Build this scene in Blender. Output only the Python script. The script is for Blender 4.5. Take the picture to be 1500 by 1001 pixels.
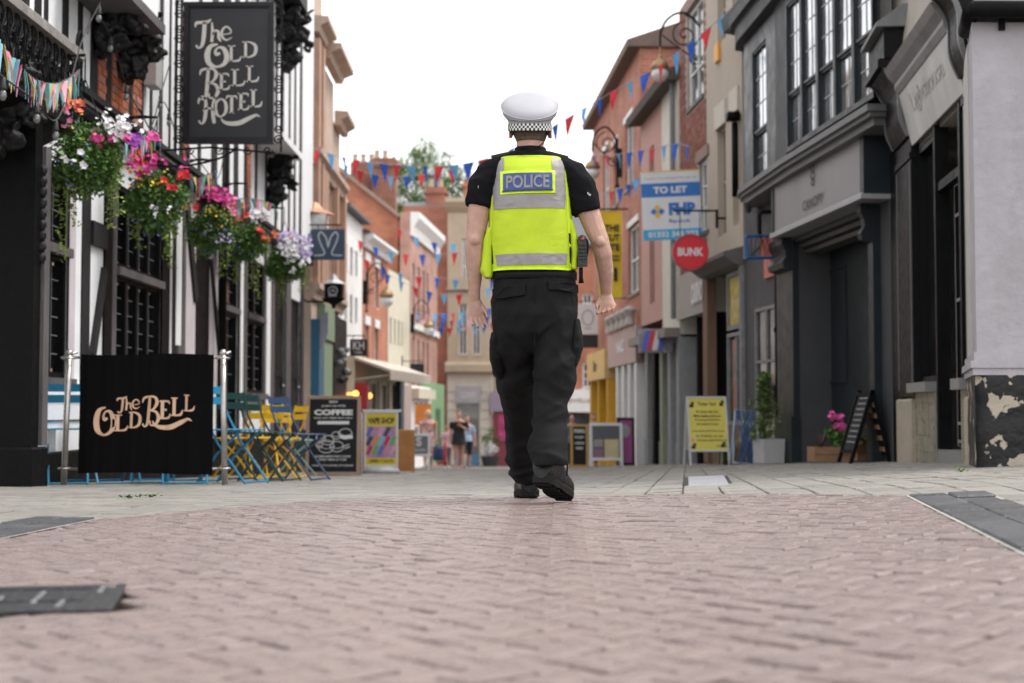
import bpy, math, random
import numpy as np
from math import sin, cos, pi, radians, sqrt, atan2, tan
from mathutils import Vector as V, Matrix, noise

for o in list(bpy.data.objects): bpy.data.objects.remove(o)
scene = bpy.context.scene
COL = scene.collection
RN = random.Random(11)

# ------------------------------------------------------------------ camera
FPX = 2083.33                      # 50 mm lens in photograph pixels
TH = math.atan(99.5/FPX)          # camera tipped up
CAMZ = 0.42
cam_d = bpy.data.cameras.new('camera'); cam = bpy.data.objects.new('camera', cam_d); COL.objects.link(cam)
cam.location = (0, 0, CAMZ); cam.rotation_euler = (pi/2 + TH, 0, 0)
cam_d.lens = 50; cam_d.sensor_width = 36; cam_d.clip_start = 0.05; cam_d.clip_end = 2000
cam_d.dof.use_dof = True; cam_d.dof.focus_distance = 6.75; cam_d.dof.aperture_fstop = 2.7
scene.camera = cam
# ------------------------------------------------------------------ overcast sky and soft sun
SUN_EL, SUN_AZ = radians(60), radians(75)      # azimuth clockwise from +Y
w = bpy.data.worlds.new('World'); scene.world = w; w.use_nodes = True
nt = w.node_tree; nt.nodes.clear()
sky = nt.nodes.new('ShaderNodeTexSky'); sky.sky_type = 'NISHITA'; sky.sun_disc = False
sky.sun_elevation = SUN_EL; sky.sun_rotation = SUN_AZ; sky.air_density = 1; sky.dust_density = 3
mixn = nt.nodes.new('ShaderNodeMix'); mixn.data_type = 'RGBA'; mixn.inputs[0].default_value = 0.85
nt.links.new(sky.outputs[0], mixn.inputs[6]); mixn.inputs[7].default_value = (10.7, 10.6, 10.6, 1)   # even cloud cover
bg = nt.nodes.new('ShaderNodeBackground'); bg.inputs[1].default_value = 0.105
wo = nt.nodes.new('ShaderNodeOutputWorld')
nt.links.new(mixn.outputs[2], bg.inputs[0]); nt.links.new(bg.outputs[0], wo.inputs[0])
sd = bpy.data.lights.new('sun', 'SUN'); sd.energy = 1.5; sd.angle = radians(18); sd.color = (1, .965, .91)
sun = bpy.data.objects.new('sun', sd); COL.objects.link(sun)
sv = V((sin(SUN_AZ)*cos(SUN_EL), cos(SUN_AZ)*cos(SUN_EL), sin(SUN_EL)))
sun.rotation_euler = sv.to_track_quat('Z', 'Y').to_euler(); sun.location = sv*40
scene.view_settings.view_transform = 'Standard'; scene.view_settings.look = 'None'
scene.view_settings.exposure = 0.85; scene.view_settings.gamma = 1
scene.cycles.use_denoising = True
scene.cycles.max_bounces = 6; scene.cycles.diffuse_bounces = 3; scene.cycles.glossy_bounces = 3
scene.cycles.transmission_bounces = 4; scene.cycles.transparent_max_bounces = 6
scene.cycles.caustics_reflective = False; scene.cycles.caustics_refractive = False

# ------------------------------------------------------------------ small maths
def ray(px, py):
    x = (px-750)/FPX; y = (500.5-py)/FPX
    return V((x, cos(TH)-sin(TH)*y, sin(TH)+cos(TH)*y))
def atY(px, py, Y):
    d = ray(px, py); return V((0, 0, CAMZ)) + d*(Y/d.y)
def gs(Y):                         # level in the foreground, then the street falls away downhill
    t = max(0.0, Y-5.97); return -.0365*(t*t/2 if t < 1 else t-.5)
def gz(X, Y=0.0):                  # it also rises gently towards the right-hand shops
    t = max(0.0, min(1.0, (X-0.1)/0.5)); k = t*t*(3-2*t)
    return k*max(0.0, min(0.20, 0.05*(X-0.3)))+gs(Y)
def atG(px, py):
    d = ray(px, py); Y = 8.0
    lo, hi = 0.3, 400.0
    for _ in range(60):
        Y = (lo+hi)/2; p = V((0, 0, CAMZ))+d*(Y/d.y)
        if p.z > gz(p.x, p.y): lo = Y
        else: hi = Y
    return V((0, 0, CAMZ))+d*(Y/d.y)
def crom(pts, n=6):
    """Catmull-Rom through points (tuples of any length)"""
    P = [tuple(p) for p in pts]; Q = [P[0]]+P+[P[-1]]; out = []
    for i in range(1, len(Q)-2):
        a, b, c, d = Q[i-1], Q[i], Q[i+1], Q[i+2]
        for k in range(n):
            t = k/n
            out.append(tuple(.5*((2*b[j])+(-a[j]+c[j])*t+(2*a[j]-5*b[j]+4*c[j]-d[j])*t*t+(-a[j]+3*b[j]-3*c[j]+d[j])*t**3) for j in range(len(b))))
    out.append(P[-1]); return out

# ------------------------------------------------------------------ materials
MATS = {}
def lin(c):
    return tuple(((x/255)/12.92 if x/255 <= .04045 else ((x/255+.055)/1.055)**2.4) for x in c)
def mat(name, col, rough=.7, var=.12, scale=6, bump=0.0, bscale=60, metal=0, spec=.5, dirt=0.0, rnd=0.0, stretch=None, dirtcol=None, emit=0, sheen=0, attr=False):
    """procedural paint/stone/wood: base colour with blotches, fine relief, optional stains and per-piece variation"""
    if name in MATS: return MATS[name]
    m = bpy.data.materials.new(name); m.use_nodes = True; n = m.node_tree.nodes; l = m.node_tree.links
    bs = n['Principled BSDF']; bs.inputs['Roughness'].default_value = rough; bs.inputs['Metallic'].default_value = metal
    bs.inputs['Specular IOR Level'].default_value = spec
    if sheen: bs.inputs['Sheen Weight'].default_value = sheen
    tc = n.new('ShaderNodeTexCoord'); mp = n.new('ShaderNodeMapping'); l.new(tc.outputs['Object'], mp.inputs[0])
    if stretch: mp.inputs['Scale'].default_value = stretch
    nz = n.new('ShaderNodeTexNoise'); nz.inputs['Scale'].default_value = scale; nz.inputs['Detail'].default_value = 6; nz.inputs['Roughness'].default_value = .65
    l.new(mp.outputs[0], nz.inputs['Vector'])
    mr = n.new('ShaderNodeMapRange'); mr.inputs[1].default_value = .3; mr.inputs[2].default_value = .7
    mr.inputs[3].default_value = 1-var; mr.inputs[4].default_value = 1+var; l.new(nz.outputs[0], mr.inputs[0])
    mul = n.new('ShaderNodeMix'); mul.data_type = 'RGBA'; mul.blend_type = 'MULTIPLY'; mul.inputs[0].default_value = 1
    mul.inputs[6].default_value = (*col, 1); l.new(mr.outputs[0], mul.inputs[7]); out = mul.outputs[2]
    if rnd:
        oi = n.new('ShaderNodeObjectInfo'); src = oi.outputs['Random']
        if attr:
            at = n.new('ShaderNodeAttribute'); at.attribute_name = 'rnd'
            ad = n.new('ShaderNodeMath'); ad.operation = 'ADD'; l.new(src, ad.inputs[0]); l.new(at.outputs['Fac'], ad.inputs[1])
            fr = n.new('ShaderNodeMath'); fr.operation = 'FRACT'; l.new(ad.outputs[0], fr.inputs[0]); src = fr.outputs[0]
        r2 = n.new('ShaderNodeMapRange'); r2.inputs[3].default_value = 1-rnd; r2.inputs[4].default_value = 1+rnd; l.new(src, r2.inputs[0])
        m2 = n.new('ShaderNodeMix'); m2.data_type = 'RGBA'; m2.blend_type = 'MULTIPLY'; m2.inputs[0].default_value = 1
        l.new(out, m2.inputs[6]); l.new(r2.outputs[0], m2.inputs[7]); out = m2.outputs[2]
        hs = n.new('ShaderNodeHueSaturation'); wn = n.new('ShaderNodeTexWhiteNoise'); wn.noise_dimensions = '1D'; l.new(src, wn.inputs['W'])
        r3 = n.new('ShaderNodeMapRange'); r3.inputs[3].default_value = 1-rnd*.8; r3.inputs[4].default_value = 1+rnd*.8; l.new(wn.outputs[0], r3.inputs[0])
        l.new(r3.outputs[0], hs.inputs['Saturation']); l.new(out, hs.inputs['Color']); out = hs.outputs[0]
    if dirt:
        n2 = n.new('ShaderNodeTexNoise'); n2.inputs['Scale'].default_value = scale*.35; n2.inputs['Detail'].default_value = 9; n2.inputs['Roughness'].default_value = .75
        mp2 = n.new('ShaderNodeMapping'); l.new(tc.outputs['Object'], mp2.inputs[0]); mp2.inputs['Scale'].default_value = (1, 1, .45)
        l.new(mp2.outputs[0], n2.inputs['Vector'])
        cr = n.new('ShaderNodeMapRange'); cr.inputs[1].default_value = .50; cr.inputs[2].default_value = .72; cr.inputs[3].default_value = 0; cr.inputs[4].default_value = dirt
        l.new(n2.outputs[0], cr.inputs[0]); m3 = n.new('ShaderNodeMix'); m3.data_type = 'RGBA'
        l.new(cr.outputs[0], m3.inputs[0]); l.new(out, m3.inputs[6]); m3.inputs[7].default_value = (*(dirtcol or (.10, .09, .08)), 1); out = m3.outputs[2]
    l.new(out, bs.inputs['Base Color'])
    rr = n.new('ShaderNodeMapRange'); rr.inputs[1].default_value = .3; rr.inputs[2].default_value = .7
    rr.inputs[3].default_value = max(.02, rough-.1); rr.inputs[4].default_value = min(1, rough+.1); l.new(nz.outputs[0], rr.inputs[0]); l.new(rr.outputs[0], bs.inputs['Roughness'])
    if bump:
        nb = n.new('ShaderNodeTexNoise'); nb.inputs['Scale'].default_value = bscale; nb.inputs['Detail'].default_value = 5
        l.new(mp.outputs[0], nb.inputs['Vector'])
        bp = n.new('ShaderNodeBump'); bp.inputs['Strength'].default_value = bump; bp.inputs['Distance'].default_value = .02
        l.new(nb.outputs[0], bp.inputs['Height']); l.new(bp.outputs[0], bs.inputs['Normal'])
    if emit:
        bs.inputs['Emission Color'].default_value = (*col, 1); bs.inputs['Emission Strength'].default_value = emit
    MATS[name] = m; return m
def brickmat(name, c1, c2, mortar, s=1.0, rough=.85):
    """far brickwork: courses too small to tell apart; runs along each wall by using object x+y as the course direction"""
    if name in MATS: return MATS[name]
    m = bpy.data.materials.new(name); m.use_nodes = True; n = m.node_tree.nodes; l = m.node_tree.links
    bs = n['Principled BSDF']; bs.inputs['Roughness'].default_value = rough
    tc = n.new('ShaderNodeTexCoord'); sx = n.new('ShaderNodeSeparateXYZ'); l.new(tc.outputs['Object'], sx.inputs[0])
    ad = n.new('ShaderNodeMath'); ad.operation = 'ADD'; l.new(sx.outputs[0], ad.inputs[0]); l.new(sx.outputs[1], ad.inputs[1])
    cx = n.new('ShaderNodeCombineXYZ'); l.new(ad.outputs[0], cx.inputs[0]); l.new(sx.outputs[2], cx.inputs[1])
    bt = n.new('ShaderNodeTexBrick'); bt.inputs['Scale'].default_value = 1; bt.inputs['Brick Width'].default_value = .225*s; bt.inputs['Row Height'].default_value = .075*s
    bt.inputs['Mortar Size'].default_value = .006*s; bt.inputs['Color1'].default_value = (*c1, 1); bt.inputs['Color2'].default_value = (*c2, 1); bt.inputs['Mortar'].default_value = (*mortar, 1)
    l.new(cx.outputs[0], bt.inputs['Vector'])
    nz = n.new('ShaderNodeTexNoise'); nz.inputs['Scale'].default_value = 1.1; nz.inputs['Detail'].default_value = 8; l.new(tc.outputs['Object'], nz.inputs['Vector'])
    mr = n.new('ShaderNodeMapRange'); mr.inputs[1].default_value = .3; mr.inputs[2].default_value = .7; mr.inputs[3].default_value = .72; mr.inputs[4].default_value = 1.22; l.new(nz.outputs[0], mr.inputs[0])
    mu = n.new('ShaderNodeMix'); mu.data_type = 'RGBA'; mu.blend_type = 'MULTIPLY'; mu.inputs[0].default_value = 1
    l.new(bt.outputs[0], mu.inputs[6]); l.new(mr.outputs[0], mu.inputs[7]); l.new(mu.outputs[2], bs.inputs['Base Color'])
    MATS[name] = m; return m
def glassmat(name, col=(.02, .022, .025), rough=.06):
    if name in MATS: return MATS[name]
    m = mat(name, col, rough, .5, 1.2, 0, spec=.8); n = m.node_tree.nodes; l = m.node_tree.links
    nb = n.new('ShaderNodeTexNoise'); nb.inputs['Scale'].default_value = 2.2
    bp = n.new('ShaderNodeBump'); bp.inputs['Strength'].default_value = .06; bp.inputs['Distance'].default_value = .05
    l.new(nb.outputs[0], bp.inputs['Height']); l.new(bp.outputs[0], n['Principled BSDF'].inputs['Normal'])
    return m

# ------------------------------------------------------------------ mesh building
I4 = Matrix.Identity(4)
class B:
    """collects shapes in local coordinates of T; build() links them as one mesh object"""
    def __init__(s, T=None): s.v = []; s.f = []; s.a = []; s.T = T or I4
    def add(s, vs, fs):
        k = len(s.v); s.v += [tuple(p) for p in vs]; s.f += [tuple(i+k for i in f) for f in fs]; return s
    def box(s, x0, x1, y0, y1, z0, z1, c=0):
        if c:
            P = []
            for z, i in ((z0, 0), (z1-c, 0), (z1, c)):
                P += [(x0+i, y0+i, z), (x1-i, y0+i, z), (x1-i, y1-i, z), (x0+i, y1-i, z)]
            F = [(3, 2, 1, 0), (8, 9, 10, 11)]
            for a in (0, 4):
                for k in range(4): F.append((a+k, a+(k+1) % 4, a+4+(k+1) % 4, a+4+k))
            return s.add(P, F)
        P = [(x0, y0, z0), (x1, y0, z0), (x1, y1, z0), (x0, y1, z0), (x0, y0, z1), (x1, y0, z1), (x1, y1, z1), (x0, y1, z1)]
        return s.add(P, [(3, 2, 1, 0), (4, 5, 6, 7), (0, 1, 5, 4), (1, 2, 6, 5), (2, 3, 7, 6), (3, 0, 4, 7)])
    def prism(s, poly, y0, y1):      # polygon in x,z extruded along y
        n = len(poly); P = [(x, y0, z) for x, z in poly]+[(x, y1, z) for x, z in poly]
        F = [tuple(range(n)), tuple(range(2*n-1, n-1, -1))]+[(i, n+i, n+(i+1) % n, (i+1) % n) for i in range(n)]
        return s.add(P, F)
    def prof(s, poly, x0, x1):       # profile in y,z swept along x
        n = len(poly); P = [(x0, y, z) for y, z in poly]+[(x1, y, z) for y, z in poly]
        F = [tuple(range(n)), tuple(range(2*n-1, n-1, -1))]+[(i, n+i, n+(i+1) % n, (i+1) % n) for i in range(n)]
        return s.add(P, F)
    def beam(s, p, q, w, d, up=(0, 0, 1)):   # rectangular bar p->q, w across, d along 'up'-ish
        p, q = V(p), V(q); t = (q-p).normalized(); u = V(up)
        if abs(t.dot(u)) > .98: u = V((0, 1, 0))
        a = t.cross(u).normalized()*w/2; b = a.cross(t).normalized()*d/2
        P = [p-a-b, p+a-b, p+a+b, p-a+b, q-a-b, q+a-b, q+a+b, q-a+b]
        return s.add(P, [(3, 2, 1, 0), (4, 5, 6, 7), (0, 1, 5, 4), (1, 2, 6, 5), (2, 3, 7, 6), (3, 0, 4, 7)])
    def tube(s, pts, r, seg=8):
        pts = [V(p) for p in pts]; n = len(pts); R = r if hasattr(r, '__len__') else [r]*n
        P = []; F = []; prev = None
        for i, p in enumerate(pts):
            t = (pts[min(i+1, n-1)]-pts[max(i-1, 0)])
            t = t.normalized() if t.length > 1e-9 else V((0, 0, 1))
            if prev is None:
                a = t.cross(V((0, 0, 1))); a = a if a.length > .05 else t.cross(V((0, 1, 0))); a.normalize()
            else:
                a = prev-t*prev.dot(t); a.normalize()
            prev = a; b = t.cross(a)
            for k in range(seg):
                an = 2*pi*k/seg; P.append(p+a*(cos(an)*R[i])+b*(sin(an)*R[i]))
        for i in range(n-1):
            for k in range(seg): F.append((i*seg+k, i*seg+(k+1) % seg, (i+1)*seg+(k+1) % seg, (i+1)*seg+k))
        F.append(tuple(range(seg-1, -1, -1))); F.append(tuple(range((n-1)*seg, n*seg)))
        return s.add(P, F)
    def lathe(s, prof, seg=16, c=(0, 0, 0), sx=1, sy=1):
        P = []; F = []; n = len(prof)
        for r, z in prof:
            for k in range(seg):
                an = 2*pi*k/seg; P.append((c[0]+r*cos(an)*sx, c[1]+r*sin(an)*sy, c[2]+z))
        for i in range(n-1):
            for k in range(seg): F.append((i*seg+k, i*seg+(k+1) % seg, (i+1)*seg+(k+1) % seg, (i+1)*seg+k))
        F.append(tuple(range(seg-1, -1, -1))); F.append(tuple(range((n-1)*seg, n*seg)))
        return s.add(P, F)
    def ball(s, c, r, seg=10, rings=6, sx=1, sy=1, sz=1):
        prof = [(max(.0008, r*sin(pi*i/rings)), -r*cos(pi*i/rings)*sz) for i in range(rings+1)]
        return s.lathe(prof, seg, c, sx, sy)
    def loft(s, rings):              # rings: lists of equal length
        n = len(rings[0]); P = [p for r in rings for p in r]; F = []
        for i in range(len(rings)-1):
            for k in range(n): F.append((i*n+k, i*n+(k+1) % n, (i+1)*n+(k+1) % n, (i+1)*n+k))
        F.append(tuple(range(n-1, -1, -1))); F.append(tuple(range((len(rings)-1)*n, len(rings)*n)))
        return s.add(P, F)
    def ribbon(s, pts, y0, y1):      # pts (x, z, width): flat stroke in x,z extruded along y
        n = len(pts); L = []; Rr = []
        for i in range(n):
            a = pts[max(i-1, 0)]; b = pts[min(i+1, n-1)]; dx, dz = b[0]-a[0], b[1]-a[1]; q = sqrt(dx*dx+dz*dz) or 1
            nx, nz_ = -dz/q*pts[i][2]/2, dx/q*pts[i][2]/2
            L.append((pts[i][0]+nx, pts[i][1]+nz_)); Rr.append((pts[i][0]-nx, pts[i][1]-nz_))
        for i in range(n-1):
            q = [L[i], Rr[i], Rr[i+1], L[i+1]]
            P = [(x, y1, z) for x, z in q]+[(x, y0, z) for x, z in q]
            s.add(P, [(0, 1, 2, 3), (0, 4, 5, 1), (2, 6, 7, 3)])
        return s
    def build(s, name, m, parent=None, smooth=False, **kw):
        T = s.T; off = parent.location if parent is not None and parent.parent is None else (parent['off'] if parent is not None else V((0, 0, 0)))
        off = V(off)
        vs = [tuple((T @ V(p))-off) for p in s.v]
        fs = s.f if T.to_3x3().determinant() > 0 else [tuple(reversed(f)) for f in s.f]
        me = bpy.data.meshes.new(name); me.from_pydata(vs, [], fs)
        if s.a and len(s.a) == len(fs):
            at = me.attributes.new('rnd', 'FLOAT', 'FACE'); at.data.foreach_set('value', s.a)
        if smooth: me.polygons.foreach_set('use_smooth', [True]*len(fs))
        me.materials.append(m); me.update()
        return link(name, me, parent, off, **kw)
def link(name, me, parent=None, off=(0, 0, 0), label=None, cat=None, group=None, kind=None):
    o = bpy.data.objects.new(name, me); COL.objects.link(o)
    if parent is not None: o.parent = parent
    o['off'] = tuple(off)
    return tag(o, label, cat, group, kind)
def tag(o, label=None, cat=None, group=None, kind=None):
    if label: o['label'] = label
    if cat: o['category'] = cat
    if group: o['group'] = group
    if kind: o['kind'] = kind
    return o
def thing(name, label, cat, loc=(0, 0, 0), group=None):
    o = bpy.data.objects.new(name, None); COL.objects.link(o); o.location = loc; o.empty_display_size = .1
    return tag(o, label, cat, group)
def copy_tree(o, parent=None):
    c = o.copy(); COL.objects.link(c)
    if parent is not None: c.parent = parent
    for ch in o.children: copy_tree(ch, c)
    return c
def put(loc, rz=0, s=1): return Matrix.Translation(loc) @ Matrix.Rotation(rz, 4, 'Z') @ Matrix.Diagonal((s, s, s, 1))

def remesh(b, name, m, parent, voxel, smooth=4, fn=None, off=None, **kw):
    """joins overlapping closed shapes into one continuous skin"""
    o = b.build(name, m, parent); mod = o.modifiers.new('r', 'REMESH'); mod.mode = 'VOXEL'; mod.voxel_size = voxel
    if smooth: s = o.modifiers.new('s', 'SMOOTH'); s.iterations = smooth; s.factor = .5
    bpy.context.view_layer.update(); dg = bpy.context.evaluated_depsgraph_get()
    me = bpy.data.meshes.new_from_object(o.evaluated_get(dg)); o.modifiers.clear(); old = o.data; o.data = me; bpy.data.meshes.remove(old)
    me.name = name; me.materials.clear(); me.materials.append(m)
    if fn:
        nv = len(me.vertices); co = np.empty(nv*3); no = np.empty(nv*3); me.vertices.foreach_get('co', co); me.vertices.foreach_get('normal', no)
        co = co.reshape(-1, 3); no = no.reshape(-1, 3); d = np.array([fn(V(p), V(q)) for p, q in zip(co, no)]); co += no*d[:, None]; me.vertices.foreach_set('co', co.ravel()); me.update()
    me.polygons.foreach_set('use_smooth', [True]*len(me.polygons)); tag(o, **kw); return o
# ------------------------------------------------------------------ a street front: u along the wall away from the camera, n out to the street, z up
class Fac:
    def __init__(s, A, Bp, side, z0=None):
        z0 = gs((A[1]*.7+Bp[1]*.3)) if z0 is None else z0
        s.A = V((A[0], A[1], z0)); d = V((Bp[0]-A[0], Bp[1]-A[1], 0)); s.len = d.length; s.d = d.normalized()
        s.n = V((s.d.y, -s.d.x, 0)) if side == 'L' else V((-s.d.y, s.d.x, 0))
        s.T = Matrix(((s.d.x, s.n.x, 0, s.A.x), (s.d.y, s.n.y, 0, s.A.y), (0, 0, 1, s.A.z), (0, 0, 0, 1)))
    def uz(s, px, py, n=0):
        d = ray(px, py); o = V((0, 0, CAMZ)); P0 = s.A+s.n*n
        t = (P0-o).dot(s.n)/d.dot(s.n); q = o+d*t-s.A
        return q.dot(s.d), q.z
    def u(s, px, py=500, n=0): return s.uz(px, py, n)[0]
    def z(s, px, py, n=0): return s.uz(px, py, n)[1]
    def w(s, u, n, z): return s.T @ V((u, n, z))
    def b(s): return B(s.T)

# ------------------------------------------------------------------ lettering in the built-in typeface
TXT = {}
def text_geo(t, bold=0.0, space=1.0):
    key = (t, bold, space)
    if key not in TXT:
        c = bpy.data.curves.new('lettering', 'FONT'); c.body = t; c.size = 1; c.offset = bold; c.space_character = space; c.fill_mode = 'FRONT'; c.resolution_u = 4
        o = bpy.data.objects.new('lettering', c); COL.objects.link(o); bpy.context.view_layer.update()
        me = bpy.data.meshes.new_from_object(o.evaluated_get(bpy.context.evaluated_depsgraph_get()))
        vs = [(v.co.x, v.co.y) for v in me.vertices]; fs = [tuple(p.vertices) for p in me.polygons]
        bpy.data.objects.remove(o); bpy.data.curves.remove(c); bpy.data.meshes.remove(me)
        xs = [p[0] for p in vs] or [0, 1]; ys = [p[1] for p in vs] or [0, 1]
        TXT[key] = (vs, fs, min(xs), max(xs), min(ys), max(ys))
    return TXT[key]
def letters(b, t, x, z, w=None, h=None, y=0.0, bold=0.02, space=1.0, fn=None, align='C', flip=False):
    """flat print: text t centred on x, its foot at z; width w and/or cap height h, at depth y of b's frame"""
    vs, fs, x0, x1, y0, y1 = text_geo(t, bold, space)
    sh = h/(y1-y0) if h else w/(x1-x0)
    sw = w/(x1-x0) if w else sh
    cx = (x0+x1)/2 if align == 'C' else x0
    P = []
    for a, c in vs:
        xx = (a-cx)*sw; xx = x-xx if flip else x+xx
        zz = z+(c-y0)*sh
        if fn: xx, zz = fn(xx, zz)
        P.append((xx, y, zz))
    return b.add(P, fs)
# ================================================================== THE STREET
pale = mat('pale_paver', (.225, .212, .19), .6, .22, 9, .5, 120, rnd=.15, attr=True, dirt=.4, dirtcol=(.2, .18, .15))
gmat = mat('paving_bed', (.14, .13, .115), .85, .25, 2.0, .4, 30, dirt=.4)
xs = [-400, -60, -12, -6, -3, -1.5, -.5] + [.05*i for i in range(0, 20)] + [1.2, 2, 3, 4.2, 4.4, 8, 60, 400]
ys = [-60, -5, 0, 3, 5.9, 6.1, 6.3, 6.5, 6.7, 6.97, 10, 16, 25, 40, 60, 90, 150, 800]
g = B(); nx = len(xs)
g.v = [(x, y, gz(x, min(y, 150))-.022) for y in ys for x in xs]
g.f = [(j*nx+i, j*nx+i+1, (j+1)*nx+i+1, (j+1)*nx+i) for j in range(len(ys)-1) for i in range(nx-1)]
g.build('ground', gmat, kind='structure')

# --- brick apron: rounded end of pinkish herringbone
def G2(px, py): p = atG(px, py); return (p.x, p.y)
ri0, ri1 = G2(1500, 812), G2(1330, 727); ro0, ro1 = G2(1500, 757), G2(1420, 727)      # right-hand sett strip
li0, li1 = G2(0, 790), G2(141, 761)                                                    # left-hand sett strip
def ext(p, q, y): t = (y-q[1])/(p[1]-q[1]); return (q[0]+(p[0]-q[0])*t, y)
apron_far = [G2(x, y) for x, y in ((1330, 727), (1200, 726), (1100, 726), (1000, 726), (900, 726), (800, 726), (700, 727), (600, 729), (500, 735), (433, 740), (292, 747), (141, 761))]
def hull(P):
    P = sorted(set(P)); H = []
    for seq in (P, P[::-1]):
        h = []
        for p in seq:
            while len(h) > 1 and (h[-1][0]-h[-2][0])*(p[1]-h[-2][1])-(h[-1][1]-h[-2][1])*(p[0]-h[-2][0]) <= 0: h.pop()
            h.append(p)
        H += h[:-1]
    return H
poly = hull([ext(li0, li1, -.5), ext(ri0, ri1, -.5)]+apron_far)
bm_col = (.228, .172, .160)
brickm = mat('paving_brick', bm_col, .30, .16, 14, .45, 150, rnd=.055, attr=True, spec=.6, dirt=.3, dirtcol=(.14, .11, .10))
bedm = mat('brick_joint_sand', (.028, .017, .013), .95, .3, 20, spec=.1)
def inpoly(x, y, P):
    c = False; j = len(P)-1
    for i in range(len(P)):
        if (P[i][1] > y) != (P[j][1] > y) and x < (P[j][0]-P[i][0])*(y-P[i][1])/(P[j][1]-P[i][1])+P[i][0]: c = not c
        j = i
    return c
def clip(Q, P):          # convex clip of quad Q by counter-clockwise polygon P
    out = Q
    for i in range(len(P)):
        a, b_ = P[i], P[(i+1) % len(P)]; inp = out; out = []
        if not inp: break
        sd_ = lambda p: (b_[0]-a[0])*(p[1]-a[1])-(b_[1]-a[1])*(p[0]-a[0])
        for k in range(len(inp)):
            p, q = inp[k], inp[(k+1) % len(inp)]; sp, sq = sd_(p), sd_(q)
            if sp >= 0: out.append(p)
            if (sp >= 0) != (sq >= 0):
                t = sp/(sp-sq); out.append((p[0]+(q[0]-p[0])*t, p[1]+(q[1]-p[1])*t))
    return out
bed = B()
for i in range(-30, 30):
    for j in range(-3, 40):
        q = clip([(i*.1, j*.2), (i*.1+.1, j*.2), (i*.1+.1, j*.2+.2), (i*.1, j*.2+.2)], poly)
        if len(q) > 2: bed.add([(x, y, gz(x, y)-.0165) for x, y in q], [tuple(range(len(q)))])
paving = bed.build('brick_paving', bedm, kind='structure')
hcor, hfar, hnear = V((*G2(176, 859), 0)), V((*G2(0, 870), 0)), V((*G2(50, 918), 0))
hxd = V((cos(radians(11)), sin(radians(11)), 0)); hyd = V((-hxd.y, hxd.x, 0)); ha = atan2(hxd.y, hxd.x)      # its far edge and its depth
HWX, HWY = .26, .20; hc = hcor-hxd*HWX-hyd*HWY
def in_hole(x, y, pad=0):
    d = V((x-hc.x, y-hc.y, 0)); return abs(d.dot(hxd)) < HWX+pad and abs(d.dot(hyd)) < HWY+pad
def slab_verts(q, z, ch, h=.03):
    """paver with a rounded-over top edge"""
    n = len(q); cx = sum(p[0] for p in q)/n; cy = sum(p[1] for p in q)/n
    ins = []
    for p in q:
        d = sqrt((p[0]-cx)**2+(p[1]-cy)**2) or 1; k = max(0, 1-ch*1.3/d); ins.append((cx+(p[0]-cx)*k, cy+(p[1]-cy)*k))
    P = [(x, y, z-h) for x, y in q]+[(x, y, z-ch) for x, y in q]+[(x, y, z) for x, y in ins]
    F = [(a+k, a+(k+1) % n, a+n+(k+1) % n, a+n+k) for a in (0, n) for k in range(n)]+[tuple(range(2*n, 3*n))]
    return P, F
W = .079; gap = .0050; bricks = []
ca, sa = cos(radians(43)), sin(radians(43))
for j in range(-140, 140):
    for k in range(-60, 60):
        for kind_ in (0, 1):
            a0 = -j+4*k+(2 if kind_ else 0); b0 = j
            la, lb = (2, 1) if kind_ == 0 else (1, 2)
            ax, bx = (a0+la/2)*W, (b0+lb/2)*W
            x, y = ax*ca-bx*sa, ax*sa+bx*ca+4.2
            if -2.8 < x < 2.8 and .8 < y < 7.6: bricks.append((x, y, kind_))
def in_view(x, y): return y > 1.9 and abs(x) < .372*y+.12
bricks = [b_ for b_ in bricks if not in_hole(b_[0], b_[1], .02)]
vis = sorted([b_ for b_ in bricks if in_view(b_[0], b_[1]) and inpoly(b_[0], b_[1], poly)], key=lambda t: t[1])
big = set(vis[:300])
hx, hy = W-gap, W/2-gap
bvar = []
for i in range(8):          # eight worn bricks: knocked corners, uneven edges
    j_ = lambda: RN.gauss(0, .0013); q = [(-hx+j_(), -hy+j_()), (-hx*.3, -hy+j_()), (hx*.35, -hy+j_()), (hx+j_(), -hy+j_()), (hx+j_(), hy+j_()), (hx*.3, hy+j_()), (-hx*.4, hy+j_()), (-hx+j_(), hy+j_())]
    P0, F0 = slab_verts(q, 0, RN.uniform(.003, .006)); P0 = [(x, y, z+(RN.gauss(0, .0007) if z > -.01 else 0)) for x, y, z in P0]
    bm_ = bpy.data.meshes.new('brick'); bm_.from_pydata(P0, [], F0); bm_.materials.append(brickm); bvar.append(bm_)
rest = B()
for (x, y, k) in bricks:
    rz = radians(43)+(pi/2 if k else 0)
    dz = RN.gauss(0, .0013); tx, ty = RN.gauss(0, .007), RN.gauss(0, .007)
    if RN.random() < .03: dz -= .004; tx *= 2.2; ty *= 2.2
    z = gz(x, y)+dz; tyc = .05 if x > .6 else 0
    if (x, y, k) in big:
        o = link('brick', bvar[RN.randrange(8)], paving); o.location = (x, y, z); o.rotation_euler = (Matrix.Rotation(-tyc, 3, 'Y') @ Matrix.Rotation(rz, 3, 'Z') @ Matrix.Rotation(tx, 3, 'X') @ Matrix.Rotation(ty, 3, 'Y')).to_euler()
    else:
        c, s_ = cos(rz), sin(rz)
        q = clip([(x+u*c-v*s_, y+u*s_+v*c) for u, v in ((-hx, -hy), (hx, -hy), (hx, hy), (-hx, hy))], poly)
        if len(q) > 2:
            P, F = slab_verts(q, 0, .0045); k0 = len(rest.f)
            rest.add([(p[0], p[1], gz(p[0], p[1])+dz+p[2]+(p[0]-x)*tx+(p[1]-y)*ty) for p in P], F); rest.a += [RN.random()]*len(F)
rest.build('bricks', brickm, paving, kind='stuff')

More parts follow.
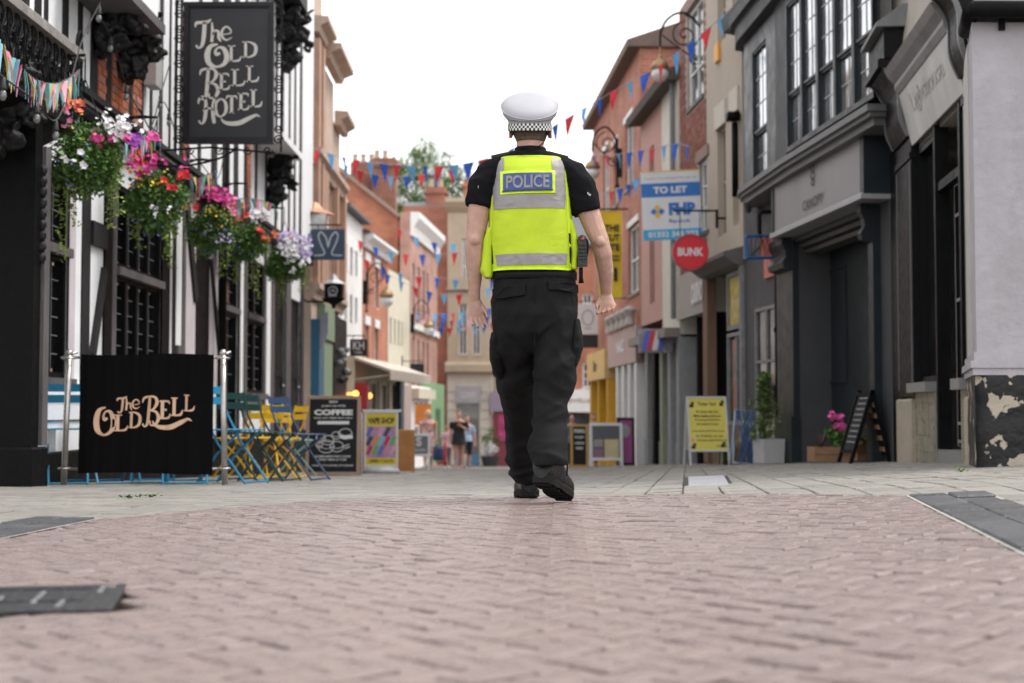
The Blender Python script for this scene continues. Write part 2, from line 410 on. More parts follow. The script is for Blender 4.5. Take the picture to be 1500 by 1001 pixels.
# --- dark sett strips that edge the apron, bricks again outside them
settm = mat('grey_sett', (.05, .052, .056), .5, .2, 12, .5, 50, rnd=.2, attr=True, dirt=.25, dirtcol=(.2, .2, .19))
mort = mat('pale_mortar', (.34, .33, .31), .9, .2, 30)
def strip(name, p, q, wd, side, label_):
    p, q = V((*p, 0)), V((*q, 0)); t = (q-p).normalized(); nn = V((t.y, -t.x, 0))*side; L = (q-p).length
    m = B(); n = 24
    for i in range(n):
        a, b_ = p+t*(L*i/n), p+t*(L*(i+1)/n)
        c = [a-nn*.008, b_-nn*.008, b_+nn*(wd+.008), a+nn*(wd+.008)]
        m.add([(v.x, v.y, gz(v.x, v.y)+.002) for v in c], [(0, 1, 2, 3)])
    base = m.build(name, mort, kind='structure')
    for r in range(2):
        s0 = -.1*r
        while s0 < L:
            l_ = RN.uniform(.2, .3); a0, a1 = max(0, s0)+.004, min(L, s0+l_)-.004; s0 += l_
            if a1-a0 < .03: continue
            w0, w1 = wd*r/2+.003, wd*(r+1)/2-.003
            qd = [p+t*a0+nn*w0, p+t*a1+nn*w0, p+t*a1+nn*w1, p+t*a0+nn*w1]
            if side < 0: qd = qd[::-1]
            P, F = slab_verts([(v.x, v.y) for v in qd], 0, .006); b2 = B(); h_ = RN.gauss(.009, .002)
            b2.add([(v[0], v[1], gz(v[0], v[1])+h_+v[2]) for v in P], F); b2.build('sett', settm, base)
strip('sett_strip', ext(ri0, ri1, .6), ri1, .30, 1, '')
strip('sett_strip', ext(li0, li1, .6), li1, .24, -1, '')

# --- pale pavers beyond
W2, L2 = .20, .30; an = radians(-7); ca2, sa2 = cos(an), sin(an)
pv = []
for j in range(-10, 120):
    for i in range(-40, 40):
        a = (i+.5)*W2; b_ = (j+.5+.5*(i % 2))*L2
        x, y = a*ca2-b_*sa2, a*sa2+b_*ca2+.2
        if y < 1.6 or y > 30 or x < -4.3 or x > 4.6: continue
        if x < -4.0 or x > min(3.75+.1*(y-11.5), 4.1-.085*(y-15.3)) and y > 9: continue
        if inpoly(x*1.12, (y-4)*1.04+4, poly): continue
        pv.append((x, y))
vis2 = sorted([p for p in pv if in_view(*p)], key=lambda t: t[1]); big2 = set(vis2[:300])
gp = .0045
P1, F1 = slab_verts([(-W2/2+gp, -L2/2+gp), (W2/2-gp, -L2/2+gp), (W2/2-gp, L2/2-gp), (-W2/2+gp, L2/2-gp)], 0, .005)
pm_ = bpy.data.meshes.new('paving_slab'); pm_.from_pydata(P1, [], F1); pm_.materials.append(pale)
pl_ = B(); pl_.add([(-5.2, 3, -.0215), (4.4, 3, -.0215), (4.4, 3.01, -.0215), (-5.2, 3.01, -.0215)], [(0, 1, 2, 3)])
slabs = pl_.build('slab_paving', gmat, kind='structure')
rest = B()
for (x, y) in pv:
    dz = RN.gauss(-.0065, .0016); tx, ty = RN.gauss(0, .005)+(gs(y+.1)-gs(y-.1))/.2, RN.gauss(0, .006)-(.05 if .5 < x < 4.2 else 0)
    z = gz(x, y)+dz
    if (x, y) in big2:
        o = link('paving_slab', pm_, slabs); o.location = (x, y, z); o.rotation_euler = (tx, ty, an)
    else:
        rest.add([(x+p[0]*ca2-p[1]*sa2, y+p[0]*sa2+p[1]*ca2, z+p[2]+p[1]*tx-p[0]*ty) for p in P1], F1); rest.a += [RN.random()]*len(F1)
rest.build('paving_slabs', pale, slabs, kind='stuff')

# --- iron manhole, drain slabs
iron = mat('cast_iron', (.022, .023, .025), .45, .3, 14, .5, 60, metal=.2, dirt=.3, dirtcol=(.06, .055, .05))
steel = mat('worn_steel', (.3, .31, .33), .4, .2, 20, .2, 60, metal=.8)
T = Matrix.Translation((hc.x, hc.y, .001)) @ Matrix.Rotation(ha, 4, 'Z')
mh = thing('manhole_cover', 'dark iron inspection cover with pale metal edge strips set in the bricks', 'manhole', (hc.x, hc.y, 0))
b_ = B(T); b_.box(-HWX, HWX, -HWY, HWY, -.03, .0005, .002); b_.build('plate', iron, mh)
b_ = B(T)
for x0, x1, y0, y1 in ((-HWX-.015, -HWX+.01, -HWY-.015, HWY+.015), (HWX-.01, HWX+.015, -HWY-.015, HWY+.015), (-HWX+.01, HWX-.01, HWY-.01, HWY+.015), (-HWX+.01, HWX-.01, -HWY-.015, -HWY+.01)): b_.box(x0, x1, y0, y1, -.03, .003, .002)
b_.build('frame', iron, mh)
for x, y, lx, ly in ((.225, .12, .006, .05), (.10, .0, .006, .09), (.16, -.12, .006, .05), (.02, -.05, .006, .07), (-.14, .1, .006, .06)):
    b_ = B(T); b_.box(x-lx, x+lx, y-ly, y+ly, .001, .006, .002); b_.build('edge_strip', steel, mh)
for yy in (-.05, .16, -.19):
    b_ = B(T); b_.box(-.2, .2, yy-.012, yy+.012, .001, .005, .002); b_.build('rib', iron, mh)
gp0 = atG(1037, 708)
dr = thing('drain_cover', 'pale drain cover of narrow slabs with dark gaps in the paving', 'drain', (gp0.x, gp0.y, gz(gp0.x, gp0.y)))
T = Matrix.Translation((gp0.x, gp0.y, gz(gp0.x, gp0.y))) @ Matrix.Rotation(an, 4, 'Z') @ Matrix.Rotation(-.05, 4, 'Y')
b_ = B(T); b_.box(-.15, .15, -.95, .95, -.02, -.003); b_.build('gully_bed', mat('dark_gap', (.02, .02, .02), .9), dr)
for i in range(4):
    b_ = B(T); b_.box(-.125, .125, -.92+i*.46, -.50+i*.46, -.01, .006, .006); b_.build('slab', mat('drain_stone', (.26, .26, .275), .6, .15, 9, .2), dr)

weedm = mat('weed_green', (.09, .16, .04), .6, .3, 20)
for px, py, lab in ((221, 727, 'tiny green weed in the paving in front of the barrier cloth'), (190, 729, 'tiny green weed nearer the barrier post'), (1018, 707, 'tiny green weed at the edge of the drain cover'), (1408, 690, 'small green weed at the foot of the peeling plinth')):
    p = atG(px, py); rn = random.Random(px); t = thing('weed', lab, 'weed', p, 'weeds in the paving'); b_ = B(Matrix.Translation(p))
    for k in range(26):
        a = rn.uniform(0, 2*pi); l_ = rn.uniform(.015, .04); d = V((cos(a), sin(a), rn.uniform(.1, .7))); o_ = V((rn.gauss(0, .022), rn.gauss(0, .02), 0)); w_ = V((-sin(a), cos(a), 0))*.008; b_.add([o_, o_+d*l_*.5+w_, o_+d*l_, o_+d*l_*.5-w_], [(0, 1, 2, 3)])
    b_.build('leaves', weedm, t); b_ = B(Matrix.Translation(p)); b_.ball((0, 0, .0), .012, 6, 4); b_.build('root', weedm, t)
# ================================================================== helpers for street fronts
def wall(F, b, u0, u1, z0, z1, holes=(), n=0.0, depth=.22, body=0):
    """front face with openings and reveals; body>0 adds side returns and a back so the house has volume"""
    z0 = -1.2 if z0 == 0 else z0      # footings reach below the sloping street
    us = sorted({u0, u1, *[max(u0, min(u1, h[i])) for h in holes for i in (0, 1)]}); zs = sorted({z0, z1, *[max(z0, min(z1, h[i])) for h in holes for i in (2, 3)]})
    for i in range(len(us)-1):
        for j in range(len(zs)-1):
            cu, cz = (us[i]+us[i+1])/2, (zs[j]+zs[j+1])/2
            if any(h[0] < cu < h[1] and h[2] < cz < h[3] for h in holes): continue
            b.add([(us[i], n, zs[j]), (us[i+1], n, zs[j]), (us[i+1], n, zs[j+1]), (us[i], n, zs[j+1])], [(3, 2, 1, 0)])
    for h in holes:
        a, c, e, f = h[:4]; m = n-depth
        for q in ([(a, n, e), (a, m, e), (a, m, f), (a, n, f)], [(c, n, e), (c, n, f), (c, m, f), (c, m, e)], [(a, n, f), (a, m, f), (c, m, f), (c, n, f)], [(a, n, e), (c, n, e), (c, m, e), (a, m, e)]):
            b.add(q, [(0, 1, 2, 3)])
    if body:
        m = n-body
        b.add([(u0, n, z0), (u0, n, z1), (u0, m, z1), (u0, m, z0)], [(0, 1, 2, 3)]); b.add([(u1, n, z0), (u1, m, z0), (u1, m, z1), (u1, n, z1)], [(0, 1, 2, 3)])
        b.add([(u0, m, z0), (u0, m, z1), (u1, m, z1), (u1, m, z0)], [(0, 1, 2, 3)]); b.add([(u0, n, z1), (u1, n, z1), (u1, m, z1), (u0, m, z1)], [(0, 1, 2, 3)])
    return b
def window(F, par, u0, u1, z0, z1, n, fm, gm, cols=1, rows=2, fw=.06, bar=.025, sill=None, sillm=None, single=True, name='window', lead=None, thick=.05, label=None):
    """frame with glazing bars; pane(s), sill and leadwork are its sub-parts"""
    b = F.b(); e = thick/2
    b.box(u0, u0+fw, n-e, n+e, z0, z1); b.box(u1-fw, u1, n-e, n+e, z0, z1); b.box(u0+fw, u1-fw, n-e, n+e, z1-fw, z1); b.box(u0+fw, u1-fw, n-e, n+e, z0, z0+fw)
    iu, iz = u1-u0-2*fw, z1-z0-2*fw
    for i in range(1, cols): c = u0+fw+iu*i/cols; b.box(c-bar/2, c+bar/2, n-e*.8, n+e*.8, z0+fw, z1-fw)
    for j in range(1, rows): c = z0+fw+iz*j/rows; b.box(u0+fw, u1-fw, n-e*.7, n+e*.7, c-bar/2, c+bar/2)
    w_ = b.build(name, fm, par, label=label)
    if single: cells = [(0, cols, 0, rows)]
    else: cells = [(i, i+1, j, j+1) for i in range(cols) for j in range(rows)]
    for (i, i2, j, j2) in cells:
        b = F.b(); k = 0 if single else bar/2
        t = RN.gauss(0, .004) if not single else 0
        a, c, d, f = u0+fw+iu*i/cols+k, u0+fw+iu*i2/cols-k, z0+fw+iz*j/rows+k, z0+fw+iz*j2/rows-k
        b.add([(a, n-.012+t, d), (c, n-.012-t, d), (c, n-.012-t, f), (a, n-.012+t, f), (a, n-.02, d), (c, n-.02, d), (c, n-.02, f), (a, n-.02, f)], [(3, 2, 1, 0), (4, 5, 6, 7), (0, 1, 5, 4), (1, 2, 6, 5), (2, 3, 7, 6), (3, 0, 4, 7)])
        b.build('pane', gm, w_)
    if lead:
        b = F.b(); lc, lr, lm = lead
        for i in range(1, lc): c = u0+fw+iu*i/lc; b.box(c-.0055, c+.0055, n-.010, n-.004, z0+fw, z1-fw)
        for j in range(1, lr): c = z0+fw+iz*j/lr; b.box(u0+fw, u1-fw, n-.009, n-.003, c-.0055, c+.0055)
        b.build('leadwork', lm, w_)
    if sill:
        b = F.b(); b.box(u0-.06, u1+.06, n-.04, n+sill, z0-.07, z0-.002); b.build('sill', sillm or fm, w_)
    return w_
def part(F, par, name, m, u0, u1, n0, n1, z0, z1, label=None):
    b = F.b(); b.box(u0, u1, n0, n1, z0, z1); return b.build(name, m, par, label=label)
def scroll(c, r0, turns, ax, ay, start=0, dirn=1, n=26, shrink=.12):
    """spiral polyline in the plane of ax, ay"""
    P = []
    for i in range(n+1):
        t = i/n; r = r0*(1-t)+r0*shrink*t; a = start+dirn*2*pi*turns*t
        P.append(V(c)+V(ax)*(r*cos(a))+V(ay)*(r*sin(a)))
    return P

# ------------------------------------------------------------------ ornate hotel lettering drawn with pen strokes
def st(*p): return ('s', p)
def ln(*p): return ('l', p)
STEM = ln((.15, 1, .17), (.15, 0, .17))
GL = {
 'T': [st((-.08, .74, .05), (-.04, .88, .12), (.12, .9, .12), (.4, .92, .13), (.56, 1.02, .05)), st((.3, .92, .16), (.28, .5, .17), (.22, .14, .14), (.08, 0, .07), (-.04, .1, .1))],
 'h': [st((.1, 1, .08), (.13, .5, .15), (.1, 0, .15)), st((.12, .35, .06), (.25, .58, .1), (.4, .5, .14), (.42, .2, .15), (.52, .02, .05))],
 'e': [st((.08, .4, .07), (.48, .5, .08), (.46, .8, .13), (.26, .98, .12), (.08, .66, .18), (.1, .22, .18), (.3, 0, .12), (.56, .2, .05))],
 'O': [st((.5, .99, .07), (.18, .88, .19), (.06, .5, .26), (.16, .12, .22), (.48, -.02, .1), (.8, .14, .19), (.88, .48, .23), (.74, .8, .17), (.52, .84, .08), (.4, .68, .12), (.46, .54, .16), (.6, .6, .09))],
 'L': [STEM, ln((0, .97, .07), (.32, .97, .07)), st((.0, .04, .07), (.3, .04, .1), (.5, .1, .13), (.58, .34, .04))],
 'D': [STEM, st((0, .96, .07), (.28, .97, .08), (.54, .8, .17), (.6, .5, .21), (.52, .18, .17), (.28, .03, .08), (0, .04, .07))],
 'B': [st((.3, 1.0, .14), (.26, .5, .18), (.2, .1, .16), (.04, -.02, .08), (-.08, .08, .1)), st((-.1, .78, .05), (-.02, .94, .12), (.3, .99, .1), (.58, .96, .12), (.68, .78, .18), (.52, .58, .1), (.28, .52, .06)), st((.3, .52, .06), (.62, .48, .12), (.78, .28, .19), (.62, .05, .12), (.38, .04, .08), (.34, .18, .1))],
 'E': [STEM, st((0, .96, .07), (.3, .96, .09), (.46, .93, .1), (.5, .8, .04)), st((.15, .5, .07), (.36, .5, .11)), st((0, .04, .07), (.3, .04, .09), (.48, .1, .12), (.54, .3, .04))],
 'H': [st((-.12, .72, .05), (-.06, .9, .11), (.1, .98, .1), (.22, .86, .13), (.24, .5, .17), (.18, .12, .15), (.04, -.02, .07), (-.08, .1, .1)), st((.66, 1.0, .08), (.58, .7, .15), (.58, .3, .17), (.64, 0, .15)), st((.1, .46, .05), (.3, .56, .1), (.6, .5, .07))],
 't': [ln((.3, .95, .17), (.3, 0, .17)), st((0, .8, .05), (.06, .95, .1), (.3, .95, .09), (.54, .95, .1), (.6, .8, .05)), ln((.16, .03, .07), (.44, .03, .07))],
 'o': [st((.34, 1, .08), (.1, .78, .16), (.06, .48, .19), (.14, .14, .16), (.36, 0, .08), (.58, .2, .16), (.64, .52, .19), (.55, .86, .15), (.34, 1, .08))],
 '~': [st((-.02, .62, .05), (.03, .3, .2), (.18, .08, .34), (.45, .12, .42), (.72, .55, .36), (.9, .82, .22), (1, .66, .06))],
}
def glyphs(b, items, X, Z, s, y0, y1):
    """items: (glyph, x0, x1, ytop, ybottom) in drawing units; X,Z,s map them onto the board (y grows down)"""
    for ch, x0, x1, yt, yb in items:
        S = GL[ch]; allx = [p[0] for k, P in S for p in P]; mn, mx = min(allx), max(allx)
        kx = (x1-x0)/(mx-mn); ky = yb-yt; kw = min(abs(kx), ky) if ch != '~' else ky
        for kind_, P in S:
            Q = crom(P, 6) if kind_ == 's' else P
            b.ribbon([((x0+(p[0]-mn)*kx-X)*s, (Z-(yb-p[1]*ky))*s, p[2]*kw*s) for p in Q], y0, y1)
OLD_BELL_SIGN = [('T', 285, 362, 95, 235), ('h', 366, 412, 108, 205), ('e', 416, 465, 128, 195), ('O', 345, 440, 215, 325), ('L', 445, 510, 222, 302), ('D', 515, 582, 202, 282),
    ('B', 310, 400, 335, 485), ('E', 400, 455, 358, 442), ('L', 462, 530, 338, 422), ('L', 535, 597, 322, 402),
    ('H', 303, 385, 472, 605), ('o', 387, 440, 484, 572), ('t', 440, 492, 468, 557), ('E', 496, 551, 455, 541), ('L', 556, 614, 438, 526), ('~', 415, 605, 555, 610)]
OLD_BELL_CLOTH = [('T', 578, 624, 428, 508), ('h', 622, 652, 434, 495), ('e', 655, 689, 442, 487), ('O', 480, 564, 478, 612), ('L', 566, 632, 516, 597), ('D', 636, 692, 503, 582),
    ('B', 703, 782, 428, 572), ('E', 784, 838, 448, 538), ('L', 842, 897, 434, 522), ('L', 902, 957, 419, 498), ('~', 755, 945, 525, 582)]

# ================================================================== LEFT: THE TIMBER-FRAMED HOTEL
black = mat('black_paint', (.006, .0062, .007), .5, .3, 10, .15, 40, dirt=.12, dirtcol=(.02, .02, .02), spec=.08)
tim = mat('dark_timber', (.022, .021, .023), .6, .35, 8, .5, 30, stretch=(1, 1, .25), dirt=.3, dirtcol=(.07, .065, .065), spec=.25)
timg = mat('worn_grey_timber', (.105, .095, .097), .7, .25, 8, .5, 30, stretch=(1, 1, .25), dirt=.3, dirtcol=(.07, .065, .065))
render_w = mat('white_limewash', (.86, .87, .89), .85, .05, 3, .2, 25, dirt=.22, dirtcol=(.42, .41, .42))
lilac = mat('pale_lilac_render', (.60, .54, .575), .85, .08, 3, .2, 25, dirt=.2, dirtcol=(.36, .32, .32))
glass_d = glassmat('dark_window_glass', (.006, .0065, .008), .08)
leadm = mat('lead_came', (.13, .135, .145), .6, .2, 20)
ibrick = mat('infill_brick', (.36, .13, .075), .85, .2, 12, .5, 60, rnd=.22, dirt=.25, dirtcol=(.12, .08, .07))
imort = mat('infill_mortar', (.32, .27, .23), .95, .2, 20, .3)
HO = Fac((-3.935, 10), (-3.835, 27.0), 'L', gs(13))
U = lambda x, y=450, n=0: HO.u(x, y, n)
hotel = thing('timber_framed_hotel', 'black and white timber framed hotel with tall dark windows and carved brackets', 'building', HO.w(0, 0, 0))
W1 = (U(53), U(98), .93, 2.72); W2_ = (U(169), U(235), .93, 2.9); W3 = (U(327), U(348), .3, 2.9); W4 = (U(361), U(386), .9, 2.9); W5 = (U(401), U(418), .05, 2.9); W6 = (U(425), U(440), .05, 2.6)
b_ = HO.b(); wall(HO, b_, .95, U(444), 0, 3.4, [W1, W2_, W3, W4, W5, W6], 0, .12, 0)
wall(HO, b_, .95, U(446), 3.4, 10.5, [], .14, .1, 5)
b_.build('wall', render_w, hotel)
for (wd, c, r) in ((W1, 2, 1), (W2_, 4, 1), (W3, 1, 1), (W4, 2, 1)):
    u0, u1, z0, z1 = wd; zt = 2.03
    window(HO, hotel, u0, u1, z0, zt-.035, -.06, black, glass_d, c, 1, .05, .07, single=False, lead=(c*2, 6, leadm), thick=.09)
    window(HO, hotel, u0, u1, zt+.035, z1, -.06, black, glass_d, c, 1, .05, .07, single=False, lead=(c*2, 4, leadm), thick=.09)
    part(HO, hotel, 'transom', timg, u0-.02, u1+.02, -.08, .05, zt-.04, zt+.04)
    part(HO, hotel, 'window_sill', timg, u0-.03, u1+.03, -.03, .09, z0-.09, z0-.005)
for wd in (W5, W6):
    u0, u1, z0, z1 = wd
    b_ = HO.b(); b_.box(u0, u1, -.1, -.05, z0, z1); d_ = b_.build('door', black, hotel)
    for zz in (.25, 1.2):
        part(HO, d_, 'door_panel', black, u0+.15, u1-.15, -.045, -.02, zz, zz+.75)
    b_ = HO.b(); b_.ball(HO.T.inverted() @ HO.w(u1-.1, -.01, 1.05), .03); b_.build('door_handle', steel, d_)
# posts of the ground floor (each timber a piece of its own)
for x0, x1, m_, pr in ((98, 100, tim, .03), (118, 129, tim, .05), (150, 161, black, .06), (161, 168, timg, .05), (235, 246, black, .06), (252, 256, tim, .04), (266, 270, timg, .05), (285, 304, black, .06), (318, 326, black, .05), (348, 351, tim, .04), (357, 361, timg, .05), (386, 389, timg, .05), (397, 401, timg, .05), (418, 425, timg, .06), (440, 444, tim, .05)):
    part(HO, hotel, 'timber_post', m_, U(x0), U(x1), -.1, pr*.35, -.9, 3.36)
part(HO, hotel, 'lilac_panel', lilac, U(270), U(285), -.02, .012, .9, 3.3); part(HO, hotel, 'lilac_panel', lilac, U(99), U(108), -.02, .012, .9, 3.3); part(HO, hotel, 'lilac_panel', lilac, U(305), U(318), -.02, .01, .9, 3.3)
def brace(x0, y0, x1, y1, w_=.1, m_=tim, n=0):
    a = HO.uz(x0, y0, n); c = HO.uz(x1, y1, n); b = HO.b(); b.beam((a[0], n+.01, a[1]), (c[0], n+.01, c[1]), w_, .07, (0, 1, 0)); b.build('timber_brace', m_, hotel)
brace(150, 395, 132, 520); brace(306, 380, 319, 520, .07); brace(271, 300, 284, 440, .16)
part(HO, hotel, 'timber_rail', tim, U(129), U(150), -.02, .045, HO.z(140, 362), HO.z(140, 327))
part(HO, hotel, 'timber_rail', timg, U(256), U(266), -.02, .045, 1.25, 1.4)
# stall riser: white boards with ledges, black plinth
for z0, z1, pr in ((.30, .56, .03), (.57, .74, .05), (.75, .86, .075)): part(HO, hotel, 'riser_board', render_w, U(52), U(118), -.02, pr, z0, z1)
part(HO, hotel, 'plinth', black, U(45), U(444), -.05, .09, -.9, .29)
# bressummer beam and upper framing, slightly jettied
zb0, zb1 = HO.z(121, 158, .14), HO.z(121, 130, .14)
b_ = HO.b(); b_.box(.95, U(446), -.1, .16, zb0, zb1-.06); b_.box(.95, U(446), -.1, .20, zb1-.06, zb1); b_.build('bressummer_beam', tim, hotel)
part(HO, hotel, 'gutter_board', timg, .95, U(446), .16, .175, zb0+.04, zb1-.1)
def up(x0, x1, m_=tim, n=.14, pr=.012, y=150, z0=None, z1=10.4, nm='timber_stud'):
    part(HO, hotel, nm, m_, HO.u(x0, y, n), HO.u(x1, y, n), n-.02, n+pr, z0 or zb1+.005, z1)
for x0, x1 in ((62, 67), (89, 97), (112, 118), (131, 141), (153, 161), (186, 192), (206, 209), (219, 222), (233, 237), (247, 249), (255, 258), (263, 266), (290, 294), (310, 318), (343, 349), (358, 361), (374, 377), (389, 391), (403, 406), (413, 415), (423, 425), (431, 433), (439, 442)): up(x0, x1)
for xx, ww in ((12, .12), (30, .12), (48, .12)): up(xx, xx+9, z0=3.45)
# brick infill between studs: each brick a piece
bm_i = {}
def infill(x0, x1, z0, z1, n=.14):
    u0, u1 = HO.u(x0, 120, n), HO.u(x1, 120, n)
    base = part(HO, hotel, 'brick_infill', imort, u0, u1, n-.02, n+.012, z0, z1)
    L_, H_ = .215, .065; r = 0; z = z0+.01
    while z+H_ < z1:
        a = u0-(L_/2 if r % 2 else 0)
        while a < u1:
            c0, c1 = max(a, u0)+.005, min(a+L_, u1)-.005
            if c1-c0 > .03:
                b = HO.b(); b.box(c0, c1, n, n+.024+RN.uniform(-.004, .004), z, z+H_); b.build('brick', ibrick, base)
            a += L_+.01
        z += H_+.01; r += 1
infill(141, 153, zb1+.01, 4.75); infill(161, 186, zb1+.01, 5.0); infill(192, 205, zb1+.01, 4.6); infill(266, 276, zb1+.01, 5.2); infill(361, 367, zb1+.01, 5.5)
# oriel sills on carved brackets
carve = mat('black_carved_oak', (.008, .008, .009), .45, .4, 9, .9, 22, dirt=.15, dirtcol=(.04, .04, .04), spec=.3)
def corbel(px, py, n0, h, wd=.34, out=.4):
    u, z = HO.uz(px, py, n0+out*.5); b = HO.b(); P = []
    for i in range(9):
        t = i/8; zz = z+h*(t-.5); o_ = out*(.35+.65*t**1.3)*(1+.12*sin(t*14)); ww = wd*(.7+.3*sin(t*pi*.8+.4))*(1+.10*sin(t*23))
        P.append([(u+ww/2*cos(a)*(.8+.2*cos(3*a+t*9)), n0+o_*(.5+.5*sin(a)), zz+.03*sin(4*a+t*7)) for a in [2*pi*k/14 for k in range(14)]])
    b.loft(P); b.ball((u, n0+out*.7, z+h*.36), wd*.40, 10, 7); b.ball((u, n0+out*.75, z+h*.08), wd*.34, 10, 7, 1, 1, 1.3); b.ball((u, n0+out*.45, z-h*.28), wd*.36, 10, 7, 1, 1, 1.2)
    b.tube(scroll((u, n0+out*.9, z-h*.12), .09, 1.4, (0, 1, 0), (0, 0, 1)), .022, 6)
    remesh(b, 'carved_bracket', carve, hotel, .016, 2, lambda p, n: .035*noise.noise(p*9)+.022*noise.noise(p*21)+.02*sin(p.z*38+5*noise.noise(p*5)))
corbel(171, 30, .14, .62); corbel(203, 68, .14, .62); corbel(435, 60, .14, 1.0, .3, .45); corbel(412, 265, .14, .75, .3, .42); corbel(18, 160, 0, .7, .3, .4); corbel(424, 25, .14, .7, .26, .4)
zc = HO.z(195, 32, .4)
b_ = HO.b(); b_.box(HO.u(150, 20, .5), HO.u(222, 20, .5), .14, .56, zc+.05, zc+1.9); b_.build('oriel_bay', render_w, hotel)
part(HO, hotel, 'oriel_sill', timg, HO.u(146, 20, .5), HO.u(224, 20, .5), .14, .62, zc-.04, zc+.05)
zc2 = HO.z(412, 222, .4); part(HO, hotel, 'oriel_sill', render_w, HO.u(395, 222, .4), HO.u(425, 222, .4), .14, .6, zc2, zc2+.1)
zc3 = HO.z(430, 8, .4)
b_ = HO.b(); b_.box(HO.u(404, 10, .5), HO.u(446, 10, .5), .14, .55, zc3, 10.3); b_.build('oriel_bay', tim, hotel)
# rainwater pipe
dpx = HO.u(337, 250, .2)
b_ = HO.b(); b_.tube([(dpx, .12, .1), (dpx, .12, 8.5)], .05, 10); b_.build('downpipe', black, hotel, smooth=True)
b_ = HO.b(); b_.box(dpx-.2, dpx+.2, .1, .155, 2.6, 8); b_.build('pilaster_board', black, hotel)
# small alarm box
u0, z0 = HO.uz(219, 100, .2); b_ = HO.b(); b_.box(u0-.13, u0+.13, .18, .3, z0-.2, z0+.13); b_.prism([(u0-.15, z0+.13), (u0+.15, z0+.13), (u0, z0+.24)], .16, .32); b_.build('alarm_box', mat('alarm_grey', (.4, .39, .38), .6), hotel)

# --- porch pillar, its plinth, and the iron balcony
porch = thing('hotel_porch', 'black wooden porch pillar with an ornate iron balcony above, at the street corner', 'porch', (-3.9, 11.0, gs(10.8)))
PT = Matrix.Translation((atY(45, 676, 10.8).x, 10.8, gs(10.8)))
b_ = B(PT); b_.box(-2.2, 0, .0, .16, .29, 2.78); b_.build('pillar', black, porch)
b_ = B(PT); b_.box(-2.25, .03, -.06, .3, -.1, .29, .015); b_.build('pillar_plinth', black, porch)
b_ = B(PT); b_.box(-.2, .025, .17, .30, .3, 2.62); b_.build('pilaster', timg, porch)
b_ = B(PT)
for i in range(9): b_.ball((.0, .15, 1.75+i*.085), .045, 8, 5, 1, .6, 1.1)
b_.build('carved_drop', carve, porch, smooth=True)
bx0 = atY(111, 84, 11.6); n_b = .62
Pf = Fac((bx0.x-.05, bx0.y-6), (bx0.x, bx0.y), 'L', 0); Lb = Pf.len
zr = bx0.z
b_ = Pf.b(); b_.box(0, Lb+.05, -.9, .06, zr-.02, zr+.07, .02); b_.build('balcony_rail', mat('weathered_rail', (.25, .235, .22), .7, .3, 8, .5, 30, dirt=.4, dirtcol=(.08, .07, .07)), porch)
b_ = Pf.b(); b_.box(0, Lb+.03, -.9, .03, zr-.62, zr-.54); b_.prof([(-.9, zr-.62), (-.02, zr-.62), (-.5, zr-.86), (-.9, zr-.95)], 0, Lb); b_.build('balcony_floor', black, porch)
ironw = mat('wrought_iron', (.007, .0073, .008), .45, .3, 20, .2, spec=.2)
b_ = Pf.b(); u = .05; kx = 0
while u < Lb:
    for zz, rr in ((zr-.12, .075), (zr-.28, .085), (zr-.44, .075)):
        b_.tube(scroll((u+.07, 0, zz), rr, 1.5, (1, 0, 0), (0, 0, 1), RN.random()*6, 1 if kx % 2 else -1, 16), .009, 5)
    b_.tube(crom([(u, 0, zr-.54), (u+.05, .02, zr-.42), (u-.03, .02, zr-.25), (u+.04, .02, zr-.1), (u, 0, zr-.02)], 4), .009, 5)
    b_.box(u+.15, u+.165, -.008, .008, zr-.54, zr-.02); u += .17; kx += 1
b_.build('iron_scrollwork', ironw, porch)
b_ = Pf.b(); b_.tube(crom([(Lb, 0, zr-.5), (Lb+.02, 0, zr-.1), (Lb+.03, 0, zr+.14), (Lb+.1, 0, zr+.24), (Lb+.16, 0, zr+.1), (Lb+.14, 0, zr-.12)], 5), .014, 6); b_.tube(scroll((Lb+.12, 0, zr-.2), .08, 1.3, (1, 0, 0), (0, 0, 1)), .012, 6); b_.build('iron_finial', ironw, porch)

# --- the hanging hotel sign
signb = mat('sign_black', (.012, .0135, .017), .5, .15, 6, .05, 30)
signf = mat('sign_frame', (.009, .010, .012), .4, .2, 10, spec=.3)
silver = mat('aged_silver_leaf', (.55, .53, .49), .45, .12, 30)
s_ = .94/430; SY = 15.0; sc0 = atY(335, 106.5, SY)
sg = thing('hotel_hanging_sign', 'large dark hanging sign with silver lettering The Old Bell Hotel in an iron scroll bracket', 'sign', sc0)
T = Matrix.Translation(sc0)
b_ = B(T); b_.box(-.45, .45, 0, .04, -.73, .73); bd = b_.build('board', signb, sg)
b_ = B(T)
for x0, x1, z0, z1 in ((-.48, -.43, -.76, .76), (.43, .48, -.76, .76), (-.43, .43, .71, .76), (-.43, .43, -.76, -.71)): b_.box(x0, x1, -.025, .065, z0, z1, .008)
for x0, x1, z0, z1 in ((-.43, -.415, -.71, .71), (.415, .43, -.71, .71), (-.415, .415, .695, .71), (-.415, .415, -.71, -.695)): b_.box(x0, x1, -.012, .05, z0, z1)
b_.build('frame', signf, sg)
b_ = B(T); glyphs(b_, OLD_BELL_SIGN, 450, 355, s_, 0, -.004); b_.build('lettering', silver, bd)
b_ = B(T)
for sx in (-1, 1):
    xb = sx*.53
    b_.tube([(xb+sx*.03, .02, -.85), (xb+sx*.03, .02, .95)], .011, 6)
    for i in range(7):
        zz = -.72+i*.27
        b_.tube(scroll((xb, .02, zz), .055, 1.5, (sx, 0, 0), (0, 0, 1), 0, 1), .009, 5); b_.tube(scroll((xb, .02, zz+.12), .05, 1.5, (sx, 0, 0), (0, 0, -1), 0, 1), .009, 5)
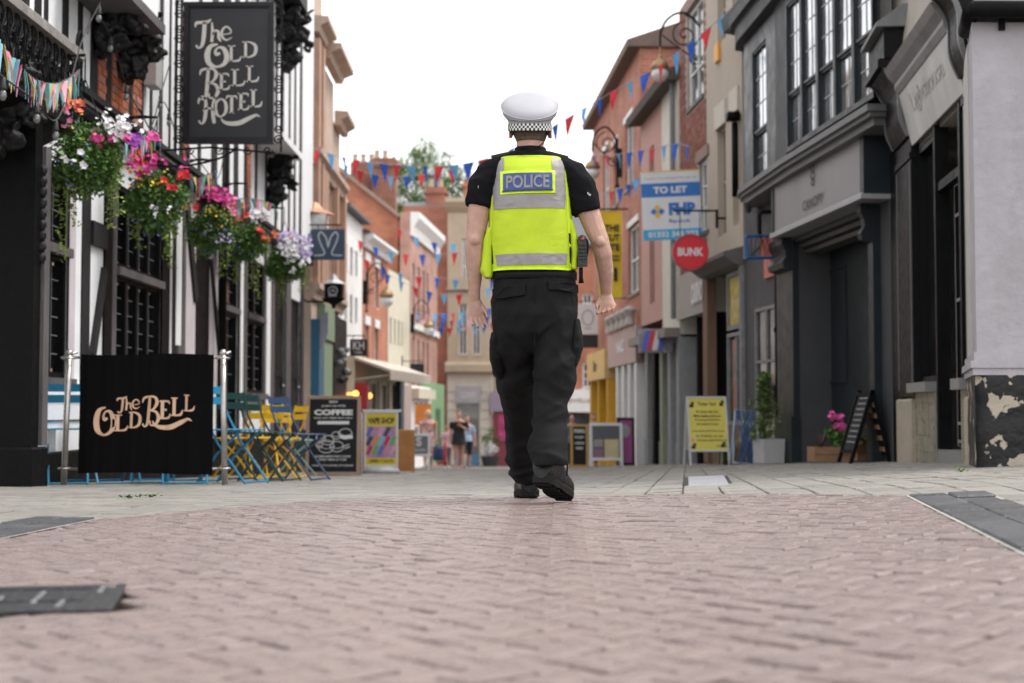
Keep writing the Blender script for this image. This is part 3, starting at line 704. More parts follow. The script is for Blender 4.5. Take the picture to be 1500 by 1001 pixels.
b_.tube([(-1.1, .02, .86), (.58, .02, .86)], .016, 6); b_.tube([(-1.1, .02, -.86), (-.2, .02, -.80), (.5, .02, -.86)], .012, 6)
for x in (-.42, -.1, .2, .42): b_.tube(scroll((x, .02, -.83), .05, 1.4, (1, 0, 0), (0, 0, -1)), .009, 5); b_.tube(scroll((x, .02, .92), .06, 1.4, (1, 0, 0), (0, 0, 1)), .009, 5)
b_.tube(crom([(-1.0, .02, -.98), (-.5, .02, -1.0), (-.1, .02, -.92), (.1, .02, -.8)], 5), .012, 6)
b_.build('iron_bracket', ironw, sg)

# --- barrier with the cloth
steelp = mat('brushed_post', (.42, .40, .38), .35, .15, 20, metal=.85)
cloth = mat('black_canvas', (.0055, .0052, .0058), .9, .2, 14, .3, 300, spec=.05)
tanp = mat('tan_print', (.62, .40, .27), .8, .06, 10)
BY = 11.25; q0, q1 = atY(95, 700, BY), atY(328, 700, BY)
br = thing('cafe_barrier', 'black cloth cafe barrier between two steel posts, lettered The Old Bell in tan', 'barrier', ((q0.x+q1.x)/2, BY, gs(BY)))
T = Matrix.Translation(((q0.x+q1.x)/2, BY, gs(BY))); hw = (q1.x-q0.x)/2
for sx, lean in ((-1, .028), (1, -.024)):
    b_ = B(T); b_.tube([(sx*hw-lean*.3, 0, 0), (sx*hw+lean*.7, 0, 1.035)], .024, 14)
    p_ = b_.build('post', steelp, br, smooth=True)
    b_ = B(T); x = sx*hw+lean*.7; b_.ball((x, 0, 1.04), .03, 10, 6); b_.tube([(x-.06, -.02, 1.0), (x+.06, .02, 1.05)], .012, 6); b_.tube(scroll((x, 0, 1.0), .05, 1, (1, 0, 0), (0, 1, 0), 0, 1, 14, 1), .008, 6); b_.build('post_clamp', steelp, p_, smooth=True)
    b_ = B(T); x = sx*hw-lean*.2; b_.tube(scroll((x, 0, .13), .042, 1, (1, 0, 0), (0, 1, 0), 0, 1, 14, 1), .009, 6); b_.build('lower_clamp', steelp, p_, smooth=True)
for zz in (1.005, .125):
    b_ = B(T); b_.tube([(-hw+.02, .014, zz), (hw-.02, .014, zz)], .010, 8); b_.build('rail', steelp, br, smooth=True)
c0 = atY(118, 600, BY).x-T.translation.x; c1 = atY(313, 600, BY).x-T.translation.x
NX, NZ = 60, 30
def cloth_y(u, v): return -.022+.010*sin(u*19+v*2)*(.25+.75*v)+.007*sin(u*41+1.3)*(.4+.6*v)+.012*sin(v*2.4+u*3)+.004*sin(u*90)
def cloth_p(u, v):       # u 0..1 across, v 0 top .. 1 bottom
    return (c0+(c1-c0)*u-.02*v*(1-u)*.8, cloth_y(u, v), 1.03-.94*v-.006*sin(u*7)*(1-v)+.008*sin(u*5)*v)
b_ = B(T); b_.v = [cloth_p(i/NX, j/NZ) for j in range(NZ+1) for i in range(NX+1)]
b_.f = [(j*(NX+1)+i, (j+1)*(NX+1)+i, (j+1)*(NX+1)+i+1, j*(NX+1)+i+1) for j in range(NZ) for i in range(NX)]
k = len(b_.v); b_.v += [(x, y+.008, z) for x, y, z in b_.v]; b_.f += [tuple(i+k for i in reversed(f)) for f in b_.f]
ban = b_.build('banner_cloth', cloth, br, smooth=True)
b_ = B(T); glyphs(b_, OLD_BELL_CLOTH, 0, 0, 1, 0, 0)
def onc(p):
    u = (p[0]-395)/(1045-395); v = (-p[2]-222)/(800-222); q = cloth_p(u, v); return (q[0], q[1]-.003, q[2])
b_.v = [onc(p) for p in b_.v]; b_.build('lettering', tanp, ban)
# ================================================================== FLOWER BASKETS ON THE HOTEL
leaf_a = mat('basket_leaf', (.10, .20, .045), .55, .35, 30, spec=.4); leaf_b = mat('trailing_leaf', (.20, .27, .05), .55, .3, 30, spec=.4)
pet = {'red': (.62, .02, .025), 'magenta': (.62, .03, .26), 'pink': (.75, .22, .38), 'white': (.78, .76, .78), 'lavender': (.52, .44, .68), 'orange': (.78, .20, .02), 'yellow': (.80, .55, .03), 'blue': (.09, .10, .38), 'coral': (.72, .16, .08), 'purple': (.30, .05, .38)}
petm = {k: mat('petal_'+k, v, .6, .2, 40) for k, v in pet.items()}
wicker = mat('basket_coir', (.09, .055, .03), .95, .4, 30, .8, 60)
def leafq(b, p, s, rn):
    a, e = rn.uniform(0, 2*pi), rn.gauss(-.15, .55); d = V((cos(a)*cos(e), sin(a)*cos(e), sin(e))); sd_ = d.cross(V((0, 0, 1))).normalized(); up_ = sd_.cross(d)
    sd_ = sd_*cos(.5*rn.gauss(0, 1))+up_*sin(.5*rn.gauss(0, 1)); f = up_*s*.18; p = V(p)
    b.add([p, p+d*s*.5+sd_*s*.36+f, p+d*s, p+d*s*.5-sd_*s*.36+f], [(0, 1, 2), (0, 2, 3)])
def flower(b, p, s, rn, out=V((0, 0, 0))):
    d = (V((rn.gauss(0, .5), rn.gauss(0, .5), rn.gauss(.2, .4)))+out).normalized(); a = d.orthogonal().normalized(); c = d.cross(a); p = V(p)
    for k in range(5):
        t0, t1, t2 = (k*1.2566+x for x in (-.62, 0, .62))
        b.add([p, p+(a*cos(t0)+c*sin(t0))*s*.75+d*s*.22, p+(a*cos(t1)+c*sin(t1))*s+d*s*.3, p+(a*cos(t2)+c*sin(t2))*s*.75+d*s*.22], [(0, 1, 2, 3)])
def clump(b, c, r, n, s, rn, fn, squash=1.0):
    for _ in range(n):
        d = V((rn.gauss(0, 1), rn.gauss(0, 1), rn.gauss(0, 1))).normalized()*(rn.random()**.4)
        fn(b, V(c)+V((d.x*r, d.y*r, d.z*r*squash)), s*rn.uniform(.7, 1.25), rn)
def basket(px, py, sc, fl, tr, label, seed):
    rn = random.Random(seed); u, z = HO.uz(px, py, .45); o = HO.w(u, .45, z)
    t = thing('hanging_basket', label, 'hanging basket', o, 'flower baskets along the hotel front'); T = Matrix.Translation(o) @ Matrix.Diagonal((sc, sc, sc, 1))
    b = B(T); b.lathe([(.02, -.2), (.09, -.18), (.14, -.1), (.16, .02), (.14, .02)], 14); b.build('basket', wicker, t, smooth=True)
    b = B(T)
    for a in (0, 2.1, 4.2): b.tube([(.19*cos(a), .19*sin(a), .02), (0, 0, .55)], .004, 4)
    b.tube([(0, 0, .52), (0, 0, .7)], .006, 4); b.build('chain', ironw, t)
    b = B(T); b.tube(crom([(-.05, 0, .72), (-.2, 0, .72), (-.45, 0, .6)], 4), .012, 6); b.tube([(.0, 0, .72), (-.5, 0, .72)], .012, 6); b.build('bracket', ironw, t)
    b = B(T)
    cl = [(d_.x*.24, d_.y*.22, d_.z*.23-.06, rn.uniform(.09, .14)) for d_ in [V((rn.gauss(0, 1), rn.gauss(0, 1), rn.gauss(0, 1))).normalized()*rn.uniform(.5, 1) for _ in range(52)]]
    for x, y, zz, r in cl: clump(b, (x, y, zz), r, 100, .043, rn, leafq)
    b.build('foliage', leaf_a, t)
    b = B(T)
    for (tx, ty, ln_) in tr:
        x, y, zz = tx, ty, -.05; k = int(ln_/.013)
        for i in range(k):
            zz -= .013; x += rn.gauss(0, .004); y += rn.gauss(0, .004)
            for _ in range(2): leafq(b, (x+rn.gauss(0, .02), y+rn.gauss(0, .02), zz), .035*rn.uniform(.7, 1.2), rn)
        b.tube([(tx, ty, 0), (x, y, zz)], .002, 3)
    b.build('trailing_leaves', leaf_b, t)
    by = {}
    for c_, x, y, zz, r, n, s in fl: by.setdefault(c_, []).append((x, y, zz, r, n, s))
    for c_, L_ in by.items():
        b = B(T)
        for x, y, zz, r, n, s, jx, jy, jz in [(*q[:6], *(rn.gauss(0, g_) for g_ in (.085, .03, .05))) for q in L_ for _ in range(4)]: clump(b, (x*1.1+jx, y*1.2-.09+jy, zz*1.0+.03+jz), r*.75, max(2, int(n*.55)), s*.86, rn, lambda bb, p, ss, rr: flower(bb, p, ss, rr, V((.3, -.8, .3))))
        b.build(c_+'_blossoms', petm[c_], t)
ylw = lambda n: ('yellow', .0, -.08, .12, .2, n//2, .016)
blu = lambda n: ('blue', .0, -.06, -.2, .24, n//3, .013)
basket(123, 225, 1.12, [('coral', -.14, -.05, .27, .07, 14, .032), ('pink', -.08, -.05, .22, .05, 8, .03), ('white', .2, -.02, .11, .12, 45, .022), ('magenta', .30, 0, .1, .07, 16, .034), ('purple', .3, 0, .02, .05, 8, .03), ylw(10), blu(40), ('white', 0, -.2, -.13, .03, 3, .03)], [(-.08, -.12, .75), (-.05, -.1, .5), (.22, -.05, .5), (.25, -.05, .42), (-.2, 0, .35), (.02, -.1, .3)], 'hanging basket with white and magenta flowers beside the porch pillar', 1)
basket(229, 288, 1.08, [('red', -.05, -.08, .25, .09, 14, .036), ('magenta', .0, -.12, .2, .08, 14, .036), ('red', .24, -.1, .1, .05, 8, .04), ('orange', -.2, 0, .2, .06, 6, .025), ('magenta', .17, 0, .22, .05, 5, .03), ylw(26), blu(60), ('white', .1, -.15, -.2, .05, 8, .02)], [(.15, -.1, .62), (.12, -.1, .5), (-.15, -.1, .45), (-.2, 0, .3), (.2, 0, .3)], 'hanging basket of crimson flowers, second along from the porch pillar', 2)
basket(312, 330, 1.05, [('magenta', .05, -.1, .26, .12, 26, .036), ('red', -.22, -.1, .12, .05, 8, .04), ('pink', .16, 0, .22, .07, 10, .034), ylw(34), blu(70), ('lavender', .1, -.1, -.12, .1, 18, .02)], [(.12, -.1, .55), (-.15, -.1, .35), (.2, -.05, .45)], 'hanging basket with magenta petunias above tiny yellow flowers, middle of the row', 3)
basket(362, 350, 1.0, [('red', -.02, -.1, .3, .06, 12, .042), ('coral', -.05, -.1, .2, .06, 8, .034), ('white', .2, 0, .26, .12, 40, .03), ('red', .2, -.12, .02, .04, 8, .042), ('purple', -.15, 0, .15, .05, 8, .03), ('orange', -.2, -.1, .2, .05, 6, .03), blu(40)], [(.1, -.1, .6), (.14, -.1, .75), (-.1, -.1, .5), (-.15, -.1, .55)], 'hanging basket with one tall red bloom and white flowers, fourth along', 4)
basket(416, 382, 1.1, [('orange', -.2, -.08, .2, .12, 26, .03), ('coral', -.1, -.08, .3, .06, 8, .034), ('lavender', .12, -.1, .2, .16, 60, .034), ('white', .12, -.15, .06, .16, 50, .032), ('lavender', .28, 0, .08, .1, 26, .034), ('white', .2, -.1, -.1, .08, 16, .028)], [(.25, 0, .4), (-.02, -.1, .6), (0, -.1, .5), (.28, .05, .35)], 'hanging basket with orange and pale lavender flowers, farthest from the porch', 5)

# ================================================================== BUNTING AND FESTOON LIGHTS
clothm = {k: mat('pennant_'+k, c, .8, .1, 20, .2, 120) for k, c in {'red': (.60, .035, .05), 'blue': (.02, .10, .48), 'sky': (.13, .38, .68), 'pink': (.72, .17, .36), 'rose': (.75, .42, .5), 'mint': (.22, .55, .50), 'sand': (.70, .50, .16), 'aqua': (.30, .52, .66)}.items()}
cordm = mat('thin_cord', (.35, .35, .36), .9); cordd = mat('dark_cable', (.02, .02, .022), .6)
def bunting(label, pts, cols, w_, h_, step, group, seed, cord=None, flut=.25, dirx=None):
    rn = random.Random(seed); P = [V(p) for p in crom([tuple(p) for p in pts], 8)]
    t = thing('bunting_string', label, 'bunting', P[0], group)
    b = B(); b.tube(P, .006, 4); b.build('cord', cord or cordm, t)
    acc = 0; nxt = step*.4; i = 0
    for a, c in zip(P, P[1:]):
        L_ = (c-a).length
        while L_ > 0 and nxt <= acc+L_:
            p = a+(c-a)*((nxt-acc)/L_); d = (c-a).normalized(); tw = rn.gauss(0, flut); dd = Matrix.Rotation(tw, 3, 'Z') @ d
            ww = w_*rn.uniform(.85, 1.05)*(1 if rn.random() > .15 else .6); ou = d.cross(V((0, 0, 1))).normalized()*rn.gauss(0, .12)*h_
            tip = p+V((0, 0, -h_*rn.uniform(.92, 1.05)))+ou+d*rn.gauss(0, .12)*w_; mid = (p+tip)/2+ou*.4
            l_, r_ = p-dd*ww/2, p+dd*ww/2; ml, mr_ = mid-dd*ww*.25+ou*.2, mid+dd*ww*.25-ou*.2; nn = dd.cross(V((0, 0, 1))).normalized()*.002
            q = [l_, r_, mr_, ml, tip]; b = B(); b.add([v+nn for v in q]+[v-nn for v in q], [(0, 1, 2, 3), (3, 2, 4), (8, 7, 6, 5), (9, 7, 8), (0, 5, 6, 1), (1, 6, 7, 2), (2, 7, 9, 4), (4, 9, 8, 3), (3, 8, 5, 0)])
            b.build('pennant', clothm[cols[i % len(cols)]], t); i += 1; nxt += step
        acc += L_
    return t
def span(px, Y0, Y1):
    x0, x1 = px[0][0], px[-1][0]; return [atY(x, y, Y0+(Y1-Y0)*(x-x0)/(x1-x0)) for x, y in px]
RWB = ['blue', 'red', 'sky']; PAS = ['mint', 'aqua', 'sand', 'pink', 'rose']
bunting('longest bunting string, rising from the carved stone front to the bay window', span([(440, 212), (500, 230), (560, 240), (640, 244), (700, 236), (760, 214), (830, 174), (900, 133), (960, 100), (1030, 48), (1085, 0)], 26.5, 21.4), RWB, .19, .33, .31, 'red and blue bunting', 1)
bunting('bunting string just below the long one, in front of the brick chimneys', span([(498, 240), (560, 258), (620, 256), (690, 243), (720, 228)], 31, 31), ['sky', 'red', 'blue', 'sky', 'blue', 'red'], .2, .34, .34, 'red and blue bunting', 2)
bunting('bunting string across the street at the height of the white cornice', span([(520, 350), (560, 366), (600, 373), (650, 372), (700, 366), (760, 350), (850, 320)], 40, 38), ['red', 'blue', 'sky'], .19, .36, .48, 'red and blue bunting', 3)
bunting('bunting string sloping down before the cream house', span([(505, 360), (550, 388), (600, 404), (650, 408), (700, 412), (760, 400)], 42, 42), ['sky', 'red', 'blue'], .2, .38, .55, 'red and blue bunting', 4)
bunting('bunting string hanging before the pink brick windows', span([(560, 398), (610, 422), (660, 432), (710, 424), (760, 405)], 47, 47), ['blue', 'sky', 'red'], .22, .4, .5, 'red and blue bunting', 21)
bunting('bunting string tight under the heavy white cornice', span([(575, 330), (620, 352), (670, 358), (720, 348), (770, 330)], 45, 45), ['red', 'sky', 'blue', 'sky'], .22, .4, .6, 'red and blue bunting', 22)
for i, (yy, YY, lab) in enumerate(((455, 56, 'upper of the far bunting strings near the tree-side stone building'), (466, 57.5, 'middle of the far bunting strings near the end of the street'), (476, 59, 'lower of the far bunting strings near the end of the street'))):
    bunting(lab, span([(566, yy-6), (620, yy+4), (680, yy+3), (745, yy-8)], YY, YY), ['sky', 'blue', 'red', 'sky', 'rose'], .26, .4, .36, 'red and blue bunting', 5+i)
bunting('short bunting string hanging above the letting board', span([(866, 228), (905, 226), (955, 218), (990, 211), (1010, 215)], 27, 22.5), ['blue', 'red', 'sky', 'blue'], .2, .3, .55, 'red and blue bunting', 9)
bunting('short bunting string below the wall lamp beside the yellow banner', span([(866, 286), (890, 282), (915, 274), (935, 262), (960, 255)], 29, 26), ['blue', 'sky', 'red', 'blue'], .2, .3, .42, 'red and blue bunting', 10)
def hpt(px, py, n): u, z = HO.uz(px, py, n); return HO.w(u, n, z)
bunting('pastel bunting string hung below the iron balcony', [hpt(-8, 52, .8), hpt(12, 76, .8), hpt(40, 108, .75), hpt(66, 122, .7), hpt(92, 120, .65), hpt(117, 102, .55)], PAS, .07, .2, .062, 'pastel bunting', 11, cordd, .4)
bunting('pastel bunting string between the first two flower baskets', [hpt(182, 196, .5), hpt(205, 200, .5), hpt(226, 190, .45), hpt(236, 205, .5)], PAS, .07, .22, .12, 'pastel bunting', 12, cordd, .5)
bunting('pastel bunting string between the second and third baskets', [hpt(272, 250, .5), hpt(290, 262, .5), hpt(300, 258, .5), hpt(318, 250, .4)], PAS, .08, .24, .16, 'pastel bunting', 13, cordd, .5)
bunting('pastel bunting string drooping over the fourth basket', [hpt(322, 275, .5), hpt(345, 290, .5), hpt(375, 292, .45), hpt(402, 300, .4)], PAS, .09, .26, .2, 'pastel bunting', 14, cordd, .5)
bulbg = mat('clear_bulb', (.14, .14, .15), .08, .1, 20, spec=1.0)
def festoon(label, pts, at):
    P = crom([tuple(p) for p in pts], 8); t = thing('festoon_light_string', label, 'string lights', P[0], 'festoon lights on the hotel')
    b = B(); b.tube(P, .006, 5); b.build('cable', cordd, t)
    for k in at:
        p = V(P[min(len(P)-1, int(k*(len(P)-1)))])
        b = B(Matrix.Translation(p)); b.lathe([(.008, 0), (.017, -.01), (.02, -.05), (.026, -.07), (.024, -.075)], 10); h = b.build('lamp_holder', cordd, t, smooth=True)
        b = B(Matrix.Translation(p)); b.lathe([(.012, -.074), (.021, -.095), (.025, -.115), (.019, -.135), (.004, -.145)], 10); b.build('bulb', bulbg, h, smooth=True)
festoon('festoon lights looping under the balcony to the first basket', [hpt(-20, 95, .9), hpt(8, 116, .85), hpt(35, 135, .8), hpt(54, 150, .75), hpt(86, 172, .7), hpt(120, 60, .5), hpt(147, 4, .5)], (.15, .5, .66, .98))
festoon('festoon lights draped across the brick infill', [hpt(128, 50, .4), hpt(140, 20, .4), hpt(165, 60, .35), hpt(185, 125, .35), hpt(210, 172, .35), hpt(222, 185, .35), hpt(235, 140, .35), hpt(250, 90, .35)], (.28, .43, .72, .86))
festoon('festoon lights draped over the white panels near the hanging sign', [hpt(205, 160, .35), hpt(224, 192, .35), hpt(240, 150, .35), hpt(262, 205, .35), hpt(290, 235, .35), hpt(318, 262, .35), hpt(330, 215, .35)], (.4, .6, .75))

# ================================================================== FOLDING CHAIRS BEHIND THE BARRIER
def make_chair(cm):
    t = thing('folding_chair', 'x', 'chair', (0, 0, 0), 'folding bistro chairs outside the hotel')
    for sx in (-1, 1):
        b = B(); b.tube([(sx*.18, -.24, 0), (sx*.18, .04, .34), (sx*.18, .20, .62), (sx*.18, .26, .84)], .0105, 6); b.build('long_leg', cm, t)
        b = B(); b.tube([(sx*.155, .27, 0), (sx*.155, .06, .26), (sx*.155, -.17, .45)], .0105, 6); b.build('cross_leg', cm, t)
    b = B(); b.tube([(-.18, -.235, .015), (.18, -.235, .015)], .009, 6); b.build('foot_bar', cm, t); b = B(); b.tube([(-.155, .262, .015), (.155, .262, .015)], .009, 6); b.build('foot_bar', cm, t)
    for z, y in ((.80, .245), (.71, .22)):
        b = B(); b.v = []; n = 6
        for i in range(n+1):
            x = -.205+.41*i/n; bow = .025*(1-(2*i/n-1)**2)
            b.v += [(x, y+bow-.006, z-.032), (x, y+bow+.006, z-.032), (x, y+bow+.018, z+.032), (x, y+bow+.006, z+.032)]
        for i in range(n):
            for k in range(4): b.f.append((i*4+k, i*4+(k+1) % 4, i*4+4+(k+1) % 4, i*4+4+k))
        b.f += [(3, 2, 1, 0), (n*4, n*4+1, n*4+2, n*4+3)]; b.build('back_slat', cm, t)
    for i in range(6):
        b = B(); y = -.19+i*.066; b.box(-.19, .19, y, y+.05, .452, .464, .003); b.build('seat_slat', cm, t)
    return t
chc = {'blue': (.02, .21, .37), 'green': (.008, .04, .036), 'navy': (.035, .07, .15), 'yellow': (.78, .47, .01), 'teal': (.22, .42, .36)}
protos = {}
def chair(px, Y, col, rz, label):
    cm = mat('chair_'+col, chc[col], .4, .12, 20)
    c = copy_tree(protos[col]) if col in protos else protos.setdefault(col, make_chair(cm))
    c.location = (atY(px, 676, Y).x, Y, gs(Y)); c.rotation_euler = (0, 0, radians(rz)); c['label'] = label
chair(98, 12.0, 'blue', 200, 'blue folding chair half hidden by the barrier post near the porch')
chair(165, 12.2, 'blue', 30, 'blue folding chair whose feet show under the barrier, beneath the words')
chair(222, 12.5, 'blue', 190, 'blue folding chair behind the middle of the barrier cloth')
chair(270, 12.1, 'blue', 15, 'blue folding chair behind the end of the barrier cloth')
chair(342, 12.3, 'blue', 68, 'bright blue folding chair just past the barrier end post')
chair(368, 13.4, 'green', 60, 'dark green folding chair directly behind the bright blue chair')
chair(396, 13.9, 'green', 70, 'dark green folding chair in front of the yellow chair')
chair(440, 14.4, 'navy', 68, 'navy folding chair beside the coffee chalkboard')
chair(350, 16.6, 'yellow', 250, 'yellow folding chair behind the dark green ones')
chair(384, 16.4, 'yellow', 200, 'yellow folding chair with its back turned to the street')
chair(412, 16.8, 'yellow', 255, 'yellow folding chair behind the navy chair')
chair(436, 18.2, 'teal', 100, 'pale teal folding chair behind the coffee chalkboard')
chair(408, 18.2, 'yellow', 20, 'yellow folding chair close to the hotel wall')

# ================================================================== SIGN BOARDS ON THE LEFT
chalk = mat('chalkboard', (.016, .017, .02), .7, .2, 5, .05, spec=.2); chalkw = mat('chalk_white', (.72, .72, .72), .9, .1, 30)
oak = mat('pale_oak', (.33, .23, .17), .6, .2, 6, .3, 40, stretch=(1, 1, .2))
def aboard(name, label, px0, px1, pyt, pyb, Y, fm, pm_, lean=.18, rz=0, fw=.045, cat='sign board', z0=None, legs=0.0, back=True):
    """free-standing A-board: front frame and panel leaning back, rear leaf behind. Returns thing, matrix of the front face, half width, height"""
    p = atY((px0+px1)/2, pyb, Y); zg = gz(p.x, Y) if z0 is None else z0; w_ = (atY(px1, pyb, Y).x-atY(px0, pyb, Y).x)/cos(rz); h = atY(px0, pyt, Y).z-zg
    t = thing(name, label, cat, (p.x, Y, zg)); M_ = Matrix.Translation((p.x, Y, zg)) @ Matrix.Rotation(rz, 4, 'Z'); T = M_ @ Matrix.Rotation(-lean, 4, 'X')
    hl = h/cos(lean); a = w_/2
    b = B(T)
    b.box(-a, -a+fw, -.015, .015, 0, hl, .004); b.box(a-fw, a, -.015, .015, 0, hl, .004); b.box(-a+fw, a-fw, -.015, .015, hl-fw, hl, .004); b.box(-a+fw, a-fw, -.015, .015, legs, legs+fw, .004)
    fr = b.build('frame', fm, t)
    b = B(T); b.box(-a+fw, a-fw, -.006, .008, legs+fw, hl-fw); pn = b.build('panel', pm_, t)
    if back:
        T2 = M_ @ Matrix.Translation((0, 2*h*tan(lean), 0)) @ Matrix.Rotation(lean, 4, 'X'); b = B(T2)
        b.box(-a, -a+fw, -.015, .015, 0, hl-.01); b.box(a-fw, a, -.015, .015, 0, hl-.01); b.box(-a+fw, a-fw, -.004, .008, legs+.02, hl-.03); b.build('rear_leaf', fm, t)
    return t, T, a, hl, pn
t, T, a, hl, pn = aboard('coffee_chalkboard', 'oak framed chalkboard reading COFFEE with white drawings, beside the folding chairs', 447, 527, 580, 693, 19.0, oak, chalk, .1)
def print_(T, pn, m, rows, name='lettering'):
    for r in rows: b = B(T); letters(b, r[0], r[1], r[2], w=r[3], h=r[4], y=-.009, bold=r[5] if len(r) > 5 else .02); b.build(name, m, pn)
print_(T, pn, chalkw, [('COFFEE', 0, hl*.755, a*1.42, .075, .05), ('JOIN US FOR', 0, hl*.855, a*.9, .03), ('WITH ANY FRESH BUN ONLY', 0, hl*.71, a*1.45, .02), ('COMPLIMENTARY CAKE', 0, hl*.225, a*1.3, .026), ('EVERY MON & TUES', 0, hl*.185, a*1.0, .026), ('WHEN IT\'S GONE, IT\'S GONE', 0, hl*.11, a*1.5, .026), ('BREW', 0, hl*.91, a*.32, .03)])
b_ = B(T); b_.box(-a*.58, a*.58, -.0095, -.008, hl*.64, hl*.68); b_.build('white_strip', chalkw, pn)
b_ = B(T)
def loopz(b, P, w): b.ribbon([(x, z, w) for x, z in crom(P, 5)], -.0105, -.0085)
for (cx, cz, r) in ((-.45, .47, .07), (-.18, .44, .09), (.12, .5, .07), (.45, .52, .1), (-.25, .36, .12), (.15, .36, .1), (-.5, .38, .05)):
    X_, Z_ = cx*a, cz*hl
    loopz(b_, [(X_+r*cos(k)*.9, Z_+r*sin(k)*.7) for k in [i*pi/4 for i in range(9)]], .009)
    loopz(b_, [(X_-r*.9, Z_), (X_, Z_-r*.25), (X_+r*.9, Z_)], .007)
b_.box(a*.28, a*.72, -.0105, -.0085, hl*.46, hl*.5); b_.ribbon([(a*.3, hl*.35, .01), (a*.6, hl*.39, .012)], -.0105, -.0085); b_.ribbon([(a*.42, hl*.33, .01), (a*.62, hl*.36, .012)], -.0105, -.0085)
b_.build('chalk_drawing', chalkw, pn)

whitef = mat('white_metal_frame', (.62, .63, .65), .4, .08, 15, metal=.2)
t, T, a, hl, pn = aboard('vape_poster_stand', 'swing poster stand with a bright yellow headed vape shop poster', 533, 583, 603, 684, 22.5, whitef, mat('poster_yellow', (.70, .55, .03), .5, .08, 5), .03, .05, .03, back=False, legs=.1)
b_ = B(T); b_.box(-a*.84, a*.84, -.009, -.007, hl*.25, hl*.76); b_.build('poster_picture', mat('poster_lilac', (.42, .25, .45), .5, .4, 5), pn)
cols = [(.5, .03, .08), (.1, .4, .1), (.1, .15, .5), (.6, .25, .3), (.6, .35, .5), (.05, .05, .08), (.65, .3, .05), (.2, .5, .55)]
for i in range(14):
    b_ = B(T); x = -a*.7+(i % 5)*a*.34; z = hl*(.3+.15*(i//5)); b_.beam((x-.03, -.0105, z), (x+.04, -.0105, z+.14), .06, .002, (0, 1, 0)); b_.build('printed_bottle', mat('vape_%d' % (i % 8), cols[i % 8], .5), pn)
print_(T, pn, mat('print_black', (.02, .02, .02), .6), [('VAPE SHOP', 0, hl*.80, a*1.55, .1, .04), ('OPEN 7 DAYS', 0, hl*.17, a*1.4, .05, .03)])
b_ = B(T); b_.ball((0, .05, .02), .5, 16, 6, .62, .5, .22); b_.build('stand_base', mat('grey_stand_base', (.38, .38, .4), .5), t, smooth=True)
b_ = B(T); b_.box(-a-.05, -a-.02, -.02, .02, 0, hl*.98); b_.box(-a-.02, a+.05, -.03, .03, hl-.01, hl+.03); b_.build('stand_pole', whitef, t)
b_ = B(Matrix.Translation((atY(590, 676, 24).x, 24, gs(24)))); b_.box(-.2, .2, -.02, .02, .02, .72, .01); b_.box(-.2, -.16, -.02, .05, 0, .02); b_.box(.16, .2, -.02, .05, 0, .02)
tag(b_.build('plywood_sign', mat('orange_ply', (.45, .2, .06), .6, .2, 6)), 'orange plywood panel standing behind the vape poster stand', 'sign board')
t, T, a, hl, pn = aboard('grey_letter_board', 'small white framed board with a grey panel bearing a big letter S', 597, 630, 636, 692, 31, whitef, mat('slate_grey_print', (.16, .17, .2), .6), .12, .08, .05, legs=.3)
print_(T, pn, chalkw, [('S', 0, hl*.66, None, .2, .04), ('SALON', 0, hl*.52, a*1.2, .05)])

# ================================================================== LEFT: FARTHER HOUSES
tan_st = mat('tan_stone', (.52, .40, .32), .85, .15, 2.5, .5, 18, dirt=.35, dirtcol=(.16, .11, .09)); tan2 = mat('salmon_terracotta', (.48, .30, .22), .85, .15, 3, .4, 20, dirt=.25, dirtcol=(.2, .1, .08))
cream = mat('cream_paint', (.62, .58, .46), .8, .07, 2, .1, dirt=.15, dirtcol=(.4, .36, .3)); whitep = mat('white_paint', (.76, .76, .75), .7, .06, 2, .1, dirt=.12, dirtcol=(.4, .4, .4))
slate = mat('slate_roof', (.09, .095, .11), .7, .2, 5, .4, 25); tile_r = mat('clay_roof', (.36, .13, .07), .8, .2, 4, .5, 20)
brick_far = brickmat('far_red_brick', (.40, .145, .085), (.32, .105, .062), (.36, .27, .22)); brick_dk = brickmat('dark_red_brick', (.30, .12, .08), (.23, .09, .06), (.25, .2, .17)); brick_or = brickmat('orange_brick', (.46, .16, .08), (.38, .12, .065), (.4, .3, .24))
glass_f = glassmat('far_window_glass', (.05, .055, .06), .1)
TB = Fac((-3.832, 27.06), (-3.86, 32.1), 'L')
tb = thing('carved_stone_building', 'tall tan stone building with carved cornices next to the hotel', 'building', TB.w(0, 0, 0))
ua, ub, uc = TB.u(471, 100), TB.u(490, 150), TB.u(500, 250)
def tbz(px, py): return TB.z(px, py)
wn = [(ua*.25, ua*.5, 3.9, 5.6), (ua*.62, ua*.86, 3.9, 5.6), (ua*.25, ua*.5, 6.4, 8.1), (ua*.62, ua*.86, 6.4, 8.1)]
b_ = TB.b(); wall(TB, b_, .02, ua, 0, 10.5, wn, 0, .2, 6); b_.build('wall', tan_st, tb)
wn2 = [(ua+.4, ub-.4, 4.0, 5.8)]
b_ = TB.b(); wall(TB, b_, ua, ub, 0, tbz(488, 100)-.3, wn2, -.02, .2, 6); wall(TB, b_, ub, uc, 0, tbz(498, 190), [], -.04, .2, 6); b_.build('wing_wall', tan_st, tb)
for h in wn+wn2: window(TB, tb, *h, -.14, whitep, glass_f, 2, 3, .06, .04, .12, tan_st)
for zz, dp, u0, u1 in ((3.35, .16, 0, uc), (5.95, .18, 0, uc), (8.5, .3, 0, ua), (10.3, .45, 0, ua), (tbz(488, 100)-.25, .4, ua, ub), (tbz(498, 190)-.1, .3, ub, uc)):
    b_ = TB.b(); b_.prof([(0, zz), (dp*.4, zz), (dp*.5, zz+.12), (dp, zz+.2), (dp, zz+.3), (0, zz+.32)], u0, u1+dp*.4); b_.build('cornice', tan_st, tb)
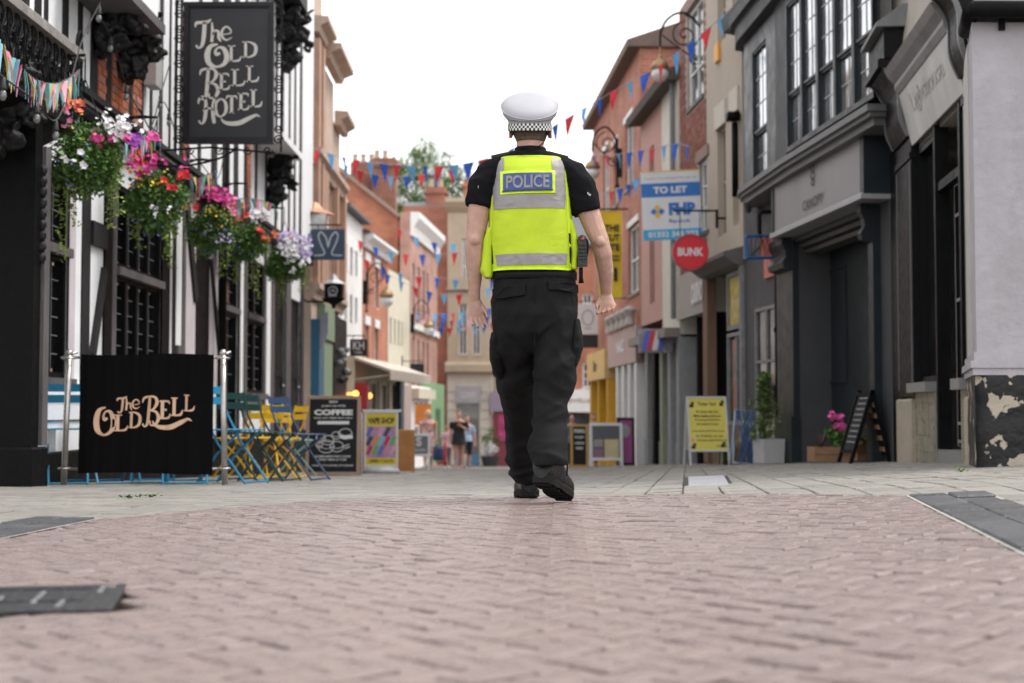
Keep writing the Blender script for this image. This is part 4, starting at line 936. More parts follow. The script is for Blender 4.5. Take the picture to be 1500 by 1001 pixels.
for u in (.1, ua*.55, ua-.25, ua+.1, ub-.28, uc-.2):
    b_ = TB.b(); top = 8.4 if u < ua-.3 else 6.0; b_.box(u, u+.28, -.02, .12, 3.5, top); b_.build('pilaster', tan2, tb)
bluep = mat('blue_shop_paint', (.012, .10, .19), .45, .15, 5); greenp = mat('sage_shop_paint', (.22, .30, .19), .6, .12, 5)
part(TB, tb, 'blue_pilaster', bluep, .0, TB.u(463), .0, .16, -.5, 2.95); part(TB, tb, 'shopfront_panel', greenp, TB.u(463.5), TB.u(479), .0, .12, -.5, 2.6); part(TB, tb, 'shopfront_panel', greenp, TB.u(464), TB.u(479), .0, .16, 2.62, 3.3)
b_ = TB.b(); u0 = TB.u(457); b_.prof([(.16, 3.0), (.32, 3.1), (.32, 2.7), (.16, 2.3)], .05, u0); b_.build('console_bracket', mat('grey_lilac', (.33, .33, .40), .7, .1), tb)
b_ = TB.b(); b_.box(TB.u(479.5), TB.u(499), 0, .14, -.5, 3.2); b_.build('dark_shopfront', black, tb)
for i in range(9): b_ = TB.b(); b_.ball((TB.u(483+i*1.6), .22, 2.2+.35*sin(i*2.3)), .075, 8, 6); b_.build('globe_lamp', mat('mixed_greys_%d' % (i % 3), ((.2, .2, .21), (.3, .3, .3), (.02, .02, .02))[i % 3], .7, .4, 4), tb)

def hang_sign(name, label, px0, px1, py0, py1, Y, fm, thick=.05, cat='sign', arm=None, wallx=-1):
    """board hung square to the street from an iron arm"""
    p0, p1 = atY(px0, py0, Y), atY(px1, py1, Y); c = (p0+p1)/2; t = thing(name, label, cat, c); T = Matrix.Translation(c); a, h = (p1.x-p0.x)/2, (p0.z-p1.z)/2
    b = B(T); b.box(-a, a, -thick/2, thick/2, -h, h, .008); bd = b.build('board', fm, t)
    b = B(T); x = arm if arm else .25; e = wallx*(a+x)
    b.tube([(-wallx*a*.8, 0, h+.08), (e, 0, h+.08)], .014, 6); b.tube([(-a*.6, 0, h), (-a*.6, 0, h+.08)], .008, 5); b.tube([(a*.6, 0, h), (a*.6, 0, h+.08)], .008, 5); b.tube([(e, 0, h-.1), (e, 0, h+.25)], .018, 6)
    b.build('iron_arm', ironw, t); return t, T, a, h, bd
navy = mat('navy_sign', (.025, .05, .095), .5, .08, 4); palep = mat('pale_print', (.55, .56, .58), .7)
t, T, a, h, bd = hang_sign('leaf_shop_sign', 'navy hanging sign with a pale outline of two leaves', 456, 505, 336, 381, 25.9, navy)
b_ = B(T); y0, y1 = -.031, -.026
for sx in (-1, 1): b_.ribbon([(x*a*sx+.02*a, z*h, .022) for x, z in crom([(0, -.25), (.12, .4), (.42, .8), (.58, .55), (.45, .05), (.22, -.5), (.3, -.68), (.85, -.72)], 5)], y0, y1)
b_.build('leaf_outline', palep, bd)
t, T, a, h, bd = hang_sign('initials_shop_sign', 'small black hanging sign lettered KH', 513, 538, 497, 522, 33, signb)
print_(Matrix.Translation(t.location) @ Matrix.Translation((0, -.02, 0)), bd, chalkw, [('KH', 0, -h*.25, a*1.3, h*1.0, .01), ('HAIR', 0, -h*.7, a*.9, h*.25, .01)])
t, T, a, h, bd = hang_sign('square_black_sign', 'small square black sign above the awning end', 601, 621, 533, 549, 44, signb)
orangep = mat('orange_sign', (.75, .25, .04), .5)
part(Fac((atY(608, 676, 45).x, 45), (atY(632, 676, 45).x, 45.001), 'L'), t, 'orange_board', orangep, 0, .5, 0, .05, atY(610, 558, 45).z, atY(610, 527, 45).z)
# copper lantern over the shop, black lantern sign
copper = mat('copper', (.42, .20, .12), .5, .3, 12, metal=.45); pgl = mat('milky_lantern_glass', (.62, .62, .6), .25, .2, 6)
def box_lantern(name, label, px, pyt, pyb, wpx, Y, cm, gm, emblem=False, rm=None):
    p = atY(px, (pyt+pyb)/2, Y); h = (atY(px, pyt, Y).z-atY(px, pyb, Y).z); w_ = wpx/FPX*Y; t = thing(name, label, 'lantern', p); T = Matrix.Translation(p)
    b = B(T); b.lathe([(w_*.72, h*.22), (w_*.5, h*.28), (w_*.3, h*.34), (w_*.1, h*.48), (.01, h*.5)], 4); b.build('roof', rm or cm, t)
    b = B(T)
    for sx in (-1, 1):
        for sy in (-1, 1): b.tube([(sx*w_*.48, sy*w_*.48, h*.2), (sx*w_*.46, sy*w_*.46, -h*.2)], .012, 5)
    b.lathe([(w_*.68, -h*.2), (w_*.68, -h*.23), (w_*.4, -h*.32), (w_*.12, -h*.4), (w_*.12, -h*.5)], 4); b.tube([(0, 0, -h*.3), (-.5, 0, -h*.3), (-.6, 0, -h*.2)], .02, 6); b.build('frame', cm, t)
    b = B(T); b.box(-w_*.45, w_*.45, -w_*.45, w_*.45, -h*.2, h*.2); gl = b.build('glass_box', gm, t)
    if emblem:
        b = B(T); y = -w_*.45-.006
        b.ribbon([(w_*.25*cos(k), w_*.25*sin(k), .02) for k in [i*pi/12 for i in range(25)]], y, y+.004); b.ribbon([(-w_*.1, -w_*.08, .02), (0, w_*.1, .03), (w_*.1, -w_*.08, .02)], y, y+.004)
        letters(b, 'BAR', 0, -h*.17, w=w_*.5, h=h*.06, y=y); b.build('emblem', palep, gl)
box_lantern('copper_wall_lantern', 'square copper lantern with milky glass on the wall beside the last basket', 461, 296, 362, 42, 26.3, copper, pgl)
box_lantern('black_lantern_sign', 'black lantern with a round white emblem hanging under the leaf sign', 489, 402, 452, 25, 26.6, black, black, True, mat('pale_lantern_roof', (.55, .55, .56), .5))

def house(name, label, F, ztop, wm, rows, fm=whitep, gm=glass_f, cols=2, wr=2, head=None, ground=None, roof=None, roofm=None, body=6, cornice=None, cm=None, z0=0.0):
    """generic street house: rows = (z0, z1, [(u0,u1)...]); openings with windows, heads, roof and cornice"""
    t = thing(name, label, 'building', F.w(0, 0, 0)); hol = [(u0, u1, a, c) for a, c, L_ in rows for u0, u1 in L_]
    b = F.b(); wall(F, b, 0, F.len, z0, ztop, hol, 0, .15, body); b.build('wall', wm, t)
    for h in hol:
        window(F, t, *h, -.1, fm, gm, cols, wr, .05, .035, .1, fm)
        if head: part(F, t, 'window_head', head, h[0]-.12, h[1]+.12, -.01, .05, h[3]+.01, h[3]+.28)
    if cornice: b = F.b(); b.prof([(0, ztop-cornice), (.1, ztop-cornice), (.15, ztop-cornice*.6), (.35, ztop-cornice*.25), (.35, ztop), (0, ztop+.02)], 0, F.len); b.build('cornice', cm or whitep, t)
    if roof: b = F.b(); b.prof([(.25, ztop+.02), (.25, ztop+.1), (-body/2, ztop+roof), (-body-.2, ztop+.1), (-body-.2, ztop+.02)], -.1, F.len+.1); b.build('roof', roofm or slate, t)
    return t
WBf = Fac((-4.80, 40), (-4.64, 43.9), 'L')
wb = house('white_rendered_house', 'white painted house front with small dark windows behind the black lantern', WBf, 7.4, whitep, [(a, a+.75, [(.5, .95), (1.5, 1.95), (2.5, 2.9)]) for a in (2.9, 4.3, 5.7)], black, roof=1.3, roofm=slate, body=7)
b_ = WBf.b(); b_.prism([(0, 7.42), (3.2, 7.42), (0, 8.2)], -.1, -.4); b_.build('parapet', whitep, wb)
BBf = Fac((-4.65, 44), (-4.29, 49.0), 'L')
house('red_brick_terrace_house', 'red brick terrace house with white window heads behind the scrolled street lamp', BBf, 7.3, brick_or, [(3.0, 4.5, [(.5, 1.2), (2.3, 3.0)]), (5.2, 6.5, [(.5, 1.2), (2.3, 3.0)])], whitep, glass_f, 1, 2, whitep, cornice=.4, roof=.8, roofm=slate)
CBf = Fac((-4.28, 49.05), (-3.90, 54.1), 'L')
house('cream_house', 'cream painted house front with rows of narrow green framed windows', CBf, 6.9, cream, [(a, a+.85, [(.4, .75), (1.3, 1.65), (2.2, 2.55), (3.0, 3.3)]) for a in (2.6, 4.4)], mat('green_frames', (.15, .3, .16), .6), glass_f, 1, 2, body=5)
PBf = Fac((-3.89, 54.2), (-3.27, 62.0), 'L')
pinkr = brickmat('pink_brick', (.46, .25, .20), (.40, .21, .17), (.45, .35, .3))
pb = house('white_corniced_house', 'pink brick house with a heavy white cornice and tall windows', PBf, 9.8, pinkr, [(2.9, 5.0, [(.5, 1.1), (1.9, 2.5), (3.3, 3.9), (4.6, 5.1)]), (5.9, 7.9, [(.5, 1.1), (1.9, 2.5), (3.3, 3.9), (4.6, 5.1)])], whitep, glass_f, 1, 2, cornice=.9, body=.4)
part(PBf, pb, 'string_course', whitep, 0, PBf.len, 0, .12, 5.35, 5.6); part(PBf, pb, 'shop_fascia', whitep, 0, PBf.len, 0, .3, 2.3, 2.6)
# brick gable and chimney of the same block, facing the street's near end
p0, p1, p2 = atY(480, 236, 55), atY(584, 320, 55), atY(505, 250, 55)
gb = thing('brick_gable_house', 'big orange brick gable with sloping edge and tall chimney above the terrace', 'building', (p1.x-2, 55, gs(55))); T = Matrix.Translation((0, 55, 0))
b_ = B(T); b_.prism([(p0.x-3, -3), (p1.x-.02, -3), (p1.x-.02, p1.z), (p0.x, p0.z), (p0.x-3, p0.z-2)], 0, 5); b_.build('gable_wall', brick_or, gb)
b_ = B(T); b_.beam((p0.x, 2.4, p0.z+.06), (p1.x+.05, 2.4, p1.z+.06), 5.3, .14, (0, 0, 1)); b_.build('verge_coping', mat('verge_stone', (.3, .22, .18), .8), gb)
c0_, c1_ = atY(546, 232, 56), atY(580, 232, 56)
b_ = B(); b_.box(c0_.x, c1_.x, 55.9, 56.8, 3, c0_.z, .0); b_.box(c0_.x-.08, c1_.x+.08, 55.8, 56.9, c0_.z-.35, c0_.z-.1); ch = b_.build('chimney', brick_dk, gb)
d0 = atY(515, 240, 57.5); b_ = B(); b_.box(d0.x, c0_.x+.3, 57.1, 57.9, 3, d0.z); b_.build('chimney', brick_dk, gb)
potm = mat('buff_pot', (.45, .35, .25), .8)
for i in range(5):
    x = d0.x+.15+i*.33; b_ = B(Matrix.Translation((x, 57.5 if x < c0_.x else 56.4, d0.z if x < c0_.x else c0_.z))); b_.lathe([(.11, 0), (.09, .3), (.12, .32), (.12, .38), (.08, .38)], 10); b_.build('chimney_pot', potm, ch)
# low shop with a canvas awning standing out under the terrace
ASf = Fac((-3.72, 33.6), (-3.15, 40.0), 'L')
ash = thing('awning_shop', 'low cream shopfront with a pale sloping awning, lit by small orange lamps', 'shop', ASf.w(0, 0, 0))
b_ = ASf.b(); wall(ASf, b_, 0, ASf.len, 0, 2.75, [(.6+i*1.5, 1.8+i*1.5, .5, 2.2) for i in range(4)], 0, .15, .5); b_.build('wall', cream, ash)
for i in range(4): window(ASf, ash, .6+i*1.5, 1.8+i*1.5, .5, 2.2, -.1, whitep, glass_f, 2, 1, .06, .04)
part(ASf, ash, 'red_post', mat('red_paint', (.35, .02, .03), .5), .0, .25, .02, .3, 0, 2.1)
b_ = ASf.b(); b_.prof([(0, 2.72), (.0, 2.66), (.85, 2.36), (.85, 2.18), (.87, 2.18), (.87, 2.42)], -.05, ASf.len); b_.build('awning', mat('awning_canvas', (.50, .45, .39), .85, .08, 3), ash)
for i in range(4): b_ = ASf.b(); b_.beam((.2+i*1.9, 0, 2.2), (.2+i*2.1, .83, 2.3), .03, .03); b_.build('awning_arm', whitep, ash)
lampm = mat('amber_lamp', (1, .30, .05), .5, emit=3.0)
for px, py in ((521, 577), (541, 580)):
    u, z = ASf.uz(px, py, .2); b_ = ASf.b(); b_.ball((u, .2, z), .07); b_.box(u-.02, u+.02, 0, .15, z-.02, z+.02); b_.build('amber_lamp', lampm, ash)
for px0, px1, m_ in ((588, 602, 'dark'), ):
    part(ASf, ash, 'teal_doorway', mat('teal_dark', (.01, .05, .07), .5), ASf.len-.6, ASf.len, 0, .12, 0, 2.3)
# shops under the far terrace
GSf = Fac((-3.42, 48.5), (-2.85, 59.5), 'L')
gsh = thing('green_shop', 'pale green and white shopfronts under the far terrace', 'shop', GSf.w(0, 0, 0))
part(GSf, gsh, 'shop_wall', whitep, 0, GSf.len*.55, -.4, 0, 0, 2.9); part(GSf, gsh, 'green_wall', mat('apple_green', (.22, .42, .22), .6, .1), GSf.len*.55, GSf.len, -.4, .02, 0, 3.1)
for i in range(3): window(GSf, gsh, .5+i*1.5, 1.6+i*1.5, .6, 2.4, .03, whitep, glass_f, 1, 2, .07, .05)
part(GSf, gsh, 'green_door', mat('deep_green', (.05, .16, .07), .5), GSf.len*.7, GSf.len*.82, .02, .06, 0, 2.1); part(GSf, gsh, 'fascia', mat('cream_fascia', (.6, .55, .45), .6), 0, GSf.len*.5, 0, .25, 2.45, 2.8)

# --- stone building that closes the street
EF = Fac((-3.55, 66), (3.8, 66.001), 'L')        # u runs to the right here, n towards the camera
EX = lambda px: atY(px, 676, 66).x+3.55
EZ = lambda py: atY(700, py, 66).z-gs(66)
eb = thing('street_end_stone_building', 'pale stone building closing the street with a grey shuttered doorway', 'building', EF.w(0, 0, 0))
stonee = mat('pale_end_stone', (.50, .42, .31), .85, .12, 1.6, .3, 12, dirt=.35, dirtcol=(.25, .2, .15)); white_st = mat('white_ground_stone', (.66, .64, .57), .8, .08, 2)
ew = [(EX(672), EX(684), EZ(520), EZ(445)), (EX(692), EX(704), EZ(520), EZ(445)), (EX(676), EX(684), EZ(430), EZ(350)), (EX(694), EX(702), EZ(430), EZ(350)), (EX(722), EX(734), EZ(520), EZ(445)), (EX(730), EX(740), EZ(430), EZ(350)), (EX(800), EX(812), EZ(520), EZ(445)), (EX(840), EX(855), EZ(520), EZ(445))]
b_ = EF.b(); wall(EF, b_, EX(655), 7.35, EZ(545), EZ(300), ew, 0, .2, 6); b_.build('wall', stonee, eb)
for h in ew: window(EF, eb, *h, -.12, whitep, glass_f, 2, 2, .06, .05, .15, stonee)
dr_ = (EX(669), EX(702), 0, EZ(585))
b_ = EF.b(); wall(EF, b_, EX(655), EX(722), 0, EZ(546), [dr_], .1, .4, 0); b_.build('ground_floor_wall', white_st, eb)
for i in range(9):
    for u0, u1 in ((EX(656), EX(667)), (EX(704), EX(716))): part(EF, eb, 'rusticated_block', white_st, u0, u1, .1, .18, .05+i*.42, .43+i*.42)
b_ = EF.b()
for i in range(26): b_.box(dr_[0], dr_[1], -.2, -.17+.02*(i % 2), .5+i*.095, .59+i*.095)
b_.build('roller_shutter', mat('shutter_grey', (.2, .2, .2), .5, .1), eb); part(EF, eb, 'shutter_box', mat('signage_grey', (.42, .43, .46), .5), dr_[0]-.05, dr_[1]+.05, .1, .3, EZ(590), EZ(566)); part(EF, eb, 'blue_step', mat('blue_step', (.1, .25, .4), .6), dr_[0], dr_[1], -.15, .15, 0, .5)
b_ = EF.b()
letters(b_, 'CLOSED', (dr_[0]+dr_[1])/2, EZ(583), w=.7, h=.25, y=.31); b_.build('lettering', chalkw, eb)
b_ = EF.b(); b_.prof([(0, EZ(550)), (.45, EZ(545)), (.45, EZ(535)), (0, EZ(530))], EX(652), 7.35); b_.build('cornice', stonee, eb)
b_ = EF.b(); b_.prof([(0, EZ(312)), (.3, EZ(305)), (.5, EZ(298)), (.5, EZ(292)), (0, EZ(290))], EX(652), 7.35); b_.build('cornice', stonee, eb)
b_ = EF.b(); b_.prism([(EX(652), EZ(425)), (EX(700), EZ(425)), (EX(676), EZ(405))], 0, .2); b_.build('pediment', stonee, eb)
part(EF, eb, 'side_shop', mat('maroon_shop', (.25, .06, .08), .5), EX(722), 7.3, 0, .2, 0, 2.4); part(EF, eb, 'ground_floor_wall', stonee, EX(722.2), 7.32, -.2, .02, -.5, EZ(546)); part(EF, eb, 'shop_fascia', mat('lilac_fascia', (.35, .3, .4), .5), EX(718), EX(760), .2, .35, 2.5, 3.4); part(EF, eb, 'shop_poster', mat('pink_poster', (.5, .06, .2), .5, .5, 3), EX(730), EX(744), .2, .25, 1.1, 2.4)
b_ = EF.b(); b_.box(-1.6, EX(656), -5, -.5, 0, EZ(300)); b_.build('brick_side_wall', brick_far, eb)
for px0, px1, py, m_ in ((620, 650, 268, brick_far), (677, 712, 258, brick_far), (800, 830, 262, brick_far)):
    b_ = EF.b(); b_.box(EX(px0), EX(px1), -2, -1.2, EZ(320), EZ(py)); b_.box(EX(px0)-.1, EX(px1)+.1, -2.1, -1.1, EZ(py+10), EZ(py+6)); c_ = b_.build('chimney', m_, eb)
    for k in range(2): b_ = EF.b(); b_.lathe([(.13, EZ(py)), (.11, EZ(py)+.4), (.14, EZ(py)+.45), (.1, EZ(py)+.45)], 8, (EX(px0+8+k*14), -1.6, 0)); b_.build('chimney_pot', potm, c_)
b_ = EF.b(); b_.prof([(-.5, EZ(300)), (-3, EZ(283)), (-6, EZ(300))], -1.6, 7.2); b_.build('roof', slate, eb)
# planter with white and green by the shuttered door
b_ = thing('white_flower_tub', 'tub of white flowers and green leaves beside the shuttered doorway', 'planter', (atY(718, 685, 58).x, 58, gs(58))); T = Matrix.Translation(b_.location); ft = b_
b_ = B(T); b_.lathe([(.3, 0), (.38, .4), (.35, .4)], 12); b_.build('tub', mat('dark_tub', (.06, .06, .07), .6), ft)
rn = random.Random(3); b_ = B(T); [clump(b_, (rn.gauss(0, .22), rn.gauss(0, .15), .95+rn.gauss(0, .15)), .2, 40, .12, rn, leafq) for _ in range(8)]; b_.build('foliage', mat('tub_leaf', (.1, .22, .05), .6), ft)
b_ = B(T); clump(b_, (0, -.2, .7), .3, 90, .09, rn, lambda bb, p, s, r: flower(bb, p, s, r, V((0, -1, .2)))); b_.build('white_blossoms', petm['white'], ft)

# --- tree behind the roofs
def tree(name, label, x, y, h, rx, zc_, rz, n, seed, lm, ls=.16):
    rn = random.Random(seed); t = thing(name, label, 'tree', (x, y, 0)); T = Matrix.Translation((x, y, 0))
    b = B(T); b.tube([(0, 0, 0), (.1, 0, h*.4), (-.05, .1, h*.75)], [.35, .25, .12], 10)
    for k in range(9):
        a = k*2.4; z = h*(.42+.05*k); b.tube([(0, 0, z), (cos(a)*rx*.4, sin(a)*rx*.4, z+1.2), (cos(a)*rx*.8, sin(a)*rx*.8, z+2.2)], [.12, .07, .03], 6)
    b.build('trunk', mat('bark', (.1, .075, .05), .9, .3, 5, .5), t)
    b = B(T)
    for k in range(n):
        d = V((rn.gauss(0, 1), rn.gauss(0, 1), rn.gauss(0, 1))).normalized()*(rn.random()**.35); c = (d.x*rx, d.y*rx, zc_+d.z*rz); clump(b, c, rn.uniform(.4, .9), 100, ls, rn, leafq, .7)
    b.build('crown', lm, t)
tp = atY(618, 250, 88)
tree('broadleaf_tree', 'green leafy tree rising behind the chimneys at the end of the street', tp.x, 88, tp.z, 3.1, tp.z-2.2, 4.0, 240, 5, mat('tree_leaf', (.12, .20, .045), .6, .3, 3))
# ================================================================== RIGHT: THE WHITE CORNER HOUSE
peel = mat('old_white_paint', (.37, .352, .378), .8, .12, 3, .6, 11, dirt=.6, dirtcol=(.22, .205, .205))
def peelmat():
    m = mat('peeling_black_paint', (.008, .0085, .0095), .45, .3, 8, .9, 9, spec=.35); n = m.node_tree.nodes; l = m.node_tree.links; bs = n['Principled BSDF']
    src = bs.inputs['Base Color'].links[0].from_socket; tc = n.new('ShaderNodeTexCoord')
    v = n.new('ShaderNodeTexNoise'); v.inputs['Scale'].default_value = 5.5; v.inputs['Detail'].default_value = 5; l.new(tc.outputs['Object'], v.inputs['Vector'])
    r = n.new('ShaderNodeMapRange'); r.inputs[1].default_value = .56; r.inputs[2].default_value = .575; l.new(v.outputs[0], r.inputs[0])
    mx = n.new('ShaderNodeMix'); mx.data_type = 'RGBA'; l.new(r.outputs[0], mx.inputs[0]); l.new(src, mx.inputs[6]); mx.inputs[7].default_value = (.40, .35, .28, 1); l.new(mx.outputs[2], bs.inputs['Base Color'])
    return m
pblack = peelmat()
CX, CY = 3.27, 10.0; TC = Matrix.Translation((0, 0, gs(10.0)))
ch_ = thing('white_corner_house', 'white painted corner house wall with peeling black plinth and black gutter', 'building', (CX, CY, .0))
poly2 = [(CX, CY), (CX+2.2, CY+.02), (CX+2.2, CY+1.9), (3.69, 11.52)]      # plan
def plan(b, P, z0, z1, k=0.0):
    cx = sum(p[0] for p in P)/len(P); cy = sum(p[1] for p in P)/len(P); n = len(P)
    Q = [(x+(x-cx)*k, y+(y-cy)*k) for x, y in P]
    b.add([(x, y, z0) for x, y in Q]+[(x, y, z1) for x, y in Q], [tuple(range(n-1, -1, -1)), tuple(range(n, 2*n))]+[(i, (i+1) % n, n+(i+1) % n, n+i) for i in range(n)]); return b
b_ = B(TC); plan(b_, poly2, .95, 3.30); b_.build('wall', peel, ch_)
b_ = B(TC); plan(b_, poly2, .79, .84, .03); b_.build('plinth_moulding', peel, ch_); b_ = B(TC); plan(b_, poly2, .84, .89, .045); b_.build('plinth_moulding', peel, ch_); b_ = B(TC); plan(b_, poly2, .89, .95, .02); b_.build('plinth_moulding', peel, ch_)
b_ = B(TC); n = 26           # lumpy plinth
for i in range(n):
    t = i/(n-1); p = (3.69+(CX-3.69)*min(1, t*2.2), 11.52+(CY-11.52)*min(1, t*2.2)) if t < 1/2.2 else (CX+2.2*(t*2.2-1)/1.2, CY)
    for j in range(10):
        z = -.05+.84*j/9; d = .03*noise.noise(V((p[0]*4, p[1]*4, z*5)))+.02*noise.noise(V((p[0]*13, p[1]*13, z*14)))
        b_.v.append((p[0]-.02+d*.6, p[1]-.03+d, z))
b_.f = [(i*10+j, i*10+j+1, (i+1)*10+j+1, (i+1)*10+j) for i in range(n-1) for j in range(9)]
b_.build('plinth', pblack, ch_, smooth=True)
b_ = B(TC); b_.beam((3.69, 11.52, 2.1), (CX+.14, CY+.52, 2.1), .012, 2.35); b_.build('corner_board', mat('corner_white', (.45, .43, .41), .7, .1, 4, dirt=.25, dirtcol=(.3, .27, .25)), ch_)
b_ = B(TC); b_.tube([(CX-.04, CY-.12, 3.36), (CX+2.5, CY-.12, 3.34)], .06, 10); b_.tube([(CX-.04, CY-.12, 3.36), (CX+.12, CY+.5, 3.37)], .06, 10); b_.build('gutter', black, ch_, smooth=True)
b_ = B(TC); plan(b_, [(CX, CY-.1), (CX+2.4, CY-.1), (CX+2.4, CY+2), (3.72, 11.6)], 3.42, 3.5); b_.build('eaves_board', mat('eaves_soffit', (.3, .29, .28), .8), ch_)
b_ = B(TC); b_.prof([(CY-.16, 3.5), (CY-.16, 3.53), (CY+2, 4.6), (CY+2, 3.5)], CX+.55, CX+2.4); b_.build('roof', slate, ch_)
b_ = B(TC); b_.box(CX+.19, CX+.23, CY-.03, CY, 3.24, 3.34); b_.build('gutter_bracket', black, ch_)

# ================================================================== RIGHT: SHOP WITH THE FADED SIGN
SH = Fac((3.69, 11.5), (4.07, 15.2), 'R', gs(13)); SU = lambda x, y=450, n=0: SH.u(x, y, n); SZ = lambda x, y, n=0: SH.z(x, y, n)
beige = mat('beige_render', (.36, .33, .29), .85, .1, 2.5, .3, 20, dirt=.3, dirtcol=(.24, .21, .18)); blk2 = mat('gloss_black', (.006, .0065, .0075), .45, .3, 10, .1, 40, spec=.12)
sp = thing('black_fronted_shop', 'black shopfront with faded grey sign and scrolled brackets next to the corner house', 'shop', SH.w(0, 0, 0))
uR0, uR1 = SU(1438), SU(1421); uL0, uL1 = SU(1342), SU(1320); ud0, ud1 = SU(1409), SU(1370)
zf0 = SZ(1315, 234, .03); zf1 = zf0+.5
b_ = SH.b(); wall(SH, b_, 0, SH.len, zf1+.25, 8.0, [], -.02, .1, 5); wall(SH, b_, 0, SH.len, 0, zf1+.25, [(uR1, uL0, .1, zf0-.02)], -.05, .5, 0); b_.build('wall', beige, sp)
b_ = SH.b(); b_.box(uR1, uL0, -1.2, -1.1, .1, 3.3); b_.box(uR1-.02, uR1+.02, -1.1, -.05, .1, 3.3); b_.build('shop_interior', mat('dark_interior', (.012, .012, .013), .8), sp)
for i, (a, c) in enumerate(((uR0, uR1), (uL0, uL1))):
    a, c = min(a, c), max(a, c); b_ = SH.b(); b_.box(a, c, -.05, .03, .78, zf0+.1); b_.box(a-.015, c+.015, -.05, .05, zf0-.12, zf0-.06); pl = b_.build('pilaster', blk2, sp)
    for e in (a+.04, c-.055): part(SH, pl, 'pilaster_moulding', mat('worn_edge', (.13, .13, .135), .4), e, e+.015, .028, .042, .85, zf0-.15)
    b_ = SH.b(); b_.box(a-.01, c+.01, -.05, .06, .08, .76, .015); b_.build('stone_base', mat('buff_stone', (.38, .32, .25), .85, .15, 5, .4, 25, dirt=.3, dirtcol=(.15, .12, .09)), sp)
    # scrolled console above each pilaster
    b_ = SH.b(); z0, z1 = zf0+.1, zf1+.28; pr = [(0, z0), (.05, z0)]+[(.06+.22*(t/12)**1.5+.04*sin(t/12*2*pi), z0+(z1-z0)*t/12) for t in range(13)]+[(0, z1)]
    b_.prof(pr, a, c); cs = b_.build('console', blk2, sp)
    for e in (a-.004, c-.026): b_ = SH.b(); b_.prof([(y+.012, z) for y, z in pr[1:-1]]+[(y-.03, z) for y, z in reversed(pr[1:-1])], e, e+.03); b_.build('console_edge', mat('worn_edge', (.13, .13, .135), .4), cs)
    b_ = SH.b(); b_.box(a-.03, c+.03, -.05, .34, z1, z1+.09, .02); b_.build('console_cap', blk2, sp)
# lead-capped box over the left bracket, panelled
b_ = SH.b(); a, c = uL0-.02, uL1+.06; z1 = zf1+.37; b_.box(a, c, 0, .28, z1, z1+.3); b_.build('bracket_box', blk2, sp)
b_ = SH.b(); b_.prof([(-.02, z1+.3), (.36, z1+.3), (.36, z1+.34), (.1, z1+.52), (-.02, z1+.52)], a-.06, c+.06); b_.build('lead_cap', mat('lead_sheet', (.16, .16, .165), .55, .2, 8, .3), sp)
# leaning fascia with faded lettering
ft_ = .12; fas = mat('faded_fascia', (.50, .50, .48), .5, .22, 2.5, .15, 30, stretch=(1, 1, .3), dirt=.35, dirtcol=(.12, .12, .12))
b_ = SH.b(); b_.prof([(0, zf0), (.02, zf0), (.02+ft_, zf1), (0, zf1)], uR1+.0, uL0); fo = b_.build('fascia', fas, sp)
fl_ = Matrix(((0, 0, 0, 0),)*4)
def slant(x, z): return x, z
b_ = SH.b(); letters(b_, 'Lighthouse', (uR1+uL0)/2, zf0+(zf1-zf0)*.38, w=1.5, h=.22, y=0, bold=.0, flip=False)
b_.v = [(x, .025+ft_*(z-zf0)/(zf1-zf0), z) for x, y, z in b_.v]; cxm = (uR1+uL0)/2; b_.v = [(2*cxm-x, y, z) for x, y, z in b_.v]
b_.build('faded_lettering', mat('faded_letters', (.42, .42, .405), .6, .5, 14), fo)
b_ = SH.b()
b_.prof([(0, zf1), (.15, zf1), (.18, zf1+.06), (.18, zf1+.1), (.24, zf1+.17), (.28, zf1+.24), (0, zf1+.26)], uR1, uL0); b_.build('cornice', mat('grey_cornice', (.20, .19, .19), .5, .3, 6, .2, dirt=.4, dirtcol=(.05, .05, .05)), sp)
b_ = SH.b(); b_.prof([(0, zf1+.27), (.20, zf1+.27), (.1, zf1+.5), (0, zf1+1.3)], uR1, uL0); b_.build('sloping_wall_top', beige, sp)
# windows each side of the recessed doorway
zs = .80
for (a, c) in ((uR1, ud0), (ud1, uL0)):
    window(SH, sp, a, c, zs+.12, zf0-.05, -.08, blk2, glass_d, 1, 1, .05, thick=.09, single=False)
    part(SH, sp, 'stone_sill', mat('grey_sill', (.22, .22, .22), .4, .1), a-.01, c+.02, -.12, .10, zs+.02, zs+.11)
    tl = part(SH, sp, 'tiled_riser', mat('tile_grout', (.30, .26, .22), .9), a, c, -.12, .015, .1, zs+.015)
    tm = mat('sage_tile', (.24, .23, .185), .3, .15, 10, .1, rnd=.15); u = a+.004; z_ = .12
    while z_ < zs-.04:
        u = a+.004
        while u < c-.03:
            e = min(u+.1, c-.004); b_ = SH.b(); b_.box(u, e, .0, .022, z_, z_+.145); b_.build('tile', tm, tl); u += .104
        z_ += .15
part(SH, sp, 'door_threshold', mat('threshold_grey', (.2, .2, .19), .6, .1), ud0, ud1, -.3, .0, .08, .30)
b_ = SH.b(); b_.box(ud0, ud0+.07, -.12, .0, .3, zf0); b_.box(ud1-.07, ud1, -.12, .0, .3, zf0); b_.box(ud0, ud1, -.1, -.02, 2.62, 2.7); b_.build('door_frame', blk2, sp)
part(SH, sp, 'black_end_panel', blk2, uL1+.01, SH.len, -.05, .0, .05, zf1)
gate = thing('folding_iron_gate', 'black barred folding gate closing the recessed shop doorway', 'gate', SH.w((ud0+ud1)/2, -.15, .3))
zt = [.34, 1.62, 2.35, 2.6]
for z_ in (.36, .52, 1.62, 2.38): part(SH, gate, 'cross_bar', mat('worn_edge2', (.36, .35, .35), .4), ud0+.08, ud1-.08, -.19, -.165, z_, z_+.028)
k = 0; u = ud0+.09
